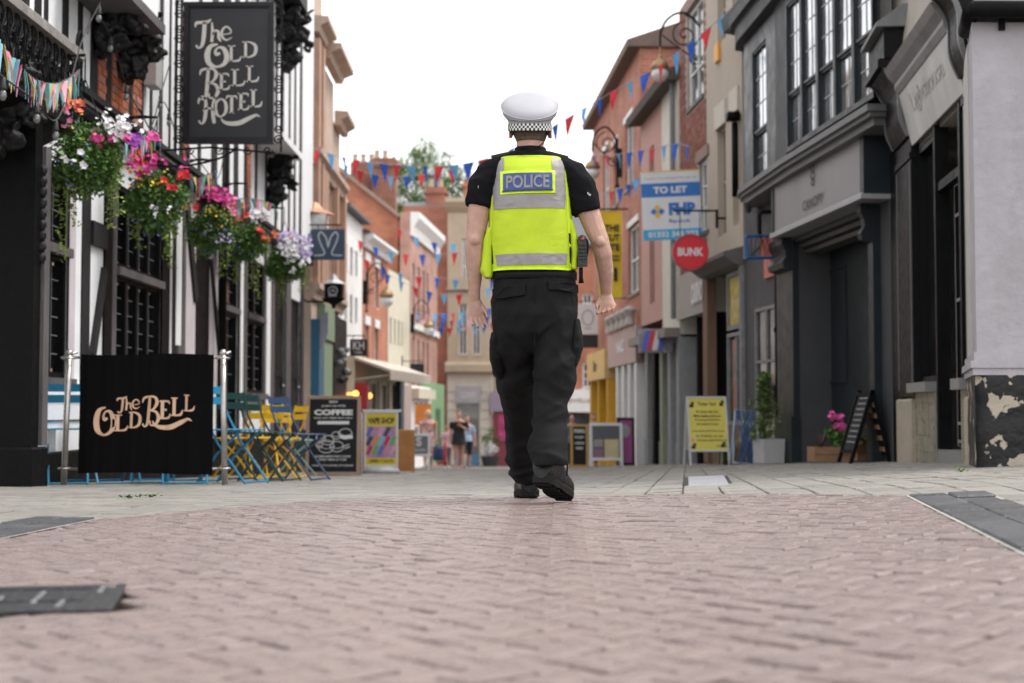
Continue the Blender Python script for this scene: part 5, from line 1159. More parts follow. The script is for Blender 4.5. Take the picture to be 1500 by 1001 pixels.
while u < ud1-.08:
    b_ = SH.b(); b_.box(u, u+.014, -.185, -.168, .34, 2.62+.05*sin(k)); b_.build('bar', blk2, gate); u += .045; k += 1
for e in (ud0+.075, ud1-.085): part(SH, gate, 'side_bar', mat('worn_edge2', (.36, .35, .35), .4), e, e+.012, -.195, -.165, .33, 2.7)
# pipes and meter box on the upper wall
u, z = SH.uz(1289, 18, .1); part(SH, sp, 'meter_box', mat('meter_grey', (.3, .3, .3), .5), u-.15, u+.15, 0, .16, z-.28, z+.25)
b_ = SH.b()
for k in range(3): b_.tube(crom([(u-.06+k*.05, .05, z-.28), (u-.1+k*.06, .06, z-.5), (u-.02+k*.05, .05, z-.75)], 4), .012, 5)
b_.build('cable_drop', cordd, sp)

# ================================================================== RIGHT: SLATE-GREY SHOP WITH THE BAY
CF = Fac((4.07, 15.25), (3.52, 21.45), 'R', gs(18)); CU = lambda x, y=450, n=0: CF.u(x, y, n); CZ = lambda x, y, n=0: CF.z(x, y, n)
slp = mat('slate_green_paint', (.020, .026, .030), .42, .12, 5, .08, 30, dirt=.1, dirtcol=(.05, .05, .05), spec=.3); slw = mat('grey_wall_paint', (.062, .064, .069), .6, .12, 4, .2, 20, spec=.3)
cp = thing('bay_window_shop', 'slate grey shop with a curved bay window over the sign reading CANOPY', 'shop', CF.w(0, 0, 0))
nB = .28; uf0, uf1 = CU(1262, 250, nB), CU(1134, 290, nB); z0 = CZ(1200, 312, nB); z1 = CZ(1200, 207, nB)
up0, up1 = CU(1300), CU(1284); ul0, ul1 = CU(1171), CU(1147)
hole = (up1, ul0, .12, z0+.1)
b_ = CF.b(); wall(CF, b_, 0, CF.len, 0, 9, [hole], 0, .9, 5); b_.build('wall', slw, cp)
part(CF, cp, 'sign_board', mat('canopy_sign_grey', (.23, .22, .228), .42, .08, 3, .05, 30, stretch=(1, 1, .3)), uf0, uf1, .0, nB, z0, z1)
part(CF, cp, 'sign_return', slp, uf0-.12, uf0, 0, nB+.02, z0-.02, z1+.02); part(CF, cp, 'sign_return', slp, uf1, uf1+.06, 0, nB+.02, z0-.02, z1+.02)
b_ = CF.b(); b_.box(uf0-.12, uf1+.06, 0, nB+.05, z0-.07, z0-.003, .01); b_.build('sign_moulding', mat('sign_edge_grey', (.34, .34, .35), .4), cp)
um = CU(1191, 290, nB+.004); b_ = CF.b(); zt = CZ(1191, 304, nB)
letters(b_, 'CANOPY', 0, 0, w=CU(1176, 290, nB)-CU(1206, 290, nB), h=.13, y=nB+.012, bold=.01); b_.v = [(um-x, y, zt+z) for x, y, z in b_.v]
ltm = mat('dark_sign_letters', (.012, .012, .014), .4, spec=.3); b_.build('lettering', ltm, cp)
b_ = CF.b(); zp = CZ(1189, 253, nB)
for k in range(4):
    zz = zp-.13+k*.085; r = .07-.01*abs(k-1.5); b_.ribbon([(um+r*cos(a)*1.1, zz+r*.6*sin(a), .016) for a in [i*pi/8 for i in range(17)]], nB+.004, nB+.012)
b_.ribbon([(um-.03, zp+.2, .02), (um, zp+.25, .03), (um+.03, zp+.2, .02)], nB+.004, nB+.012); b_.build('pinecone_emblem', ltm, cp)
for a, c in ((up1-.16, up1), (ul0, ul1)):
    a, c = min(a, c), max(a, c); b_ = CF.b(); b_.box(a, c, 0, .09, .1, z0-.1); pl = b_.build('pilaster', slp, cp); part(CF, pl, 'plinth_block', slp, a-.02, c+.02, 0, .13, .1, .75)
    b_ = CF.b(); pr = [(.09, z0-.08), (.22, z0-.08), (.22, z0-.16), (.18, z0-.24), (.17, z0-.32), (.22, z0-.40), (.20, z0-.47), (.09, z0-.5)]; b_.prof(pr, a+.02, c-.02); b_.build('console', slp, cp)
for k in range(3): part(CF, cp, 'shutter_housing', mat('shutter_slat_grey', (.07, .068, .066), .5), up1, ul0, -.15-.08*k, .05-.07*k, z0-.14-.075*k, z0-.085-.075*k)
b_ = CF.b(); b_.box(up1-.02, ul0+.02, -.5, -.42, .12, z0); dd = b_.build('closed_door', mat('teal_black_board', (.012, .018, .0215), .5, .12, 3, .1, 20), cp)
pu0, pu1, pz0, pz1 = CU(1241, 480, -.42), CU(1192, 480, -.42), CZ(1215, 562, -.42), CZ(1215, 395, -.42)
for q in ((pu0, pu1, pz0, pz0+.03), (pu0, pu1, pz1-.03, pz1), (pu0, pu0+.03, pz0+.03, pz1-.03), (pu1-.03, pu1, pz0+.03, pz1-.03)): part(CF, dd, 'panel_moulding', slp, q[0], q[1], -.425, -.395, q[2], q[3])
part(CF, cp, 'cream_reveal', mat('grey_cream', (.36, .35, .31), .7, .1), up1+.01, up1+.05, -.42, -.02, .5, z0-.35)
part(CF, cp, 'lock_plate', steel, CU(1192, 594, -.42)-.03, CU(1192, 594, -.42)+.03, -.42, -.40, .76, .84); part(CF, cp, 'door_stop', steel, up1-.2, up1-.12, .1, .2, .8, .9)
# bay window
zb = CZ(1180, 222, .38); ztp = CZ(1200, -60, .38)
bu0, bu1, bu2 = CU(1277, 150, .38), CU(1152, 240, .38), CU(1090, 285, .2)
b_ = CF.b(); pl_n = [(bu0-.05, 0), (bu0-.05, .38), (bu1, .38), (bu2-.45, .30), (bu2, .2), (bu2+.02, 0)]
def band(b, P, za, zc, k):
    n = len(P); Q = [(u, v+(k if 0 < i < n-1 else 0)) for i, (u, v) in enumerate(P)]; Q[0] = (P[0][0]-k, 0); Q[1] = (P[1][0]-k, P[1][1]+k); Q[-1] = (P[-1][0]+k, 0)
    b.add([(u, v, za) for u, v in Q]+[(u, v, zc) for u, v in Q], [tuple(range(n)), tuple(range(2*n-1, n-1, -1))]+[(i, n+i, n+(i+1) % n, (i+1) % n) for i in range(n)])
for za, zc, k in ((zb-.16, zb-.08, .0), (zb-.08, zb-.03, .06), (zb-.03, zb+.04, .10)): band(b_, pl_n, za, zc, k)
b_.build('bay_cornice', mat('bay_cornice_grey', (.13, .13, .135), .5, .2, 5), cp)
bayg = glassmat('bay_glass', (.50, .51, .53), .03); bayg.node_tree.nodes['Principled BSDF'].inputs['Metallic'].default_value = .75
barw = mat('pale_glazing_bar', (.55, .57, .58), .5)
segs = [(bu0-.05, .38, bu1, .38, 5), (bu1, .38, bu1+.55, .36, 0), (bu1+.55, .36, bu2-.45, .30, 1), (bu2-.45, .30, bu2, .2, 0)]
for (ua_, na, ub_, nb_, cols_) in segs:
    P, Q = CF.w(ua_, na, 0), CF.w(ub_, nb_, 0); sf = Fac((P.x, P.y), (Q.x, Q.y), 'R'); L_ = sf.len
    if cols_ == 0: part(sf, cp, 'bay_panel', slw, 0, L_, -.1, 0, zb+.04, ztp); continue
    wd = L_/cols_; mg = .045 if cols_ > 1 else wd*.28; hl_ = [(i*wd+mg, (i+1)*wd-mg, zb+.1, ztp-.25) for i in range(cols_)]
    b_ = sf.b(); wall(sf, b_, 0, L_, zb+.04, ztp, hl_, 0, .1, 0); b_.build('bay_wall', slp, cp)
    for h in hl_:
        zm = (h[2]+h[3])/2-.25
        window(sf, cp, h[0], h[1], h[2], zm, -.06, slp, bayg, 1, 1, .03, .014, single=False, thick=.05, lead=(2, 2, barw)); window(sf, cp, h[0], h[1], zm, h[3], -.04, slp, bayg, 1, 1, .03, .014, single=False, thick=.05, lead=(2, 3, barw))
b_ = CF.b(); band(b_, pl_n, ztp, ztp+.25, .12); band(b_, pl_n, ztp+.25, ztp+.4, .2); b_.build('bay_eaves', slw, cp)
uu = CU(1092, 40, .1); zz_ = CZ(1092, 40, .1); b_ = CF.b(); b_.prof([(0, zz_), (.3, zz_+.05), (.34, zz_+.25), (0, zz_+.3)], bu2-.5, CF.len); b_.build('eaves_moulding', slw, cp)
b_ = CF.b(); u = CU(1100, 310, .15); b_.tube(crom([(u-.7, .2, CZ(1120, 270, .2)), (u-.2, .25, CZ(1103, 292, .2)), (u+.35, .1, CZ(1088, 306, .2))], 5), .06, 8); b_.build('lead_pipe', mat('lead_sheet', (.16, .16, .165), .55), cp, smooth=True)
u = CU(1160, 500, .1); b_ = CF.b(); b_.tube([(ul1+.07, .06, .1), (ul1+.07, .06, z0-.3)], .04, 8)
for z_ in (.5, 1.1, 1.9): b_.tube([(ul1+.07, .06, z_), (ul1+.07, .06, z_+.06)], .055, 8)
b_.build('downpipe', black, cp, smooth=True)

# ================================================================== RIGHT: BEIGE HOUSE
BF = Fac((3.51, 21.5), (3.31, 24.0), 'R'); BU = lambda x, y=450, n=0: BF.u(x, y, n); BZ = lambda x, y, n=0: BF.z(x, y, n)
bh = thing('beige_rendered_house', 'beige rendered house with pale window heads between the bay and the brick house', 'building', BF.w(0, 0, 0))
bg_ = mat('warm_beige_render', (.43, .37, .30), .85, .08, 2.5, .2, 20, dirt=.2, dirtcol=(.28, .23, .18)); bgp = mat('pale_stone_head', (.56, .52, .45), .8, .08, 4)
zsf = BZ(1070, 388)
wz = [(BU(1082, 220), BU(1073, 220), BZ(1078, 330), BZ(1078, 165)), (BU(1063, 230), BU(1051, 230), BZ(1058, 345), BZ(1058, 185)), (BU(1063, 30), BU(1051, 30), BZ(1058, 60), BZ(1058, -40)), (BU(1082, 30), BU(1073, 30), BZ(1078, 40), BZ(1078, -60))]
b_ = BF.b(); wall(BF, b_, 0, BF.len, zsf, 9, wz, 0, .15, 5); b_.build('wall', bg_, bh)
for h in wz: window(BF, bh, *h, -.1, bg_, glass_f, 1, 2, .05, .03); part(BF, bh, 'window_head', bgp, h[0]-.08, h[1]+.08, -.01, .04, h[3], h[3]+.38)
part(BF, bh, 'orange_plate', mat('orange_plate', (.7, .3, .02), .5), BU(1056, 80), BU(1050, 80), 0, .05, BZ(1052, 92), BZ(1052, 65))
b_ = BF.b(); b_.tube([(.15, .08, BZ(1090, 285)), (.15, .08, BZ(1090, 175))], .05, 8); b_.box(.05, .25, .02, .2, BZ(1090, 172), BZ(1090, 160)); b_.build('downpipe', black, bh, smooth=True)
b_ = BF.b(); b_.prof([(0, zsf-.1), (.14, zsf-.06), (.3, zsf+.06), (.3, zsf+.12), (0, zsf+.2)], 0, BF.len); b_.build('shop_cornice', mat('dark_stone_ledge', (.13, .12, .115), .7, .2, 5), bh)
oldw = mat('old_frame_paint', (.22, .22, .23), .6, .3, 8, .4, dirt=.4, dirtcol=(.1, .07, .05)); oldwood = mat('old_brown_wood', (.17, .10, .065), .75, .3, 5, .4, 30, stretch=(1, 1, .2))
sw = [(BU(1125), BU(1112), .55, zsf-.15), (BU(1096), BU(1064), .75, zsf-.15)]
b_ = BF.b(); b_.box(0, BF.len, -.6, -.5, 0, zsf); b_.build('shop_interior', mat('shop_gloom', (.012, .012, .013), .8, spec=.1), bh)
u0, u1 = max(.05, BU(1096)), min(BF.len-.25, BU(1062))
window(BF, bh, u0, u1, 2.25, zsf-.12, -.05, oldw, mat('yellow_sign_panel', (.5, .4, .06), .5, .5, 5), 1, 1, .07); window(BF, bh, u0, u1, .75, 2.2, -.05, oldw, glass_d, 2, 1, .06, .08, single=False)
part(BF, bh, 'stall_board', oldwood, 0, BF.len, -.12, 0, .1, .74); part(BF, bh, 'brick_pier', oldwood, BF.len-.22, BF.len+.12, -.1, .06, .1, zsf)
for e in (0, u0-.1): part(BF, bh, 'shopfront_post', oldw, e, e+.1, -.1, .05, .1, zsf-.1)
b_ = BF.b(); letters(b_, 'TOYS', (u0+u1)/2, 2.42, w=.5, h=.3, y=-.03, bold=.02); cxm = (u0+u1)/2; b_.v = [(2*cxm-x, y, z) for x, y, z in b_.v]; b_.build('window_lettering', mat('pale_yellow_letters', (.6, .55, .3), .6), bh)
# blue-framed hanging box sign, red poster
p0, p1 = atY(1093, 346, 19.3), atY(1131, 378, 19.3); c = (p0+p1)/2; t = thing('blue_framed_hanging_sign', 'open blue framed hanging box on a bent black pipe by the drainpipe', 'sign', c); T = Matrix.Translation(c); a, h = (p1.x-p0.x)/2, (p0.z-p1.z)/2
bl = mat('blue_metal', (.02, .11, .30), .4)
b_ = B(T)
for y in (-.08, .08):
    b_.tube([(-a, y, -h), (a, y, -h), (a, y, h), (-a, y, h), (-a, y, -h)], .017, 6)
for x in (-a, a):
    for z in (-h, h): b_.tube([(x, -.08, z), (x, .08, z)], .014, 6)
b_.build('frame', bl, t)
b_ = B(T); rn = random.Random(4)
for k in range(12): b_.tube([(rn.uniform(-a, a), rn.uniform(-.08, .08), -h), (rn.uniform(-a, a), rn.uniform(-.08, .08), h)], .004, 4)
b_.build('wire', ironw, t)
b_ = B(T); b_.box(a*.1, a*.95, -.01, .01, -h*.95, h*.9); b_.build('red_panel', mat('faded_red', (.55, .16, .13), .6, .3, 6), t)
b_ = B(T); b_.tube(crom([(a*.05, 0, h), (a*.05, 0, h+.2), (a*.2, 0, h+.32), (a*1.6, 0, h+.33)], 5), .03, 8); b_.build('pipe_bracket', black, t, smooth=True)
part(CF, cp, 'red_poster', mat('faded_red', (.55, .16, .13), .6), CU(1133, 420, .05), CU(1118, 420, .05), 0, .04, CZ(1125, 408), CZ(1125, 352)); window(CF, cp, CU(1143, 500), CU(1110, 500), .75, 2.3, .02, oldw, glass_d, 2, 2, .05, .04)
part(CF, cp, 'pale_kick_panel', mat('pale_kick', (.42, .40, .35), .7, .1), CU(1143, 500), CU(1126, 500), 0, .05, .12, .72)

# ================================================================== RIGHT: BRICK HOUSE WITH THE WALL LAMP (each brick built)
KF = Fac((3.305, 24.05), (3.14, 26.4), 'R'); KU = lambda x, y=450, n=0: KF.u(x, y, n); KZ = lambda x, y, n=0: KF.z(x, y, n)
kb = thing('red_brick_house', 'dark red brick house with a sash window above the round red sign', 'building', KF.w(0, 0, 0))
zk = KZ(1020, 395); wk = [(KU(1029, 100), KU(1006, 100), KZ(1018, 150), KZ(1018, 5)), (KU(1037, 280), KU(1024, 280), KZ(1030, 340), KZ(1030, 235))]
b_ = KF.b(); wall(KF, b_, 0, KF.len, zk, 8.6, wk, -.015, .2, 5); kw = b_.build('wall', imort, kb)
for h in wk:
    window(KF, kb, *h, -.08, whitep, glass_f, 2, 3, .06, .03, .1, mat('dark_sill', (.12, .1, .09), .7)); part(KF, kb, 'window_surround', mat('worn_surround', (.25, .17, .14), .8), h[0]-.1, h[1]+.1, -.01, .035, h[3]+.01, h[3]+.2)
bk = mat('house_brick', (.235, .085, .06), .85, .15, 10, .5, 50, rnd=.25, attr=True); rest = KF.b(); cand = []
r = 0; z_ = zk+.01
while z_ < 8.5:
    u = -(.1125 if r % 2 else 0)
    while u < KF.len:
        c0, c1 = max(u, 0)+.004, min(u+.215, KF.len)
        if c1-c0 > .04 and not any(h[0]-.1 < c1 and h[1]+.1 > c0 and h[2]-.1 < z_+.065 and h[3]+.2 > z_ for h in wk): cand.append((c0, c1, z_))
        u += .225
    z_ += .075; r += 1
cand.sort(key=lambda q: abs(q[2]-5.2))
for i, (c0, c1, z_) in enumerate(cand):
    d = RN.uniform(-.003, .003)
    if i < 300: b_ = KF.b(); b_.box(c0, c1, -.02, d, z_, z_+.065); b_.build('brick', bk, kw)
    else: rest.box(c0, c1, -.02, d, z_, z_+.065); rest.a += [RN.random()]*6
if rest.v: rest.build('bricks', bk, kw, kind='stuff')
# its shop: beige fascia with white letters, dark doorway
zf = KZ(1020, 462); part(KF, kb, 'shop_fascia', mat('taupe_fascia', (.33, .29, .265), .7, .08), 0, KF.len, -.1, .05, zf, zk); b_ = KF.b(); letters(b_, 'CASINO', KU(1019, 430, .1), KZ(1019, 440, .08)-.05, w=.95, h=.36, y=.085, bold=.03); cxm = KU(1019, 430, .1); b_.v = [(2*cxm-x, y, z) for x, y, z in b_.v]; k = len(b_.v); b_.build('lettering', chalkw, kb)
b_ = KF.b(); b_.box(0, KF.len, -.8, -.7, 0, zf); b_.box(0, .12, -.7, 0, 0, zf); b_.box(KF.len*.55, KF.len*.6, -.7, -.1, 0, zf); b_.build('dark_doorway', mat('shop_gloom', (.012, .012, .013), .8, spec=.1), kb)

# ================================================================== RIGHT: PINK AND WHITE HOUSE
QF = Fac((3.135, 26.45), (2.82, 30.9), 'R'); QU = lambda x, y=450, n=0: QF.u(x, y, n); QZ = lambda x, y, n=0: QF.z(x, y, n)
pinkp = mat('salmon_paint', (.46, .27, .235), .85, .1, 2.5, .2, dirt=.2, dirtcol=(.3, .18, .15))
qh = thing('salmon_and_white_house', 'salmon pink house with a white painted strip under dark sloping eaves', 'building', QF.w(0, 0, 0)); zq = QZ(985, 128); us = QU(971, 250)
b_ = QF.b(); wall(QF, b_, us, QF.len, 3.0, zq, [(QU(958, 250), QU(951, 250), 3.4, zq-.7)], 0, .12, 4); b_.build('pink_wall', pinkp, qh); b_ = QF.b(); wall(QF, b_, 0, us, 2.6, zq+.2, [], .02, .1, 4); b_.build('white_wall', mat('cream_white', (.58, .55, .48), .8, .1, 3), qh)
window(QF, qh, QU(958, 250), QU(951, 250), 3.4, zq-.7, -.08, pinkp, glass_f, 1, 2, .04, .03)
b_ = QF.b(); b_.prof([(-.02, zq), (.3, zq-.03), (.34, zq+.12), (-2, zq+1.3), (-2, zq)], -.05, QF.len); b_.build('eaves', mat('dark_eaves', (.07, .06, .055), .8, .3, 6, .5), qh)
b_ = QF.b(); u = QU(988, 200, .05); b_.tube([(u, .09, 2.9), (u, .09, zq+.1)], .05, 8); b_.box(u-.1, u+.1, .02, .25, zq, zq+.2); b_.build('downpipe', mat('lead_sheet', (.16, .16, .165), .55), qh)
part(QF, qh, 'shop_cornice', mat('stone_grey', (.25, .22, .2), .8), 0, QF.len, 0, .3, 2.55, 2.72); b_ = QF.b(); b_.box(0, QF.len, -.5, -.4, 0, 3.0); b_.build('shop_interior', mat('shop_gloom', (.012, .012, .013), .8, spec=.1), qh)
greyg = mat('grey_shop_frame', (.26, .27, .28), .6, .15); sage = mat('sage_column', (.27, .29, .22), .7, .15)
for i, m_ in enumerate((greyg, greyg, sage, black, greyg)): part(QF, qh, 'shopfront_post', m_, QF.len*i/5, QF.len*i/5+.28, -.3, .03, -.4, 2.55)
for i in range(5): part(QF, qh, 'stall_panel', greyg, QF.len*i/5+.285, QF.len*(i+1)/5-.01, -.3, -.05, -.4, .55)
bs_ = QF.w(QU(962, 500, .3), .3, QZ(962, 500, .3)); t = thing('barber_light_box', 'barber shop light box with red and blue slanting stripes', 'sign', bs_); T = Matrix.Translation(bs_)
b_ = B(T); b_.box(-.35, .3, -.06, .1, -.22, .24); b_.box(.2, .8, .0, .06, -.04, .04); b_.build('box', mat('barber_box', (.3, .3, .34), .5, .5, 5), t)
for i, cn in enumerate(((.1, .15, .6), (.6, .05, .06), (.7, .7, .75), (.1, .15, .6))): b_ = B(T); b_.prism([(-.3+i*.1, -.18), (-.2+i*.1, -.18), (-.12+i*.1, .2), (-.22+i*.1, .2)], -.075, -.06); b_.build('stripe', mat('barber_%d' % (i % 3), cn, .4), t)

# ================================================================== RIGHT: FAR BRICK HOUSE
FF = Fac((2.815, 30.95), (2.31, 40.1), 'R'); FU = lambda x, y=450, n=0: FF.u(x, y, n); FZ = lambda x, y, n=0: FF.z(x, y, n)
zt_ = FZ(900, 135); wf = [(FU(928, 230), FU(916, 230), FZ(922, 275), FZ(922, 175)), (FU(892, 330), FU(884, 330), FZ(888, 330), FZ(888, 220)), (FU(936, 400), FU(921, 400), FZ(928, 430), FZ(928, 330)), (FU(906, 300), FU(899, 300), FZ(903, 300), FZ(903, 210))]
fh = thing('far_brick_house', 'weathered red brick house with white sash windows behind the yellow banner', 'building', FF.w(0, 0, 0))
b_ = FF.b(); wall(FF, b_, 0, FF.len, 2.5, zt_, wf, 0, .15, 6); b_.build('wall', brick_far, fh)
for h in wf: window(FF, fh, *h, -.08, whitep, glass_f, 2, 2, .07, .04, .12, mat('stone_grey', (.25, .22, .2), .8)); part(FF, fh, 'window_head', whitep, h[0]-.06, h[1]+.06, -.01, .04, h[3]+.005, h[3]+.14)
b_ = FF.b(); b_.prof([(-.02, zt_), (.28, zt_), (.3, zt_+.15), (-3, zt_+1.3), (-6, zt_+.1), (-6, zt_)], -.1, FF.len+.2); b_.build('roof', mat('weathered_roof', (.15, .10, .085), .8, .3, 4, .4), fh)
part(FF, fh, 'shop_fascia', mat('pink_fascia', (.42, .30, .28), .7, .1), 0, FF.len*.55, -.1, .12, 2.45, 3.25); u = FU(928, 480, .13); b_ = FF.b(); letters(b_, 'NAILS', 0, 2.75, w=1.3, h=.3, y=.135, bold=.03); b_.v = [(FF.len*.27-x, y, z) for x, y, z in b_.v]; b_.build('lettering', chalkw, fh)
for i in range(4): part(FF, fh, 'white_column', whitep, .1+i*1.05, .38+i*1.05, -.2, .1, -.4, 2.44)
for i in range(3): window(FF, fh, .4+i*1.05, 1.13+i*1.05, .4, 2.4, -.15, sage, glass_f, 1, 2, .06, .04)
ylw_ = mat('mustard_shop', (.62, .33, .02), .5, .1); y0 = FF.len*.55
part(FF, fh, 'mustard_fascia', mat('pale_mustard', (.62, .42, .16), .5, .1), y0+.01, FF.len, -.1, .2, 2.2, 2.95); b_ = FF.b(); letters(b_, 'Bar', (y0+FF.len)/2, 2.42, w=.8, h=.3, y=.21, bold=.02); cxm = (y0+FF.len)/2; b_.v = [(2*cxm-x, y, z) for x, y, z in b_.v]; b_.build('lettering', ltm, fh)
for i in range(3): part(FF, fh, 'mustard_post', ylw_, y0+.02+i*(FF.len-y0-.3)/2, y0+.26+i*(FF.len-y0-.3)/2, -.2, .12, -.4, 2.19)
for i in range(2): window(FF, fh, y0+.28+i*1.2, y0+1.2+i*1.2, .1, 2.15, -.1, ylw_, glass_f, 1, 2, .08, .05)
for i in range(5): b_ = FF.b(); b_.lathe([(.02, 0), (.12, .03), (.09, .2), (.16, .36), (.05, .45)], 8, (.5+i*.9, .18, 3.26)); b_.build('carved_urn', mat('pale_urn', (.4, .38, .36), .8), fh)
# houses beyond, seen past the officer
GF = Fac((2.0, 55), (6.5, 55.001), 'L', gs(55)); gx = lambda px: atY(px, 676, 55).x-2.0; gzz = lambda py: atY(850, py, 55).z-gs(55)
gh = thing('orange_brick_end_house', 'orange brick house with a white shopfront glimpsed past the officer', 'building', GF.w(0, 0, 0))
hw_ = [(gx(854), gx(868), gzz(568), gzz(532)), (gx(854), gx(868), gzz(470), gzz(430))]
b_ = GF.b(); wall(GF, b_, 0, 4.5, 2.0, 8.5, hw_, 0, .2, 5); b_.build('wall', brick_or, gh)
for h in hw_: window(GF, gh, *h, -.1, whitep, glass_f, 2, 3, .06, .04, .1)
part(GF, gh, 'white_fascia', whitep, 0, 4.5, 0, .35, gzz(604), gzz(571)); part(GF, gh, 'shop_window', glass_f, 0, 4.5, -.1, 0, -.4, gzz(604)); b_ = GF.b(); letters(b_, 'JEWELLERS', gx(852), gzz(592), w=1.1, h=.2, y=.36, bold=.02); b_.build('lettering', mat('pale_brown', (.35, .25, .2), .6), gh)
b_ = GF.b(); b_.prof([(.3, 8.5), (.3, 8.6), (-2.5, 10.2), (-5, 8.5)], -.1, 4.6); b_.build('roof', slate, gh)

# ================================================================== SIGNS ON THE RIGHT
white_s = mat('sign_white', (.70, .71, .74), .5, .04, 4); blue_s = mat('sign_blue', (.02, .17, .52), .5, .05, 4); cyan_s = mat('sign_cyan', (.02, .38, .70), .5, .05, 4); ylw_s = mat('sign_yellow', (.80, .48, .03), .5)
Y = 24.6; p0, p1 = atY(940, 250, Y), atY(1027, 351, Y); c = (p0+p1)/2; a, h = (p1.x-p0.x)/2, (p0.z-p1.z)/2
t = thing('letting_board', 'white and blue letting agent board reading TO LET high on the brick house', 'sign', c); T = Matrix.Translation(c) @ Matrix.Rotation(radians(-2.5), 4, 'Y')
b_ = B(T); b_.box(-a, a, -.012, .012, -h, h); bd = b_.build('board', white_s, t)
def fl(nm, m, x0, x1, z0, z1): b = B(T); b.box(x0*a, x1*a, -.016, -.0122, z0*h, z1*h); return b.build(nm, m, bd)
fl('yellow_edge', ylw_s, -1, 1, .97, 1.0); fl('blue_band', blue_s, -1, .99, .24, .64); fl('cyan_band', cyan_s, -1, .99, -1, -.7)
def pr(m, rows, nm='lettering'):
    for r in rows: b = B(T); letters(b, r[0], r[1]*a, r[2]*h, w=r[3]*a, h=r[4]*h, y=-.0185, bold=r[5]); b.build(nm, m, bd)
pr(white_s, [('TO LET', -.02, .34, 1.15, .2, .05), ('01332 343 222', .02, -.93, 1.7, .17, .04)]); pr(blue_s, [('FHP', .35, -.3, .9, .36, .06), ('fhp.co.uk', .25, -.55, .72, .14, .02)]); pr(mat('grey_print', (.3, .3, .33), .6), [('Contact: Tom Wragg 07970 168 138', 0, .74, 1.75, .07, .0)])
for dx, dz, m_ in ((0, .13, ylw_s), (-.13, 0, blue_s), (.13, 0, blue_s), (0, -.13, ylw_s)):
    b_ = B(T); cx, cz, r = (-.48+dx)*a, (-.18)*h+dz*a, .115*a; b_.prism([(cx-r, cz), (cx, cz-r), (cx+r, cz), (cx, cz+r)], -.0165, -.0125); b_.build('logo_diamond', m_, bd)
b_ = B(T); b_.beam((a*.8, .03, -h*.9), (a*.8, .03, h*.9), .05, .04); b_.beam((-a*.8, .03, -h*.1), (a+.35, .03, -h*.1), .05, .04); b_.build('support_batten', oldwood, t)
Y = 22.8; c = atY(1011, 370, Y); r = 26.5/FPX*Y
t = thing('round_red_sign', 'round red hanging sign lettered BUNK on a black arm', 'sign', c); T = Matrix.Translation(c); Rx = T @ Matrix.Rotation(pi/2, 4, 'X')
reds = mat('sign_red', (.66, .015, .03), .4, .05, 4); b_ = B(Rx); b_.lathe([(.01, -.06), (r*.93, -.06), (r*.93, .06), (.01, .06)], 40); bd = b_.build('disc', reds, t)
b_ = B(Rx); b_.lathe([(r*.90, .0), (r*.90, .075), (r, .075), (r, -.075), (r*.90, -.075), (r*.90, 0)], 40); b_.build('rim', mat('sign_red_rim', (.50, .02, .035), .35), t)
b_ = B(T); letters(b_, 'BUNK', 0, -r*.22, w=r*1.42, h=r*.46, y=-.064, bold=.035); b_.build('lettering', white_s, bd)
b_ = B(T); za = atY(1011, 309, Y).z-c.z; xe = atY(1050, 309, Y).x-c.x; b_.tube([(-.27, 0, za), (xe, 0, za)], .017, 6); b_.tube([(xe, 0, za+.02), (xe, 0, za-.28)], .024, 6); b_.tube([(-.16, 0, za), (-.16, 0, r*.8)], .006, 4); b_.tube([(.16, 0, za), (.16, 0, r*.8)], .006, 4); b_.tube([(xe, 0, za-.12), (xe+.2, .05, za-.12)], .02, 6); b_.build('iron_arm', ironw, t)
Y = 33.0; p0, p1 = atY(877, 309, Y), atY(911, 437, Y); c = (p0+p1)/2; a, h = (p1.x-p0.x)/2, (p0.z-p1.z)/2
t = thing('yellow_street_banner', 'tall yellow banner with black words hanging from an iron arm', 'banner', c); T = Matrix.Translation(c)
NX = 10; b_ = B(T); b_.v = [(-a+2*a*i/6, .03*sin(j*.9+i*.4), h-2*h*j/NX) for j in range(NX+1) for i in range(7)]; b_.f = [(j*7+i, j*7+7+i, j*7+8+i, j*7+1+i) for j in range(NX) for i in range(6)]; k = len(b_.v); b_.v += [(x, y+.01, z) for x, y, z in b_.v]; b_.f += [tuple(i+k for i in reversed(f)) for f in b_.f]
bd = b_.build('banner_cloth', mat('banner_yellow', (.72, .52, .02), .7, .08, 4), t, smooth=True)
for tx, zz in (('THE', .52), ('CUT', .3), ('SITE', .08)): b_ = B(T); letters(b_, tx, .15*a, zz*h, w=1.3*a, h=.16*h, y=-.04, bold=.04); b_.build('lettering', ltm, bd)
for z0_, z1_, x0_, x1_ in ((-.06, -.03, -.5, .8), (-.14, -.11, -.5, .8), (-.62, -.3, .3, .6)): b_ = B(T); b_.box(x0_*a, x1_*a, -.045, -.038, z0_*h, z1_*h); b_.build('printed_bar', ltm, bd)
b_ = B(T); b_.tube([(-a-.1, 0, h+.04), (a+.5, 0, h+.04)], .02, 6); b_.tube([(-a, 0, -h), (a+.45, 0, -h)], .015, 6); b_.build('iron_arm', ironw, t)
t, T, a, h, bd = hang_sign('white_emblem_sign', 'white hanging sign with a grey round emblem beside the officer', 846, 876, 446, 490, 38, white_s, .05, wallx=1, arm=.3)
b_ = B(T); b_.ribbon([(a*.55*cos(k), h*.5*sin(k)+h*.1, .03) for k in [i*pi/10 for i in range(21)]], -.032, -.028); b_.ribbon([(-a*.3, -h*.6, .03), (a*.3, -h*.6, .03)], -.032, -.028); b_.build('emblem', mat('grey_print', (.3, .3, .33), .6), bd)
b_ = B(T); b_.box(-a, a, -.03, .03, -h*1.9, -h*1.02); b_.build('black_panel', signb, t)

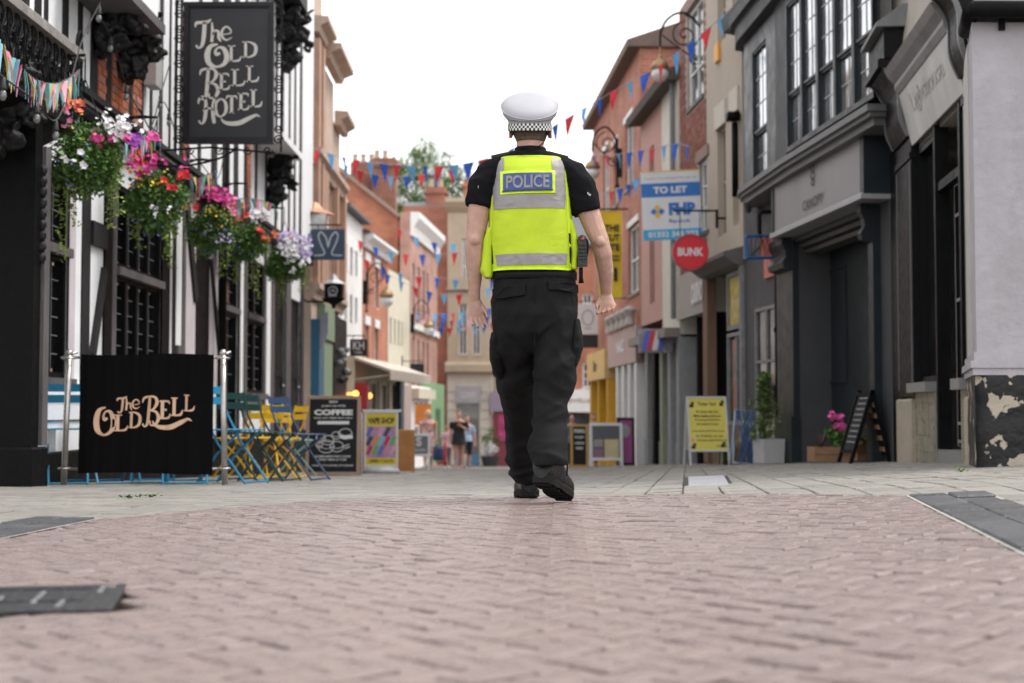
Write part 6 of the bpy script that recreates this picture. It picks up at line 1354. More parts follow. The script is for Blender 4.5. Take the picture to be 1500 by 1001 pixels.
# wall lamps with scrolled iron brackets
brass = mat('aged_brass', (.30, .19, .09), .45, .2, 10, metal=.5); globem = mat('lamp_globe', (.62, .63, .63), .2, .1, 6)
def wall_lamp(label, px, py, Y, wpx, R_, side, drop=.3, sc=1.0, lk=1.0):
    """px,py: lantern; wpx: wall end of the bracket"""
    L = atY(px, py, Y); wx = atY(wpx, py, Y).x; t = thing('wall_street_lamp', label, 'street lamp', (wx, Y, L.z), 'scrolled wall lamps'); T = Matrix.Translation((wx, Y, L.z)); d = L.x-wx; s = 1 if d > 0 else -1; D = abs(d)
    f = lambda u, z: (s*u, 0, z)
    b = B(T); b.tube(crom([f(0, .05), f(.02, .5), f(D*.1, .8), f(D*.45, 1.02), f(D*.8, .92), f(D*.98, .68), f(D, .42)], 6), .024*sc, 7)
    b.tube([f(0, -.35), f(0, .75)], .03*sc, 7); b.tube(scroll(f(D*.42, .62), .26*sc, 1.6, (s, 0, 0), (0, 0, 1), 1.5, -1), .015*sc, 6); b.tube(scroll(f(D*.2, .2), .14*sc, 1.4, (s, 0, 0), (0, 0, 1), 2.5, 1), .013*sc, 6)
    b.tube(crom([f(0, .1), f(D*.3, .25), f(D*.62, .42), f(D*.95, .62)], 5), .014*sc, 6); b.ball(f(0, -.4), .055*sc); b.box(*sorted((0, -s*.12)), -.03, .03, -.2, .5); b.build('iron_bracket', ironw, t)
    T2 = Matrix.Translation(L); k = sc*lk
    b = B(T2); b.tube([(0, 0, .42), (0, 0, .2*k)], .012, 6); b.lathe([(.02*k, .28*k), (.05*k, .24*k), (.04*k, .2*k), (.13*k, .14*k), (.17*k, .06*k), (.17*k, .02*k), (.12*k, .0)], 16); b.build('lamp_hood', brass, t, smooth=True)
    b = B(T2); b.lathe([(.12*k, .0), (.16*k, -.06*k), (.15*k, -.14*k), (.08*k, -.22*k), (.01, -.24*k)], 16); b.build('glass_globe', globem, t, smooth=True)
wall_lamp('scrolled iron wall lamp above the letting board', 967, 102, 25.0, 1030, 0, 1, sc=.95)
wall_lamp('scrolled iron wall lamp behind the officer\'s shoulder, over the yellow banner', 868, 248, 34, 904, 0, 1, sc=1.1)
wall_lamp('scrolled iron wall lamp on the left-hand brick terrace', 566, 436, 42, 537, 0, 1, sc=.85, lk=1.5)
wall_lamp('small far scrolled wall lamp by the pink brick house', 628, 480, 53, 606, 0, 1, sc=.8, lk=1.5)

# ================================================================== BOARDS AND PLANTERS ON THE RIGHT
yelb = mat('yellow_board', (.72, .62, .12), .55, .06, 4)
t, T, a, hl, pn = aboard('yellow_notice_board', 'yellow notice board with a white frame and printed lines, leaning outside the brick house', 1010, 1070, 581, 681, 20.4, whitef, yelb, .2, .12, .025, legs=.2)
prt = mat('print_black', (.02, .02, .02), .6)
print_(T, pn, prt, [('Timber Yard', 0, hl*.865, a*.9, .055), ('for those who live', 0, hl*.76, a*1.1, .036), ('Make leaders believe it', 0, hl*.70, a*1.35, .036), ('Creating Exteriors', 0, hl*.64, a*1.25, .036), ('and outdoor furniture', 0, hl*.585, a*1.1, .03), ('www.timberyardfurniture.co.uk', 0, hl*.48, a*1.6, .03), ('Follow us on', .05, hl*.41, a*1.1, .03), ('come and find us', .05, hl*.35, a*1.5, .03), ('01332 000', .2, hl*.265, a*.6, .03)])
for x, z in ((-.75, .87), (.75, .89), (-.75, .27), (.72, .29)):
    b_ = B(T); b_.lathe([(.001, 0), (.035, 0)], 5, (0, 0, 0)); b_ = B(T); b_.box(x*a-.035, x*a+.025, -.0095, -.0075, hl*z-.03, hl*z+.015); b_.box(x*a-.01, x*a+.035, -.0097, -.0076, hl*z+.016, hl*z+.05); b_.build('corner_motif', prt, pn)
b_ = B(T); b_.box(-.6*a, -.48*a, -.0095, -.0075, hl*.41, hl*.44); b_.build('blue_icon', blue_s, pn); b_ = B(T); b_.box(-.85*a, -.72*a, -.0095, -.0075, hl*.345, hl*.38); b_.build('pink_icon', petm['pink'], pn)
# rack strung with blue rope
Y = 20.0; p0, p1 = atY(1073, 601, Y), atY(1108, 678, Y); g0 = gz(p0.x, Y); w_ = p1.x-p0.x; h = p0.z-g0
t = thing('blue_rope_rack', 'pale metal rack strung with blue rope between the yellow board and the grey planter', 'rack', ((p0.x+p1.x)/2, Y, g0)); T = Matrix.Translation(t.location) @ Matrix.Rotation(-.06, 4, 'X') @ Matrix.Rotation(.06, 4, 'Y')
b_ = B(T); b_.tube([(-w_/2, 0, 0), (-w_/2, 0, h), (w_/2, 0, h), (w_/2, 0, .02), (-w_/2, 0, .02)], .014, 6); b_.tube([(-w_/2, 0, h), (-w_/2, .3, 0)], .012, 6); b_.tube([(w_/2, 0, h), (w_/2, .3, 0)], .012, 6); b_.build('frame', mat('pale_blue_grey', (.42, .50, .56), .5), t)
rn = random.Random(6)
for k in range(11): b_ = B(T); x0, x1 = rn.uniform(-.5, .5)*w_, rn.uniform(-.5, .5)*w_; b_.tube(crom([(x0, -.01, h), ((x0+x1)/2+rn.gauss(0, .05), -.03, h*.5), (x1, -.01, .02)], 4), .007, 5); b_.build('rope', bl, t)
b_ = B(T); b_.box(-w_*.3, w_*.3, .02, .04, h*.72, h*.8); b_.build('white_label', white_s, t)
# grasses behind the rack
def tuft(name, label, px, Y, col, n, hgt, seed, spread=.22):
    rn = random.Random(seed); x = atY(px, 676, Y).x; t = thing(name, label, 'plant', (x, Y, gz(x, Y)), None); T = Matrix.Translation(t.location); b = B(T)
    for _ in range(n):
        a_ = rn.uniform(0, 2*pi); l_ = hgt*rn.uniform(.5, 1.1); o = spread*rn.uniform(.2, 1.2); x0, y0 = rn.gauss(0, .05), rn.gauss(0, .05); sd_ = V((-sin(a_), cos(a_), 0))*.011
        P = [V((x0, y0, 0)), V((x0+cos(a_)*o*.4, y0+sin(a_)*o*.4, l_*.7)), V((x0+cos(a_)*o, y0+sin(a_)*o, l_*.9))]
        b.add([P[0]-sd_, P[0]+sd_, P[1]+sd_, P[2], P[1]-sd_], [(0, 1, 2, 4), (4, 2, 3)])
    b.build('leaves', mat(name+'_blades', col, .6, .3, 20), t); b = B(T); b.ball((0, 0, .03), .08, 8, 5, 1, 1, .6); b.build('root_clump', wicker, t)
tuft('grass_clump', 'loose clump of yellow green grass beneath the yellow board', 1065, 20.9, (.2, .24, .05), 90, .42, 1, .3); tuft('rusty_grass_clump', 'rusty leaved clump showing through the blue rope rack', 1092, 20.4, (.22, .13, .05), 60, .45, 2)
# grey planter with an upright shrub
Y = 18.9; p0, p1 = atY(1104, 643, Y), atY(1148, 678, Y); g0 = gz(p1.x, Y); w_ = p1.x-p0.x; h = p0.z-g0; cx = (p0.x+p1.x)/2
t = thing('grey_planter', 'square pale grey planter holding a tall narrow shrub', 'planter', (cx, Y, g0)); T = Matrix.Translation(t.location) @ Matrix.Rotation(.3, 4, 'Z'); a = w_/2*.8
plm = mat('planter_grey', (.50, .49, .50), .7, .06, 4); b_ = B(T); P = []
b_.loft([[(sx*a*k, sy*a*k, z) for sx, sy in ((-1, -1), (1, -1), (1, 1), (-1, 1))] for k, z in ((.93, 0), (1, h), (.88, h), (.86, h-.06))]); b_.build('tub', plm, t); b_ = B(T); b_.box(-a*.85, a*.85, -a*.85, a*.85, h-.1, h-.055); b_.build('soil', wicker, t)
hs = atY(1118, 548, Y).z-g0; rn = random.Random(8); b_ = B(T)
for k in range(6): b_.tube([(rn.gauss(-.05, .04), rn.gauss(0, .04), h-.08), (rn.gauss(-.06, .06), rn.gauss(0, .05), hs*rn.uniform(.7, .95))], .006, 5)
b_.build('stems', mat('bark', (.1, .075, .05), .9), t); b_ = B(T)
for k in range(150): z = h+(hs-h)*rn.random()**.9; wz_ = .17*(1-.65*(z-h)/(hs-h)); clump(b_, (-.06+rn.gauss(0, wz_*.55), rn.gauss(0, wz_*.5), z), .045, 14, .045, rn, leafq)
b_.build('foliage', mat('shrub_leaf', (.13, .19, .05), .55, .35, 15), t)
# crate planters, geranium, spiky plant, black A-board
crm = mat('crate_pine', (.30, .17, .095), .7, .2, 6, .4, 30, stretch=(1, 1, 3))
def crate(label, pxa, pxb, pyt, Y, rz):
    p0, p1 = atY(pxa, pyt, Y), atY(pxb, pyt, Y); g0 = gz((p0.x+p1.x)/2, Y); t = thing('wooden_crate_planter', label, 'crate planter', ((p0.x+p1.x)/2, Y, g0), 'wooden crate planters'); T = Matrix.Translation(t.location) @ Matrix.Rotation(rz, 4, 'Z'); a = (p1.x-p0.x)/2; h = p0.z-g0
    for i in range(2):
        for y in (-.14, .14): b = B(T); b.box(-a, a, y-.008, y+.008, .01+i*h*.5, .01+i*h*.5+h*.46); b.build('side_slat', crm, t)
    for x in (-a+.01, a-.01): b = B(T); b.box(x-.01, x+.01, -.13, .13, .01, h); b.build('end_board', crm, t)
    b = B(T); b.box(-a+.02, a-.02, -.125, .125, .01, h*.85); b.build('soil', wicker, t); return t, T, a, h
t, T, a, h = crate('wooden crate planter with pink geranium and spiky dark plant', 1187, 1240, 655, 17.0, .1)
rn = random.Random(9); b_ = B(T); [clump(b_, (a*.45+rn.gauss(0, .07), rn.gauss(0, .05), h+.1+rn.gauss(0, .06)), .08, 26, .065, rn, leafq) for _ in range(8)]; b_.build('foliage', mat('geranium_leaf', (.10, .21, .05), .6, .3, 20), t)
b_ = B(T)
for x, z, n in ((.3, .37, 24), (.45, .36, 22), (.5, .25, 22), (.38, .24, 12)): clump(b_, (a*.4+(x-.4)*.6, -.05, h+z), .045, n, .03, rn, lambda bb, p, s, r: flower(bb, p, s, r, V((0, -1, .3))))
b_.build('pink_blossoms', mat('geranium_pink', (.72, .12, .36), .6, .1), t)
b_ = B(T)
for k in range(26):
    a_ = rn.uniform(0, 2*pi); l_ = rn.uniform(.2, .42); d = V((cos(a_)*.5, sin(a_)*.4, 1)).normalized(); s_2 = V((-sin(a_), cos(a_), 0))*.012; p = V((-a*.45, 0, h*.8)); b_.add([p-s_2, p+s_2, p+d*l_], [(0, 1, 2)])
b_.build('spiky_leaves', mat('dark_spikes', (.07, .045, .045), .6), t)
t, T, a, h = crate('wooden crate planter with low ferns behind the leaning black chalkboard', 1252, 1290, 652, 16.1, -.05)
b_ = B(T); [clump(b_, (rn.uniform(-a, a)*.8, rn.gauss(0, .05), h+.04+rn.gauss(0, .03)), .07, 24, .055, rn, leafq) for _ in range(8)]; b_.build('foliage', mat('fern_leaf', (.2, .2, .06), .6, .3, 20), t)
Y = 15.6; x0, x1, xt = atY(1237, 672, Y).x, atY(1294, 672, Y).x, atY(1268, 572, Y).x; g0 = gz(x0, Y); zt_2 = atY(1268, 572, Y).z-g0
t = thing('black_a_board', 'tall black chalkboard standing open like a letter A in front of the closed grey door', 'sign board', ((x0+x1)/2, Y, g0)); T = Matrix.Translation((0, Y, g0))
for xa, nm in ((x0, 'front_leaf'), (x1, 'rear_leaf')):
    b_ = B(T)
    for y in (-.28, .28): b_.beam((xa, y, 0), (xt, y, zt_2), .04, .035, (0, 1, 0))
    for k in (.16, .95): b_.beam((xa+(xt-xa)*k, -.28, zt_2*k), (xa+(xt-xa)*k, .28, zt_2*k), .035, .04)
    lf = b_.build(nm, black, t); d = .012 if xa == x0 else -.012
    b_ = B(T); b_.add([(xa+(xt-xa)*k, y, zt_2*k) for k, y in ((.17, -.26), (.17, .26), (.94, .26), (.94, -.26))]+[(xa+(xt-xa)*k+d, y, zt_2*k) for k, y in ((.17, -.26), (.17, .26), (.94, .26), (.94, -.26))], [(0, 1, 2, 3), (7, 6, 5, 4), (0, 4, 5, 1), (1, 5, 6, 2), (2, 6, 7, 3), (3, 7, 4, 0)]); pn = b_.build('chalk_panel', chalk, lf)
    if xa == x0:
        for k in range(9):
            b_ = B(T); kk = .28+k*.075; b_.add([(xa+(xt-xa)*q-.006, y, zt_2*q) for q, y in ((kk, -.22), (kk, .2*RN.uniform(.4, 1)), (kk+.022, .2*RN.uniform(.4, 1)), (kk+.022, -.22))], [(0, 1, 2, 3)]); b_.build('chalk_line', mat('dusty_chalk', (.22, .22, .22), .9, .5, 40), lf)
    else:
        for k in range(5): b_ = B(T); kk = .2+k*.15; b_.beam((xa+(xt-xa)*kk-.02, -.28, zt_2*kk), (xa+(xt-xa)*kk-.02, .28, zt_2*kk), .02, .05); b_.build('wooden_rung', crm, lf)
# far boards
t, T, a, hl, pn = aboard('white_a_board', 'white framed A-board with a cream menu sheet, nearest of the far boards', 864, 913, 620, 685, 29.5, whitef, mat('menu_dark', (.1, .1, .12), .6, .3, 5), .15, .05, .06, legs=.12)
for q in ((-.1, .75, .18, .62, (.55, .47, .28)), (-.75, .75, .70, .9, (.09, .10, .12)), (-.75, -.2, .2, .4, (.25, .13, .17)), (-.75, -.2, .45, .62, (.3, .28, .25))): b_ = B(T); b_.box(q[0]*a, q[1]*a, -.0095, -.0075, q[2]*hl, q[3]*hl); b_.build('printed_sheet', mat('sheet_%d' % int(q[2]*100), q[4], .6, .15, 6), pn)
print_(T, pn, mat('warm_print', (.6, .35, .2), .6), [('Fresh Coffee', 0, hl*.8, a*1.3, .07), ('& Cakes', 0, hl*.72, a*.7, .05)])
t, T, a, hl, pn = aboard('dark_chalk_menu_board', 'dark chalk menu board on mustard legs behind the officer\'s boot', 836, 862, 622, 684, 31, mat('mustard_wood', (.5, .3, .05), .6), chalk, .12, .0, .05)
print_(T, pn, chalkw, [('menu', 0, hl*.8, a*1.2, .08), ('soups', 0, hl*.66, a*1.0, .06), ('cakes', 0, hl*.54, a*1.1, .06), ('teas', 0, hl*.42, a*.8, .06)])
t, T, a, hl, pn = aboard('purple_poster_board', 'black framed board with a purple poster behind the white A-board', 904, 930, 612, 679, 29.9, black, mat('purple_poster', (.30, .05, .20), .5, .3, 2), .1, .0, .05)
b_ = B(T); b_.ball((-.1*a, -.012, hl*.72), .12, 12, 6, 1, .05, 1.2); b_.build('printed_portrait', mat('portrait_grey', (.3, .27, .28), .6), pn)
# ================================================================== THE POLICE OFFICER
def ring(c, rx, ry, n=20, ax=None, ay=None, p=2.0):
    ax = ax or V((1, 0, 0)); ay = ay or V((0, 1, 0)); out = []
    for k in range(n):
        a = 2*pi*k/n; ca_, sa_ = cos(a), sin(a); q = (abs(ca_)**p+abs(sa_)**p)**(-1/p)
        out.append(V(c)+ax*(rx*ca_*q)+ay*(ry*sa_*q))
    return out
def limb(b, pts, n=14):
    """pts: (centre, rx, ry); rings kept square to the limb"""
    C = [V(p[0]) for p in pts]; R_ = []
    for i, p in enumerate(pts):
        t = (C[min(i+1, len(C)-1)]-C[max(i-1, 0)]).normalized(); ax = V((1, 0, 0)); ax = (ax-t*ax.dot(t)).normalized(); ay = t.cross(ax)
        R_.append(ring(C[i], p[1], p[2], n, ax, ay))
    b.loft(R_)
PY = 6.55; S = PY/FPX
off0 = V((.09, PY, 0))
def W_(px, py, dy=0.0): return atY(px, py, PY+dy)
skin = mat('skin', (.46, .285, .225), .5, .16, 22, .25, 220, spec=.4, dirt=.6, dirtcol=(.44, .19, .145)); skin.node_tree.nodes['Principled BSDF'].inputs['Subsurface Weight'].default_value = .12; skin.node_tree.nodes['Principled BSDF'].inputs['Subsurface Radius'].default_value = (.02, .008, .004)
shirtm = mat('black_shirt', (.0065, .0068, .0085), .85, .2, 12, .3, 240, spec=.12); trm = mat('black_trousers', (.0056, .0058, .0066), .7, .25, 9, .35, 260, spec=.2)
def finger(b, base, d, out, L_, r, curl):
    """three joints bending from d towards out"""
    p = V(base); pts = [p-d*.02]; a = 0; R_ = [r*1.05]
    for k, f in enumerate((.42, .33, .25)):
        a += curl[k]; v = d*cos(a)+out*sin(a); pts.append(pts[-1]+v*(L_*f+(.02 if k == 0 else 0))); R_.append(r*(1-.1*(k+1)))
    v = (pts[-1]-pts[-2]).normalized(); pts.append(pts[-1]+v*r*.6); R_.append(r*.45)
    b.tube(pts, R_, 8)
cam_dir = V((0, -1, 0))
body = B()
# head and neck
hd = [(778, 236, .058, .062, .02), (777, 222, .060, .066, .015), (777, 213, .062, .068, .02), (777, 205, .066, .082, .04), (777, 198, .074, .094, .045), (777, 190, .079, .100, .045), (777, 180, .079, .101, .045), (777, 168, .072, .095, .045), (777, 160, .055, .075, .045), (777, 155, .025, .04, .045)]
body.loft([ring(W_(c, y, 0)+V((0, dy, 0)), rx, ry, 20) for c, y, rx, ry, dy in hd])
hc_ = W_(777, 190, 0)+V((0, .045, 0))
body.tube([hc_+V((0, .085, .01)), hc_+V((0, .118, -.02)), hc_+V((0, .10, -.035))], [.012, .016, .014], 8)          # nose
body.ball(hc_+V((0, .085, -.075)), .03, 10, 6, 1, .8, .7)                                                              # chin
body.tube([hc_+V((-.025, .096, -.052)), hc_+V((.025, .096, -.052))], .007, 6)                                        # lips
for sx in (-1, 1):
    body.ball(hc_+V((sx*.03, .092, .012)), .014, 8, 6)
    e = hc_+V((sx*.082, -.002, -.004)); body.loft([ring(e+V((sx*(.0+.006*k), -.004*k, .002*k)), .006, .001, 8)[0:0] or ring(e+V((sx*.009*k, -.006*k, 0)), .017+.004*k, .030+.004*k, 12, V((0, 1, 0)), V((0, .25, 1)).normalized()) for k in range(3)])
# arms
LA = [((722, 252, .0), .062, .062), ((706, 285, -.01), .056, .056), ((700, 320, -.02), .050, .050), ((696, 350, -.03), .043, .045), ((695, 372, -.02), .043, .045), ((695, 400, .0), .036, .038), ((695, 425, .02), .028, .030), ((695, 440, .03), .027, .022)]
RA = [((838, 252, .0), .062, .062), ((852, 285, -.01), .056, .056), ((866, 322, -.02), .050, .050), ((878, 352, -.03), .044, .046), ((883, 372, -.01), .043, .045), ((887, 398, .03), .036, .038), ((888, 420, .07), .028, .030), ((888, 432, .085), .027, .022)]
for A_ in (LA, RA): limb(body, [(W_(*c), rx, ry) for c, rx, ry in A_])
for q in (W_(696, 352, -.065), W_(879, 354, -.065)): body.ball(q, .024, 10, 7, 1, .8, 1.1)          # elbows
def hand(wr, kn, sx, fd, curl, thumb, fin_len=1.0):
    """wr wrist, kn knuckle centre, sx +1 when the thumb is on the right of the picture"""
    wr, kn = V(wr), V(kn); d = (kn-wr).normalized(); ax = V((1, 0, 0)); ax = (ax-d*ax.dot(d)).normalized(); ay = d.cross(ax)
    if ay.y > 0: ay = -ay                                # towards the camera: palm side
    body.loft([ring(wr-d*.01, .024, .019, 14, ax, ay), ring(wr+(kn-wr)*.35, .033, .021, 14, ax, ay), ring(wr+(kn-wr)*.75, .041, .019, 14, ax, ay), ring(kn, .042, .015, 14, ax, ay), ring(kn+d*.008, .036, .009, 14, ax, ay)])
    for i, (o_, L_, r) in enumerate(((.031, .072, .0082), (.0102, .080, .0084), (-.0106, .075, .0080), (-.031, .060, .0074))):
        fv = (V(fd)+ax*(sx*o_*.9)).normalized(); finger(body, kn+ax*(sx*o_)-ay*.0, fv, ay, L_*fin_len, r, [c*(1+.12*i) for c in curl])
    tb = wr+(kn-wr)*.38+ax*(sx*.030); td = (d*thumb[0]+ax*sx*thumb[1]+ay*thumb[2]).normalized(); finger(body, tb, td, (ay*.6-ax*sx*.4+d*.3).normalized(), .066, .0105, [.05, .35, .3])
lw, lk = W_(695, 438, .03), W_(699, 466, .035); hand(lw, lk, 1, (lk-lw).normalized()+V((.25, 0, 0)), (.3, .6, .5), (.8, .45, .35), 1.12)
rw, rk = W_(888, 430, .085), W_(889, 451, .07); hand(rw, rk, -1, (rk-rw).normalized()+V((-.45, 0, 0)), (.25, .75, .6), (.75, .5, .4), 1.0)
# slim trunk and legs inside the clothes keep the body in one piece
body.loft([ring(W_(c, y)+V((0, dy, 0)), rx, ry, 18) for c, y, rx, ry, dy in ((784, 480, .12, .08, .02), (782, 420, .135, .085, .02), (778, 340, .13, .085, .02), (776, 270, .15, .085, .02), (776, 248, .16, .07, .02), (777, 234, .07, .055, .02), (777, 222, .055, .06, .015))])
LL = [((752, 470, .0), .075), ((756, 540, .12), .065), ((762, 590, .28), .05), ((766, 650, .48), .045), ((769, 685, .56), .036)]
RL = [((815, 470, .0), .075), ((812, 540, -.01), .065), ((806, 590, -.03), .05), ((804, 645, -.10), .045), ((804, 672, -.14), .036)]
for A_ in (LL, RL): limb(body, [(W_(*c), r, r) for c, r in A_])
cop = remesh(body, 'person', skin, None, .0038, 3, lambda p, n: .0012*noise.noise(p*38)+.0016*noise.noise(p*14))
tag(cop, 'police officer seen from behind, white cap, yellow vest marked POLICE, walking away', 'person')
# nails
# hair: short crop below the cap
hair = B(); hair.loft([ring(W_(c, y, 0)+V((0, dy, 0)), rx, ry, 24) for c, y, rx, ry, dy in ((777, 207, .0625, .072, .018), (777, 203, .0685, .084, .034), (777, 198, .0765, .0965, .042), (777, 190, .0815, .103, .042), (777, 178, .082, .103, .042), (777, 168, .06, .08, .042))])
remesh(hair, 'hair', mat('cropped_hair', (.11, .070, .048), .8, .35, 60, .6, 300), cop, .005, 2, lambda p, n: .001*noise.noise(p*120))
# shirt: trunk, sleeves, collar
TR = [(781, 404, 58, .125, .015), (779, 370, 57, .125, .015), (778, 330, 59, .125, .015), (776, 295, 61, .128, .015), (776, 265, 62, .124, .015), (776, 248, 59, .112, .015), (776, 238, 50, .095, .015), (776, 231, 38, .082, .015), (777, 225, 28, .074, .012)]
sh = B(); sh.loft([ring(W_(c, y)+V((0, dy, 0)), hw*S, d, 28, p=2.5) for c, y, hw, d, dy in TR])
limb(sh, [(W_(c, y, d), rx, ry) for (c, y, d), rx, ry in (((735, 246, .01), .05, .07), ((721, 254, 0), .070, .076), ((709, 274, -.01), .071, .073), ((704, 292, -.015), .068, .067), ((702, 303, -.018), .066, .063))])
limb(sh, [(W_(c, y, d), rx, ry) for (c, y, d), rx, ry in (((820, 246, .01), .05, .07), ((836, 255, 0), .070, .076), ((849, 276, -.01), .071, .073), ((856, 296, -.015), .068, .067), ((861, 312, -.018), .066, .063))])
def shfold(p, n):
    return .006*noise.noise(V((p.x*9, p.y*9, p.z*16)))+.006*(1-2*abs(noise.noise(V((p.x*13+p.z*9, p.y*12, p.z*17)))))
remesh(sh, 'shirt', shirtm, cop, .007, 4, shfold)
b_ = B(); b_.loft([ring(W_(777, y)+V((0, dy, 0)), rx, ry, 24) for y, rx, ry, dy in ((232, .090, .078, .012), (226, .080, .077, .012), (219, .0735, .076, .016), (216.5, .072, .075, .017), (217.5, .066, .068, .017))]); b_.build('collar', shirtm, cop, smooth=True)
for x0, y0, x1, y1 in ((720, 236, 751, 230), (832, 237, 803, 230)):
    b_ = B(); a, c = W_(x0, y0, 0), W_(x1, y1, 0); b_.beam(a+V((0, .0, .014)), c+V((0, 0, .016)), .058, .014, (0, 0, 1)); b_.build('epaulette', mat('epaulette_black', (.012, .012, .014), .7), cop)
b_ = B(); q = W_(861, 291, 0); letters(b_, 'POLICE', 0, 0, w=.03, h=.011, y=0, bold=.02); b_.v = [(q.x+.004+x*.7, q.y-.083+x*.6, q.z+z-x*.35) for x, y, z in b_.v]; b_.build('sleeve_print', chalkw, cop)
b_ = B(); q = W_(697, 281, 0); letters(b_, 'POLICE', 0, 0, w=.03, h=.011, y=0, bold=.02); b_.v = [(q.x+.006+x*.6, q.y-.075-x*.7, q.z+z+x*.3) for x, y, z in b_.v]; b_.build('sleeve_print', chalkw, cop)
# --- high-visibility vest
VR = [(399, 779, 60, .148), (385, 778.5, 60.5, .15), (365, 778, 61, .15), (340, 777.5, 61.5, .152), (312, 776.5, 61, .152), (285, 776.5, 59, .152), (262, 777, 56.5, .146), (248, 777, 54.5, .134), (240, 777, 52, .120), (234, 777, 47, .100), (230, 777, 42, .082)]
def vfold(px, py): return .006*noise.noise(V((px*.045, py*.03, 3)))+.0045*noise.noise(V((px*.11, py*.045, 7)))+.0035*(1-2*abs(noise.noise(V((px*.06+py*.05, py*.09-px*.03, 11)))))*min(1, abs(px-777)/45)
def vint(py):
    for (y0, c0, h0, d0), (y1, c1, h1, d1) in zip(VR, VR[1:]):
        if y0 >= py >= y1: t = (y0-py)/(y0-y1); return c0+(c1-c0)*t, h0+(h1-h0)*t, d0+(d1-d0)*t
    return VR[0][1:] if py > 399 else VR[-1][1:]
def vest_pt(px, py, o=0.0):
    c, h, d = vint(py); t = max(-1, min(1, (px-c)/h)); k = (1-abs(t)**2.7)**(1/2.7)
    wv = vfold(px, py)
    p = W_(px, py); return V((p.x, PY+.015-(d+o+wv)*k, p.z))
yel = mat('high_vis_yellow', (.56, .74, .025), .7, .05, 10, .5, 420)
yel2 = mat('high_vis_binding', (.62, .86, .02), .6, .05, 10)
refl = mat('grey_reflective_tape', (.27, .25, .255), .42, .05, 25, .15, 300)
ve = B(); n = 56; rows = []
ys_ = list(np.linspace(398, 232, 60))
for py in ys_:
    c, h, d = vint(py); r_ = []
    for k in range(n):
        a = 2*pi*k/n; ca_, sa_ = cos(a), sin(a); q = (abs(ca_)**2.7+abs(sa_)**2.7)**(-1/2.7); px = c+h*ca_*q
        wv = vfold(px, py)
        r_.append(V((W_(px, py).x, PY+.015+(d+wv)*sa_*q, W_(px, py).z)))
    rows.append(r_)
ve.loft(rows); ve.f = ve.f[:-2]
vest = ve.build('vest', yel, cop, smooth=True)
def patch(nm, m, P, o, nu=30, nv=8, par=vest):
    """P: quad of pixel corners tl, tr, br, bl laid on the back of the vest"""
    b = B()
    for j in range(nv+1):
        for i in range(nu+1):
            u, v = i/nu, j/nv; x = (P[0][0]*(1-u)+P[1][0]*u)*(1-v)+(P[3][0]*(1-u)+P[2][0]*u)*v; y = (P[0][1]*(1-u)+P[1][1]*u)*(1-v)+(P[3][1]*(1-u)+P[2][1]*u)*v
            b.v.append(vest_pt(x, y, o))
    b.f = [(j*(nu+1)+i, (j+1)*(nu+1)+i, (j+1)*(nu+1)+i+1, j*(nu+1)+i+1) for j in range(nv) for i in range(nu)]; k = len(b.v); b.v += [v+V((0, .0035, 0)) for v in b.v]
    bnd = [i for i in range(nu+1)]+[j*(nu+1)+nu for j in range(1, nv+1)]+[nv*(nu+1)+i for i in range(nu-1, -1, -1)]+[j*(nu+1) for j in range(nv-1, 0, -1)]
    b.f += [(bnd[i], bnd[(i+1) % len(bnd)], bnd[(i+1) % len(bnd)]+k, bnd[i]+k) for i in range(len(bnd))]
    return b.build(nm, m, par, smooth=False)
patch('reflective_band', refl, ((722, 292), (828, 291), (827, 310), (723, 312)), .004)
patch('reflective_band', refl, ((726, 377), (830, 375), (829, 391), (728, 393)), .004)
patch('reflective_strap', refl, ((724, 237), (738, 235), (739, 292), (722, 292)), .0038, 8, 16); patch('reflective_strap', refl, ((807, 235), (825, 238), (828, 292), (812, 292)), .0038, 8, 16)
patch('reflective_yoke', refl, ((722, 259), (733, 259), (733, 292), (722, 292)), .0045, 6, 8); patch('reflective_yoke', refl, ((812, 259), (826, 259), (827, 292), (812, 292)), .0045, 6, 8)
patch('label_border', yel2, ((733, 257), (812, 256), (812, 289), (733, 291)), .007, 20, 6)
lab = patch('police_label', mat('police_blue', (.04, .075, .25), .5, .06, 10), ((737, 261), (808, 259.5), (808, 285), (737, 287)), .0105, 24, 6)
patch('label_edge', mat('label_edge_dark', (.02, .03, .08), .6), ((736, 285.8), (808.6, 283.8), (808.6, 286), (736, 288)), .0125, 20, 1, lab)
b_ = B(); letters(b_, 'POLICE', 0, 0, w=62, h=19, y=0, bold=.03)
b_.v = [vest_pt(772.5+x, 282.5-x*.018-z, .0142) for x, y, z in b_.v]; b_.build('police_lettering', mat('label_silver', (.24, .235, .255), .45, .1, 20), lab)
for P in (((714, 396), (836, 396), (835.5, 399), (715, 399.5)), ):
    patch('hem_binding', yel2, P, .003, 40, 2)
for x0, x1 in ((716, 719), (834, 837)): patch('edge_binding', yel2, ((x0+5, 246), (x1+5 if x0 < 750 else x1-6, 246), (x1, 396), (x0, 396)) if x0 < 750 else ((x0-8, 246), (x1-7, 246), (x1, 396), (x0, 396)), .003, 2, 20)
patch('seam', mat('seam_olive', (.42, .58, .02), .7), ((757, 232), (797, 232), (797, 234.5), (757, 234.5)), .002, 12, 2)
blackw = mat('black_webbing', (.006, .006, .0065), .8, spec=.15)
patch('side_panel', blackw, ((716, 345), (719.5, 345), (723, 388), (717, 392)), .004, 4, 8); patch('side_panel', blackw, ((832, 345), (837.5, 345), (838, 390), (834, 388)), .004, 4, 8)
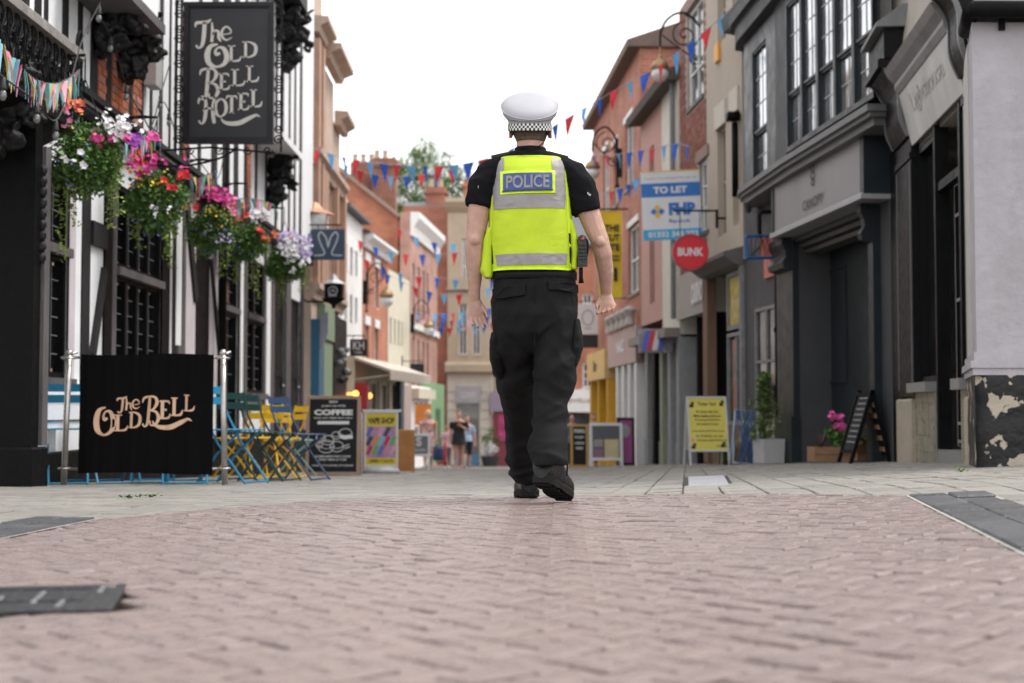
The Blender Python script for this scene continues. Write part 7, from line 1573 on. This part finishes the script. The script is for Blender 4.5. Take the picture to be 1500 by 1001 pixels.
# pouches hung on the vest sides
b_ = B(); b_.loft([ring(W_(x, y, -.02), hw*S, .05, 14, p=3) for x, y, hw in ((719, 335, 5), (716, 350, 8), (714, 375, 9), (713, 398, 9), (716, 408, 6))]); remesh(b_, 'side_pouch', yel, cop, .006, 3, lambda p, n: .005*noise.noise(p*24))
b_ = B(); b_.loft([ring(W_(x, y, -.02), hw*S, .055, 14, p=3) for x, y, hw in ((834, 322, 4), (839, 345, 7), (842, 370, 7), (840, 396, 5))]); remesh(b_, 'side_pouch', yel, cop, .006, 3, lambda p, n: .005*noise.noise(p*24))
b_ = B(); b_.box(W_(845, 348).x, W_(859, 348).x, PY-.09, PY-.05, W_(850, 393).z, W_(850, 352).z, .004); rd = b_.build('radio', mat('radio_plastic', (.014, .014, .015), .45, .2, 30, .3, 90), cop)
b_ = B(); b_.ball(V((W_(852, 352).x, PY-.07, W_(852, 352).z)), .02, 12, 8, 1, 1, .8); b_.build('radio_top', mat('radio_plastic', (.014, .014, .015), .45), rd, smooth=True)
b_ = B(); q = W_(852, 354); b_.ball((q.x, PY-.092, q.z), .007, 10, 6); b_.build('red_button', mat('red_button', (.5, .03, .02), .4), rd, smooth=True)
b_ = B(); b_.tube(crom([W_(853, 350, -.07), W_(860, 352, -.09), W_(861, 365, -.09), W_(859, 380, -.08)], 5), .0045, 6); b_.build('radio_cable', blackw, rd, smooth=True)
for k in range(5): b_ = B(); z = W_(850, 362+k*5).z; b_.box(W_(847, 350).x, W_(857, 350).x, PY-.096, PY-.089, z-.004, z+.003); b_.build('radio_rib', mat('radio_plastic', (.014, .014, .015), .45), rd)
b_ = B(); b_.tube([W_(851, 392, -.07), W_(851, 406, -.07), W_(851.5, 415, -.07)], [.009, .009, .012], 8); b_.build('baton_tip', blackw, rd, smooth=True)
b_ = B(); b_.tube(crom([W_(757, 214, -.045), W_(768, 217, -.058), W_(785, 216, -.056), W_(796, 209, -.05), W_(801, 196, -.0), W_(799, 188, .03)], 6), .0028, 6); b_.build('earpiece_wire', blackw, cop)
# --- trousers
tr = B(); PEL = [(782, 400, 58, .118, .01), (783, 412, 60, .125, .01), (784, 435, 62.5, .138, .01), (784, 462, 63.5, .142, .01), (784, 488, 60, .122, .015), (784, 505, 46, .09, .02), (784, 518, 22, .05, .02)]
tr.loft([ring(W_(c, y)+V((0, dy, 0)), hw*S, d, 30, p=2.4) for c, y, hw, d, dy in PEL])
def leg(L_):
    C = [W_(*c) for c, rx, ry in L_]; tr.loft([ring(C[i], rx, ry, 24, p=2.2) for i, (c, rx, ry) in enumerate(L_)])
leg([((754, 455, .0), .096, .118), ((754, 490, .03), .099, .116), ((754, 525, .08), .108, .112), ((758, 560, .16), .102, .108), ((763, 595, .27), .085, .098), ((766, 630, .38), .082, .094), ((768, 660, .47), .083, .094), ((770, 682, .54), .080, .094), ((772, 698, .585), .071, .09), ((774, 707, .60), .060, .08)])
leg([((815, 455, .0), .096, .118), ((815, 490, .0), .099, .118), ((814, 525, -.01), .097, .114), ((813, 560, -.02), .092, .106), ((807, 590, -.035), .078, .096), ((805, 620, -.06), .074, .092), ((804, 645, -.10), .076, .092), ((804, 662, -.130), .080, .092), ((804, 673, -.145), .082, .092), ((804, 681, -.152), .073, .086)])
KN = [W_(758, 595, .27), W_(808, 590, -.035)]
def ridge(x, y, z): return 1-2*abs(noise.noise(V((x, y, z))))
def trfold(p, n):
    h = p.z; X_ = p.x-.09; s = 1 if X_ > .02 else -1
    wx = X_+.03*noise.noise(V((X_*5, p.y*5, h*4))); wh = h+.03*noise.noise(V((X_*4+9, p.y*4, h*4)))
    d = .009*noise.noise(V((X_*6, p.y*6, h*7)))+.004*ridge(X_*16, p.y*14, h*9)
    for (q, wd, am, ph, fr, br) in ((.13, .12, .011, .25, 17, 5), (.30, .16, .0075, -.5, 13, 5), (.55, .16, .0085, .55, 12, 5), (.74, .13, .0075, -.6, 12, 4), (.90, .12, .004, .9, 14, 5)):
        g_ = math.exp(-((h-q)/wd)**2); f = ph*s; a_ = wh*cos(f)+wx*sin(f); c_ = -wh*sin(f)+wx*cos(f)
        d += 2.7*am*g_*(ridge(c_*br+q*7, p.y*4, a_*fr)-.35)*(.6+.7*noise.noise(V((X_*7+q*3, p.y*5, h*6))))
    return d
trou = remesh(tr, 'trousers', trm, cop, .0075, 5, trfold)
b_ = B(); b_.loft([ring(W_(782, y)+V((0, .01, 0)), 61*S+o, .122+o, 30, p=2.4) for y, o in ((411, .004), (410, .008), (399, .008), (398, .004))]); b_.build('belt', mat('leather_belt', (.005, .005, .0055), .5, spec=.2), cop, smooth=True)
def tpatch(nm, pts, dep, rdist=.15):
    """pocket or flap: outline in pixels puffed out behind the thigh"""
    b = B(); cx = sum(p[0] for p in pts)/len(pts); cy = sum(p[1] for p in pts)/len(pts); R_ = []
    for k, o in ((1.0, -.01), (1.0, dep*.8), (.97, dep), (.9, dep*1.02)):
        R_.append([V((W_(cx+(x-cx)*k, cy+(y-cy)*k).x, PY+.01-(rdist*(1-(abs(x-784)/72)**2.6)**(1/2.6) if abs(x-784) < 71 else .02)-o+.004, W_(x, cy+(y-cy)*k).z)) for x, y in pts])
    b.loft(R_); return b.build(nm, trm, trou, smooth=False)
tpatch('pocket_flap', [(721, 426), (736, 424), (752, 422), (769, 420), (769, 436), (752, 438), (736, 440), (722, 440)], .007, .143); tpatch('pocket_flap', [(802, 416), (816, 417), (832, 418), (846, 420), (846, 432), (832, 430), (816, 428), (802, 428)], .007, .143)
b_ = B(); b_.loft([ring(W_(x, y, d), rx, ry, 16, p=3) for (x, y, d), rx, ry in (((727, 487, .03), .022, .07), ((727, 500, .04), .032, .082), ((728, 525, .07), .036, .085), ((731, 548, .12), .028, .075), ((733, 556, .14), .018, .06))]); remesh(b_, 'cargo_pocket', trm, trou, .006, 3, lambda p, n: .004*noise.noise(p*26))
b_ = B(); b_.loft([ring(W_(x, y, d), rx, ry, 16, p=3) for (x, y, d), rx, ry in (((842, 468, .0), .020, .07), ((843, 485, .0), .030, .082), ((844, 510, -.01), .034, .085), ((838, 535, -.01), .026, .075), ((834, 545, -.02), .016, .06))]); remesh(b_, 'cargo_pocket', trm, trou, .006, 3, lambda p, n: .004*noise.noise(p*26))
b_ = B(); b_.tube([W_(783, y, -.138+(y-410)*.0003) for y in range(412, 520, 12)], .003, 5); b_.build('seat_seam', trm, trou)
# --- boots
bootm = mat('black_leather', (.005, .005, .0055), .38, .25, 14, .25, 90, spec=.3); solem = mat('boot_sole', (.010, .010, .010), .75, .3, 20, .4, 60, spec=.2)
def boot(ankle, pitch, yaw, top, label=None):
    """built pointing away (+y), heel at the back, then pitched about the toe"""
    T = Matrix.Translation(ankle) @ Matrix.Rotation(yaw, 4, 'Z') @ Matrix.Rotation(pitch, 4, 'X') @ Matrix.Diagonal((1.14, 1.08, 1.1, 1))
    up = B(T); R_ = []
    for y, w_, z0, z1 in ((-.100, .026, .012, .13), (-.094, .044, .008, .17), (-.06, .050, .006, .19), (-.01, .050, .006, .18), (.04, .050, .006, .135), (.09, .055, .006, .105), (.14, .057, .006, .088), (.18, .049, .006, .078), (.205, .028, .01, .06)):
        R_.append([V((w_*sin(a)*(1 if cos(a) > 0 else .8+.2*abs(sin(a))), y, (z0+z1)/2-(z1-z0)/2*cos(a))) for a in [2*pi*k/18 for k in range(18)]])
    up.loft(R_)
    Ti = T.inverted(); t2 = Ti @ top; up.loft([ring(V((0, -.03, .09)).lerp(t2, k), .056-.004*k, .068-.004*k, 16) for k in (0, .35, .7, 1)])
    o = remesh(up, 'boot', bootm, cop, .0055, 3, lambda p, n: .002*noise.noise(p*30))
    s = B(T); out = [(w_, y) for y, w_ in ((-.098, .02), (-.09, .037), (-.06, .043), (-.02, .042), (.03, .041), (.08, .05), (.14, .054), (.18, .046), (.205, .02))]; P = [(x, y) for x, y in out]+[(-x, y) for x, y in reversed(out)]; k = len(P)
    zb = lambda y: .0 if (y < -.01 or y > .06) else .008
    s.add([(x, y, zb(y)) for x, y in P]+[(x*1.03, y*1.01, .024) for x, y in P]+[(x*.96, y*.98, .034) for x, y in P], [tuple(range(k-1, -1, -1)), tuple(range(2*k, 3*k))]+[(a+i, a+(i+1) % k, a+k+(i+1) % k, a+k+i) for a in (0, k) for i in range(k)]); so = s.build('sole', solem, o)
    for i in range(6):
        t = B(T); y = -.08+i*.052; w_ = .034; t.box(-w_, w_, y, y+.022, -.006, .002); t.build('tread', solem, so)
    l_ = B(T)
    for i in range(4): l_.tube([(-.03, .05-i*.014, .118+i*.016), (.03, .045-i*.014, .121+i*.016)], .003, 5)
    l_.tube(crom([(.04, .0, .15), (.062, .01, .12), (.06, .03, .08), (.064, .02, .06)], 4), .0035, 5); l_.build('laces', blackw, o)
    return o
la = W_(774, 700, .62); boot(V((la.x, la.y+.02, gs(la.y)+.006)), radians(-4), radians(4), W_(772, 694, .585))
ra = W_(803, 700, -.15); pit = radians(-17); zt = .19*sin(-pit); boot(V((ra.x+.002, ra.y+.025, zt+.01)), pit, radians(-22), W_(803, 668, -.14))
# --- cap
capw = mat('cap_white', (.35, .35, .38), .6, .05, 8, .15, 200); HB = W_(777, 184)+V((0, .03, 0))
def tring(c, rx, ry, tilt, n=40):
    return ring(c, rx, ry, n, V((1, 0, 0)), V((0, cos(tilt), sin(tilt))))
def capz(y): return V((W_(776, y).x, HB.y, W_(776, y).z))
t1, t2 = radians(10), radians(36); ce = capz(154)+V((0, .005, 0))
b_ = B(); up_ = V((0, -sin(t2), cos(t2)))
b_.loft([tring(capz(186), .099, .113, t1), tring(capz(178), .100, .114, t1), tring(capz(176), .101, .115, radians(11)), tring(capz(172)+V((0, .003, 0)), .110, .123, radians(17)), tring(capz(166)+V((0, .004, 0)), .124, .136, radians(25)), tring(ce-up_*.004, .1335, .146, t2), tring(ce, .1345, .147, t2), tring(ce+up_*.004, .132, .145, t2), tring(ce+up_*.015, .124, .136, t2), tring(ce+up_*.026, .104, .114, t2), tring(ce+up_*.034, .064, .07, t2), tring(ce+up_*.037, .01, .012, t2)])
cap = b_.build('cap', capw, cop, smooth=True)
b_ = B(); R0 = tring(ce+up_*.001, .1352, .1477, t2, 48); b_.tube(R0+[R0[0]], .0022, 6); b_.build('cap_piping', mat('cap_piping', (.45, .45, .5), .6), cap, smooth=True)
b_ = B(); b_.loft([tring(capz(190.3), .1005, .1145, t1, 48), tring(capz(190.3), .1025, .1165, t1, 48), tring(capz(180.0), .1030, .117, t1, 48), tring(capz(180.0), .1005, .1145, t1, 48)]); bandm = b_.build('cap_band', mat('cap_band_black', (.012, .012, .014), .6), cap)
b_ = B(); N = 66
for r in range(3):
    y0, y1 = 190-(r)*3.3, 190-(r+1)*3.3; A0 = tring(capz(y0), .1034, .1174, t1, N); A1 = tring(capz(y1), .1036, .1176, t1, N)
    for k in range(N):
        if (k+r) % 2 == 0: b_.add([A0[k], A0[(k+1) % N], A1[(k+1) % N], A1[k]], [(0, 1, 2, 3)])
b_.build('chequered_band', mat('chequer_white', (.66, .66, .66), .6), bandm)
b_ = B(); q = capz(186); P = []
for k in range(13): a = pi*k/12; P.append((V((q.x+.1*cos(a), q.y+.11*sin(a), q.z+.015*sin(a))), V((q.x+.102*cos(a), q.y+.11*sin(a)+.055*sin(a)**.8, q.z+.01-.035*sin(a)))))
b_.v = [p for a in P for p in a]; b_.f = [(2*i, 2*i+1, 2*i+3, 2*i+2) for i in range(12)]; k = len(b_.v); b_.v += [v+V((0, 0, .003)) for v in b_.v]; b_.f += [tuple(i+k for i in reversed(f)) for f in b_.f]; b_.build('peak', bootm, cap)

# ================================================================== PEOPLE FARTHER DOWN THE STREET
def figure(label, px, Y, H, skc, hairc, hair_len, top, dress, legs_c, arms, stride=.12, turn=0, wide=1.0, z0=0.0, seated=False, hairless=False):
    """small figure: body in one skin; garments and hair as children. H height; dress: (zTop, zBottom, flare) in fractions of H or None"""
    x = atY(px, 676, Y).x; sk = mat('skin_%02d' % int(skc[0]*100), skc, .55, .1, 8); b = B(); f = H; k = wide
    P = lambda u, y, z: V((u*f, y*f, z*f))
    b.loft([ring(P(0, dy, z), rx*f, ry*f, 14) for z, rx, ry, dy in ((.84, .028, .03, .0), (.868, .03, .034, -.004), (.89, .037, .043, -.008), (.93, .043, .052, -.006), (.965, .04, .05, -.002), (.99, .022, .03, 0), (1.0, .006, .008, 0))])
    b.tube([P(0, -.052, .93), P(0, -.066, .912), P(0, -.055, .905)], [.005*f, .008*f, .006*f], 6); b.ball(P(0, -.042, .876), .016*f, 8, 5); b.tube([P(-.012, -.053, .893), P(.012, -.053, .893)], .004*f, 5)
    for s in (-1, 1): b.ball(P(s*.018, -.048, .936), .007*f, 6, 5); b.ball(P(s*.043, 0, .925), .014*f, 6, 5, .4, .7, 1.2)
    b.loft([ring(P(0, 0, z), rx*f*k, ry*f*k, 16, p=2.4) for z, rx, ry in ((.48, .085, .06), (.54, .095, .07), (.62, .078, .058), (.70, .09, .064), (.77, .105, .062), (.81, .10, .05), (.835, .05, .04), (.86, .03, .032))])
    for s, st_ in ((-1, stride), (1, -stride)):
        limb(b, [(P(s*.05*k, 0, .5), .055*f*k, .06*f*k), (P(s*.05, -st_*.35, .38), .048*f*k, .052*f*k), (P(s*.046, -st_*.6, .27), .036*f*k, .04*f*k), (P(s*.045, -st_*.75, .2), .034*f*k, .038*f*k), (P(s*.044, -st_, .06), .021*f, .024*f), (P(s*.044, -st_, .03), .022*f, .026*f)], 12)
        b.loft([ring(P(s*.048, -st_-y, .016), .022*f, .014*f, 8, V((1, 0, 0)), V((0, 0, 1))) for y in (-.03, 0, .05, .085)])
    for s, A_ in zip((-1, 1), arms):
        pts = [P(s*.108*k, 0, .79)]+[P(*q) for q in A_]; limb(b, [(pts[0], .03*f*k, .032*f*k), (pts[1], .023*f*k, .025*f*k), (pts[1].lerp(pts[2], .5), .02*f, .022*f), (pts[2], .0135*f, .0145*f)], 10)
        d = (pts[2]-pts[1]).normalized(); a_ = d.cross(V((0, 1, 0))); a_ = a_.normalized() if a_.length > .1 else V((1, 0, 0)); b.loft([ring(pts[2]+d*(q*f), w_*f, .009*f, 8, a_, d.cross(a_)) for q, w_ in ((-.005, .013), (.02, .021), (.045, .022))])
        for i in range(4): o = (i-1.5)*.011*f; b.tube([pts[2]+d*.04*f+a_*o, pts[2]+d*.07*f+a_*o*1.15-V((0, .004*f, 0)), pts[2]+d*(.09-.006*abs(i-1.5))*f+a_*o*1.2-V((0, .012*f, 0))], .0048*f, 6)
        b.tube([pts[2]+d*.012*f-a_*.018*f, pts[2]+d*.035*f-a_*.034*f, pts[2]+d*.055*f-a_*.036*f], .0055*f, 6)
    o = remesh(b, 'person', sk, None, .0085 if H > 1.4 else .007, 2); o.location = (x, Y, gz(x, Y)+z0); o.rotation_euler = (0, 0, turn); tag(o, label, 'person'); o['off'] = (0, 0, 0)
    class _P: pass
    def child(bb, nm, m, vox=.014, fn=None):
        c = remesh(bb, nm, m, None, vox, 3, fn or (lambda p, n: .006*noise.noise(p*9))); c.parent = o; return c
    if not hairless:
        h = B(); h.loft([ring(P(0, dy, z), rx*f, ry*f, 14) for z, rx, ry, dy in ((.985-hair_len, .03, .02, .03), (.95-hair_len*.5, .046, .04, .022), (.935, .049, .046, .016), (.97, .047, .052, .004), (.998, .03, .035, .002), (1.008, .01, .012, .002))])
        for s in (-1, 1):
            if hair_len > .1: h.tube([P(s*.04, -.01, .97), P(s*.05, -.015, .92), P(s*.055, -.02, .97-hair_len)], [.014*f, .017*f, .01*f], 8)
        child(h, 'hair', mat('hair_%02d%02d' % (int(hairc[0]*99), int(hairc[2]*99)), hairc, .6, .3, 30, .4, 90), .01)
    if dress:
        g = B(); g.loft([ring(P(0, 0, z), rx*f*k, ry*f*k, 20, p=2.3) for z, rx, ry in dress]); 
        for s, A_ in zip((-1, 1), arms):
            if top.get('sleeve'): q = P(s*.108*k, 0, .79); e = P(*A_[0]); limb(g, [(q-V((s*.02*f, 0, 0)), .036*f*k, .04*f*k), (q, .038*f*k, .041*f*k), (q.lerp(e, top['sleeve']), .034*f*k, .036*f*k)], 12)
        child(g, top['name'], top['mat'], .012, lambda p, n: .007*noise.noise(V((p.x*11, p.y*11, p.z*4))))
    if legs_c:
        g = B()
        g.loft([ring(P(0, 0, z), rx*f*k, ry*f*k, 18, p=2.3) for z, rx, ry in ((.58, .085, .066), (.53, .1, .076), (.47, .1, .074))])
        for s, st_ in ((-1, stride), (1, -stride)): limb(g, [(P(s*.05*k, 0, .5), .062*f*k, .068*f*k), (P(s*.05, -st_*.35, .38), .055*f*k, .06*f*k), (P(s*.046, -st_*.6, .27), .045*f*k, .05*f*k), (P(s*.044, -st_*.85, legs_c[1]), .036*f, .042*f)], 12)
        child(g, legs_c[2], legs_c[0], .012)
    sh_ = B()
    for s, st_ in ((-1, stride), (1, -stride)): sh_.loft([ring(P(s*.048, -st_-y, .014), .026*f, (.018 if y < .08 else .012)*f, 10, V((1, 0, 0)), V((0, 0, 1))) for y in (-.04, -.02, .03, .08, .095)])
    child(sh_, 'shoes', top.get('shoes', black), .009)
    return o
DR = lambda hem, fl: [(.80, .102, .058), (.77, .110, .068), (.70, .096, .070), (.62, .086, .066), (.55, .104, .08), (hem+.1, fl*.85, fl*.7), (hem, fl, fl*.85)]
def floralmat():
    m = mat('floral_print', (.55, .33, .33), .8, .1, 8); n = m.node_tree.nodes; l = m.node_tree.links; tc = n.new('ShaderNodeTexCoord'); v = n.new('ShaderNodeTexVoronoi'); v.inputs['Scale'].default_value = 11; l.new(tc.outputs['Object'], v.inputs['Vector'])
    cr = n.new('ShaderNodeValToRGB'); e = cr.color_ramp; e.interpolation = 'CONSTANT'; e.elements[0].color = (.62, .40, .38, 1); e.elements[1].position = .35; e.elements[1].color = (.55, .15, .16, 1)
    for p, c in ((.5, (.60, .48, .50, 1)), (.68, (.30, .22, .42, 1)), (.8, (.62, .36, .18, 1)), (.9, (.6, .5, .48, 1))): q = e.elements.new(p); q.color = c
    sp_ = n.new('ShaderNodeSeparateColor'); l.new(v.outputs['Color'], sp_.inputs[0]); l.new(sp_.outputs[0], cr.inputs[0]); l.new(cr.outputs[0], n['Principled BSDF'].inputs['Base Color']); return m
armd = ((-.135, .0, .64), (-.15, -.03, .50)), ((.135, .0, .64), (.15, -.03, .50))
figure('woman with long blonde hair in a flowery dress walking towards the camera', 627, 41.5, 1.68, (.55, .33, .26), (.62, .47, .27), .16, {'name': 'flowery_dress', 'mat': floralmat(), 'sleeve': .25, 'shoes': mat('pale_shoe', (.5, .4, .35), .6)}, DR(.2, .13), None, armd, .1, wide=1.12)
figure('woman in a short black dress with one hand raised to her chest', 672, 41.5, 1.68, (.48, .27, .20), (.10, .06, .04), .06, {'name': 'black_dress', 'mat': mat('black_dress', (.012, .012, .014), .8), 'sleeve': .75, 'shoes': mat('tan_shoe', (.4, .22, .15), .6)}, DR(.40, .125), None, (((-.135, 0, .64), (-.14, -.03, .50)), ((.16, -.02, .65), (.045, -.10, .72))), .06, wide=1.12)
figure('child in a pale pink top and grey trousers between the two women', 655, 42.2, 1.30, (.42, .24, .18), (.07, .045, .035), .05, {'name': 'pink_top', 'mat': mat('pale_pink_top', (.62, .46, .52), .8), 'sleeve': .7, 'shoes': white_s}, DR(.46, .11), (mat('grey_trousers', (.2, .2, .22), .8), .08, 'grey_trousers'), armd, .08)
figure('person in a pale blue shirt half hidden behind the woman in black', 684, 43.4, 1.60, (.48, .28, .21), (.12, .08, .06), .05, {'name': 'blue_shirt', 'mat': mat('pale_blue_shirt', (.33, .45, .62), .8), 'sleeve': .8}, DR(.50, .115), (mat('dark_shorts', (.02, .02, .03), .8), .32, 'dark_shorts'), armd, .16)
figure('bald person seen above the dark chalk menu board', 838, 33.4, 1.22, (.50, .28, .21), (.1, .06, .04), .04, {'name': 'blue_top', 'mat': mat('slate_top', (.12, .14, .18), .8), 'sleeve': .8}, DR(.46, .115), (mat('dark_shorts', (.02, .02, .03), .8), .06, 'trousers'), armd, .05, hairless=True)
figure('dark haired person seen above the white A-board', 870, 34.0, 1.24, (.50, .28, .21), (.06, .035, .025), .04, {'name': 'dark_top', 'mat': mat('maroon_top', (.15, .05, .06), .8), 'sleeve': .8}, DR(.46, .115), (mat('dark_shorts', (.02, .02, .03), .8), .06, 'trousers'), armd, .05)
# carried bags
for px, Y, z, m_, lab in ((642, 41.2, .42, mat('navy_bag', (.03, .05, .14), .7), 'navy bag held by the woman in the flowery dress'), (652, 41.7, .40, mat('red_strap', (.5, .06, .06), .7), 'narrow red carrier bag beside the child')):
    q = atY(px, 676, Y); z += gs(Y); t = thing('carrier_bag', lab, 'bag', (q.x, Y, z)); T = Matrix.Translation((q.x, Y, z)); b_ = B(T); hh = .2 if 'navy' in lab else .34; ww = .16 if 'navy' in lab else .05
    b_.loft([ring(V((0, 0, zz)), ww*s_3, .06*s_3, 12, p=3) for zz, s_3 in ((-hh, .85), (-hh*.5, 1), (hh*.5, .95), (hh, .8))]); b_.build('bag_body', m_, t, smooth=True); b_ = B(T); b_.tube(crom([(-ww*.5, 0, hh), (-ww*.3, 0, hh+.16), (ww*.3, 0, hh+.16), (ww*.5, 0, hh)], 5), .01, 6); b_.build('handle', m_, t)
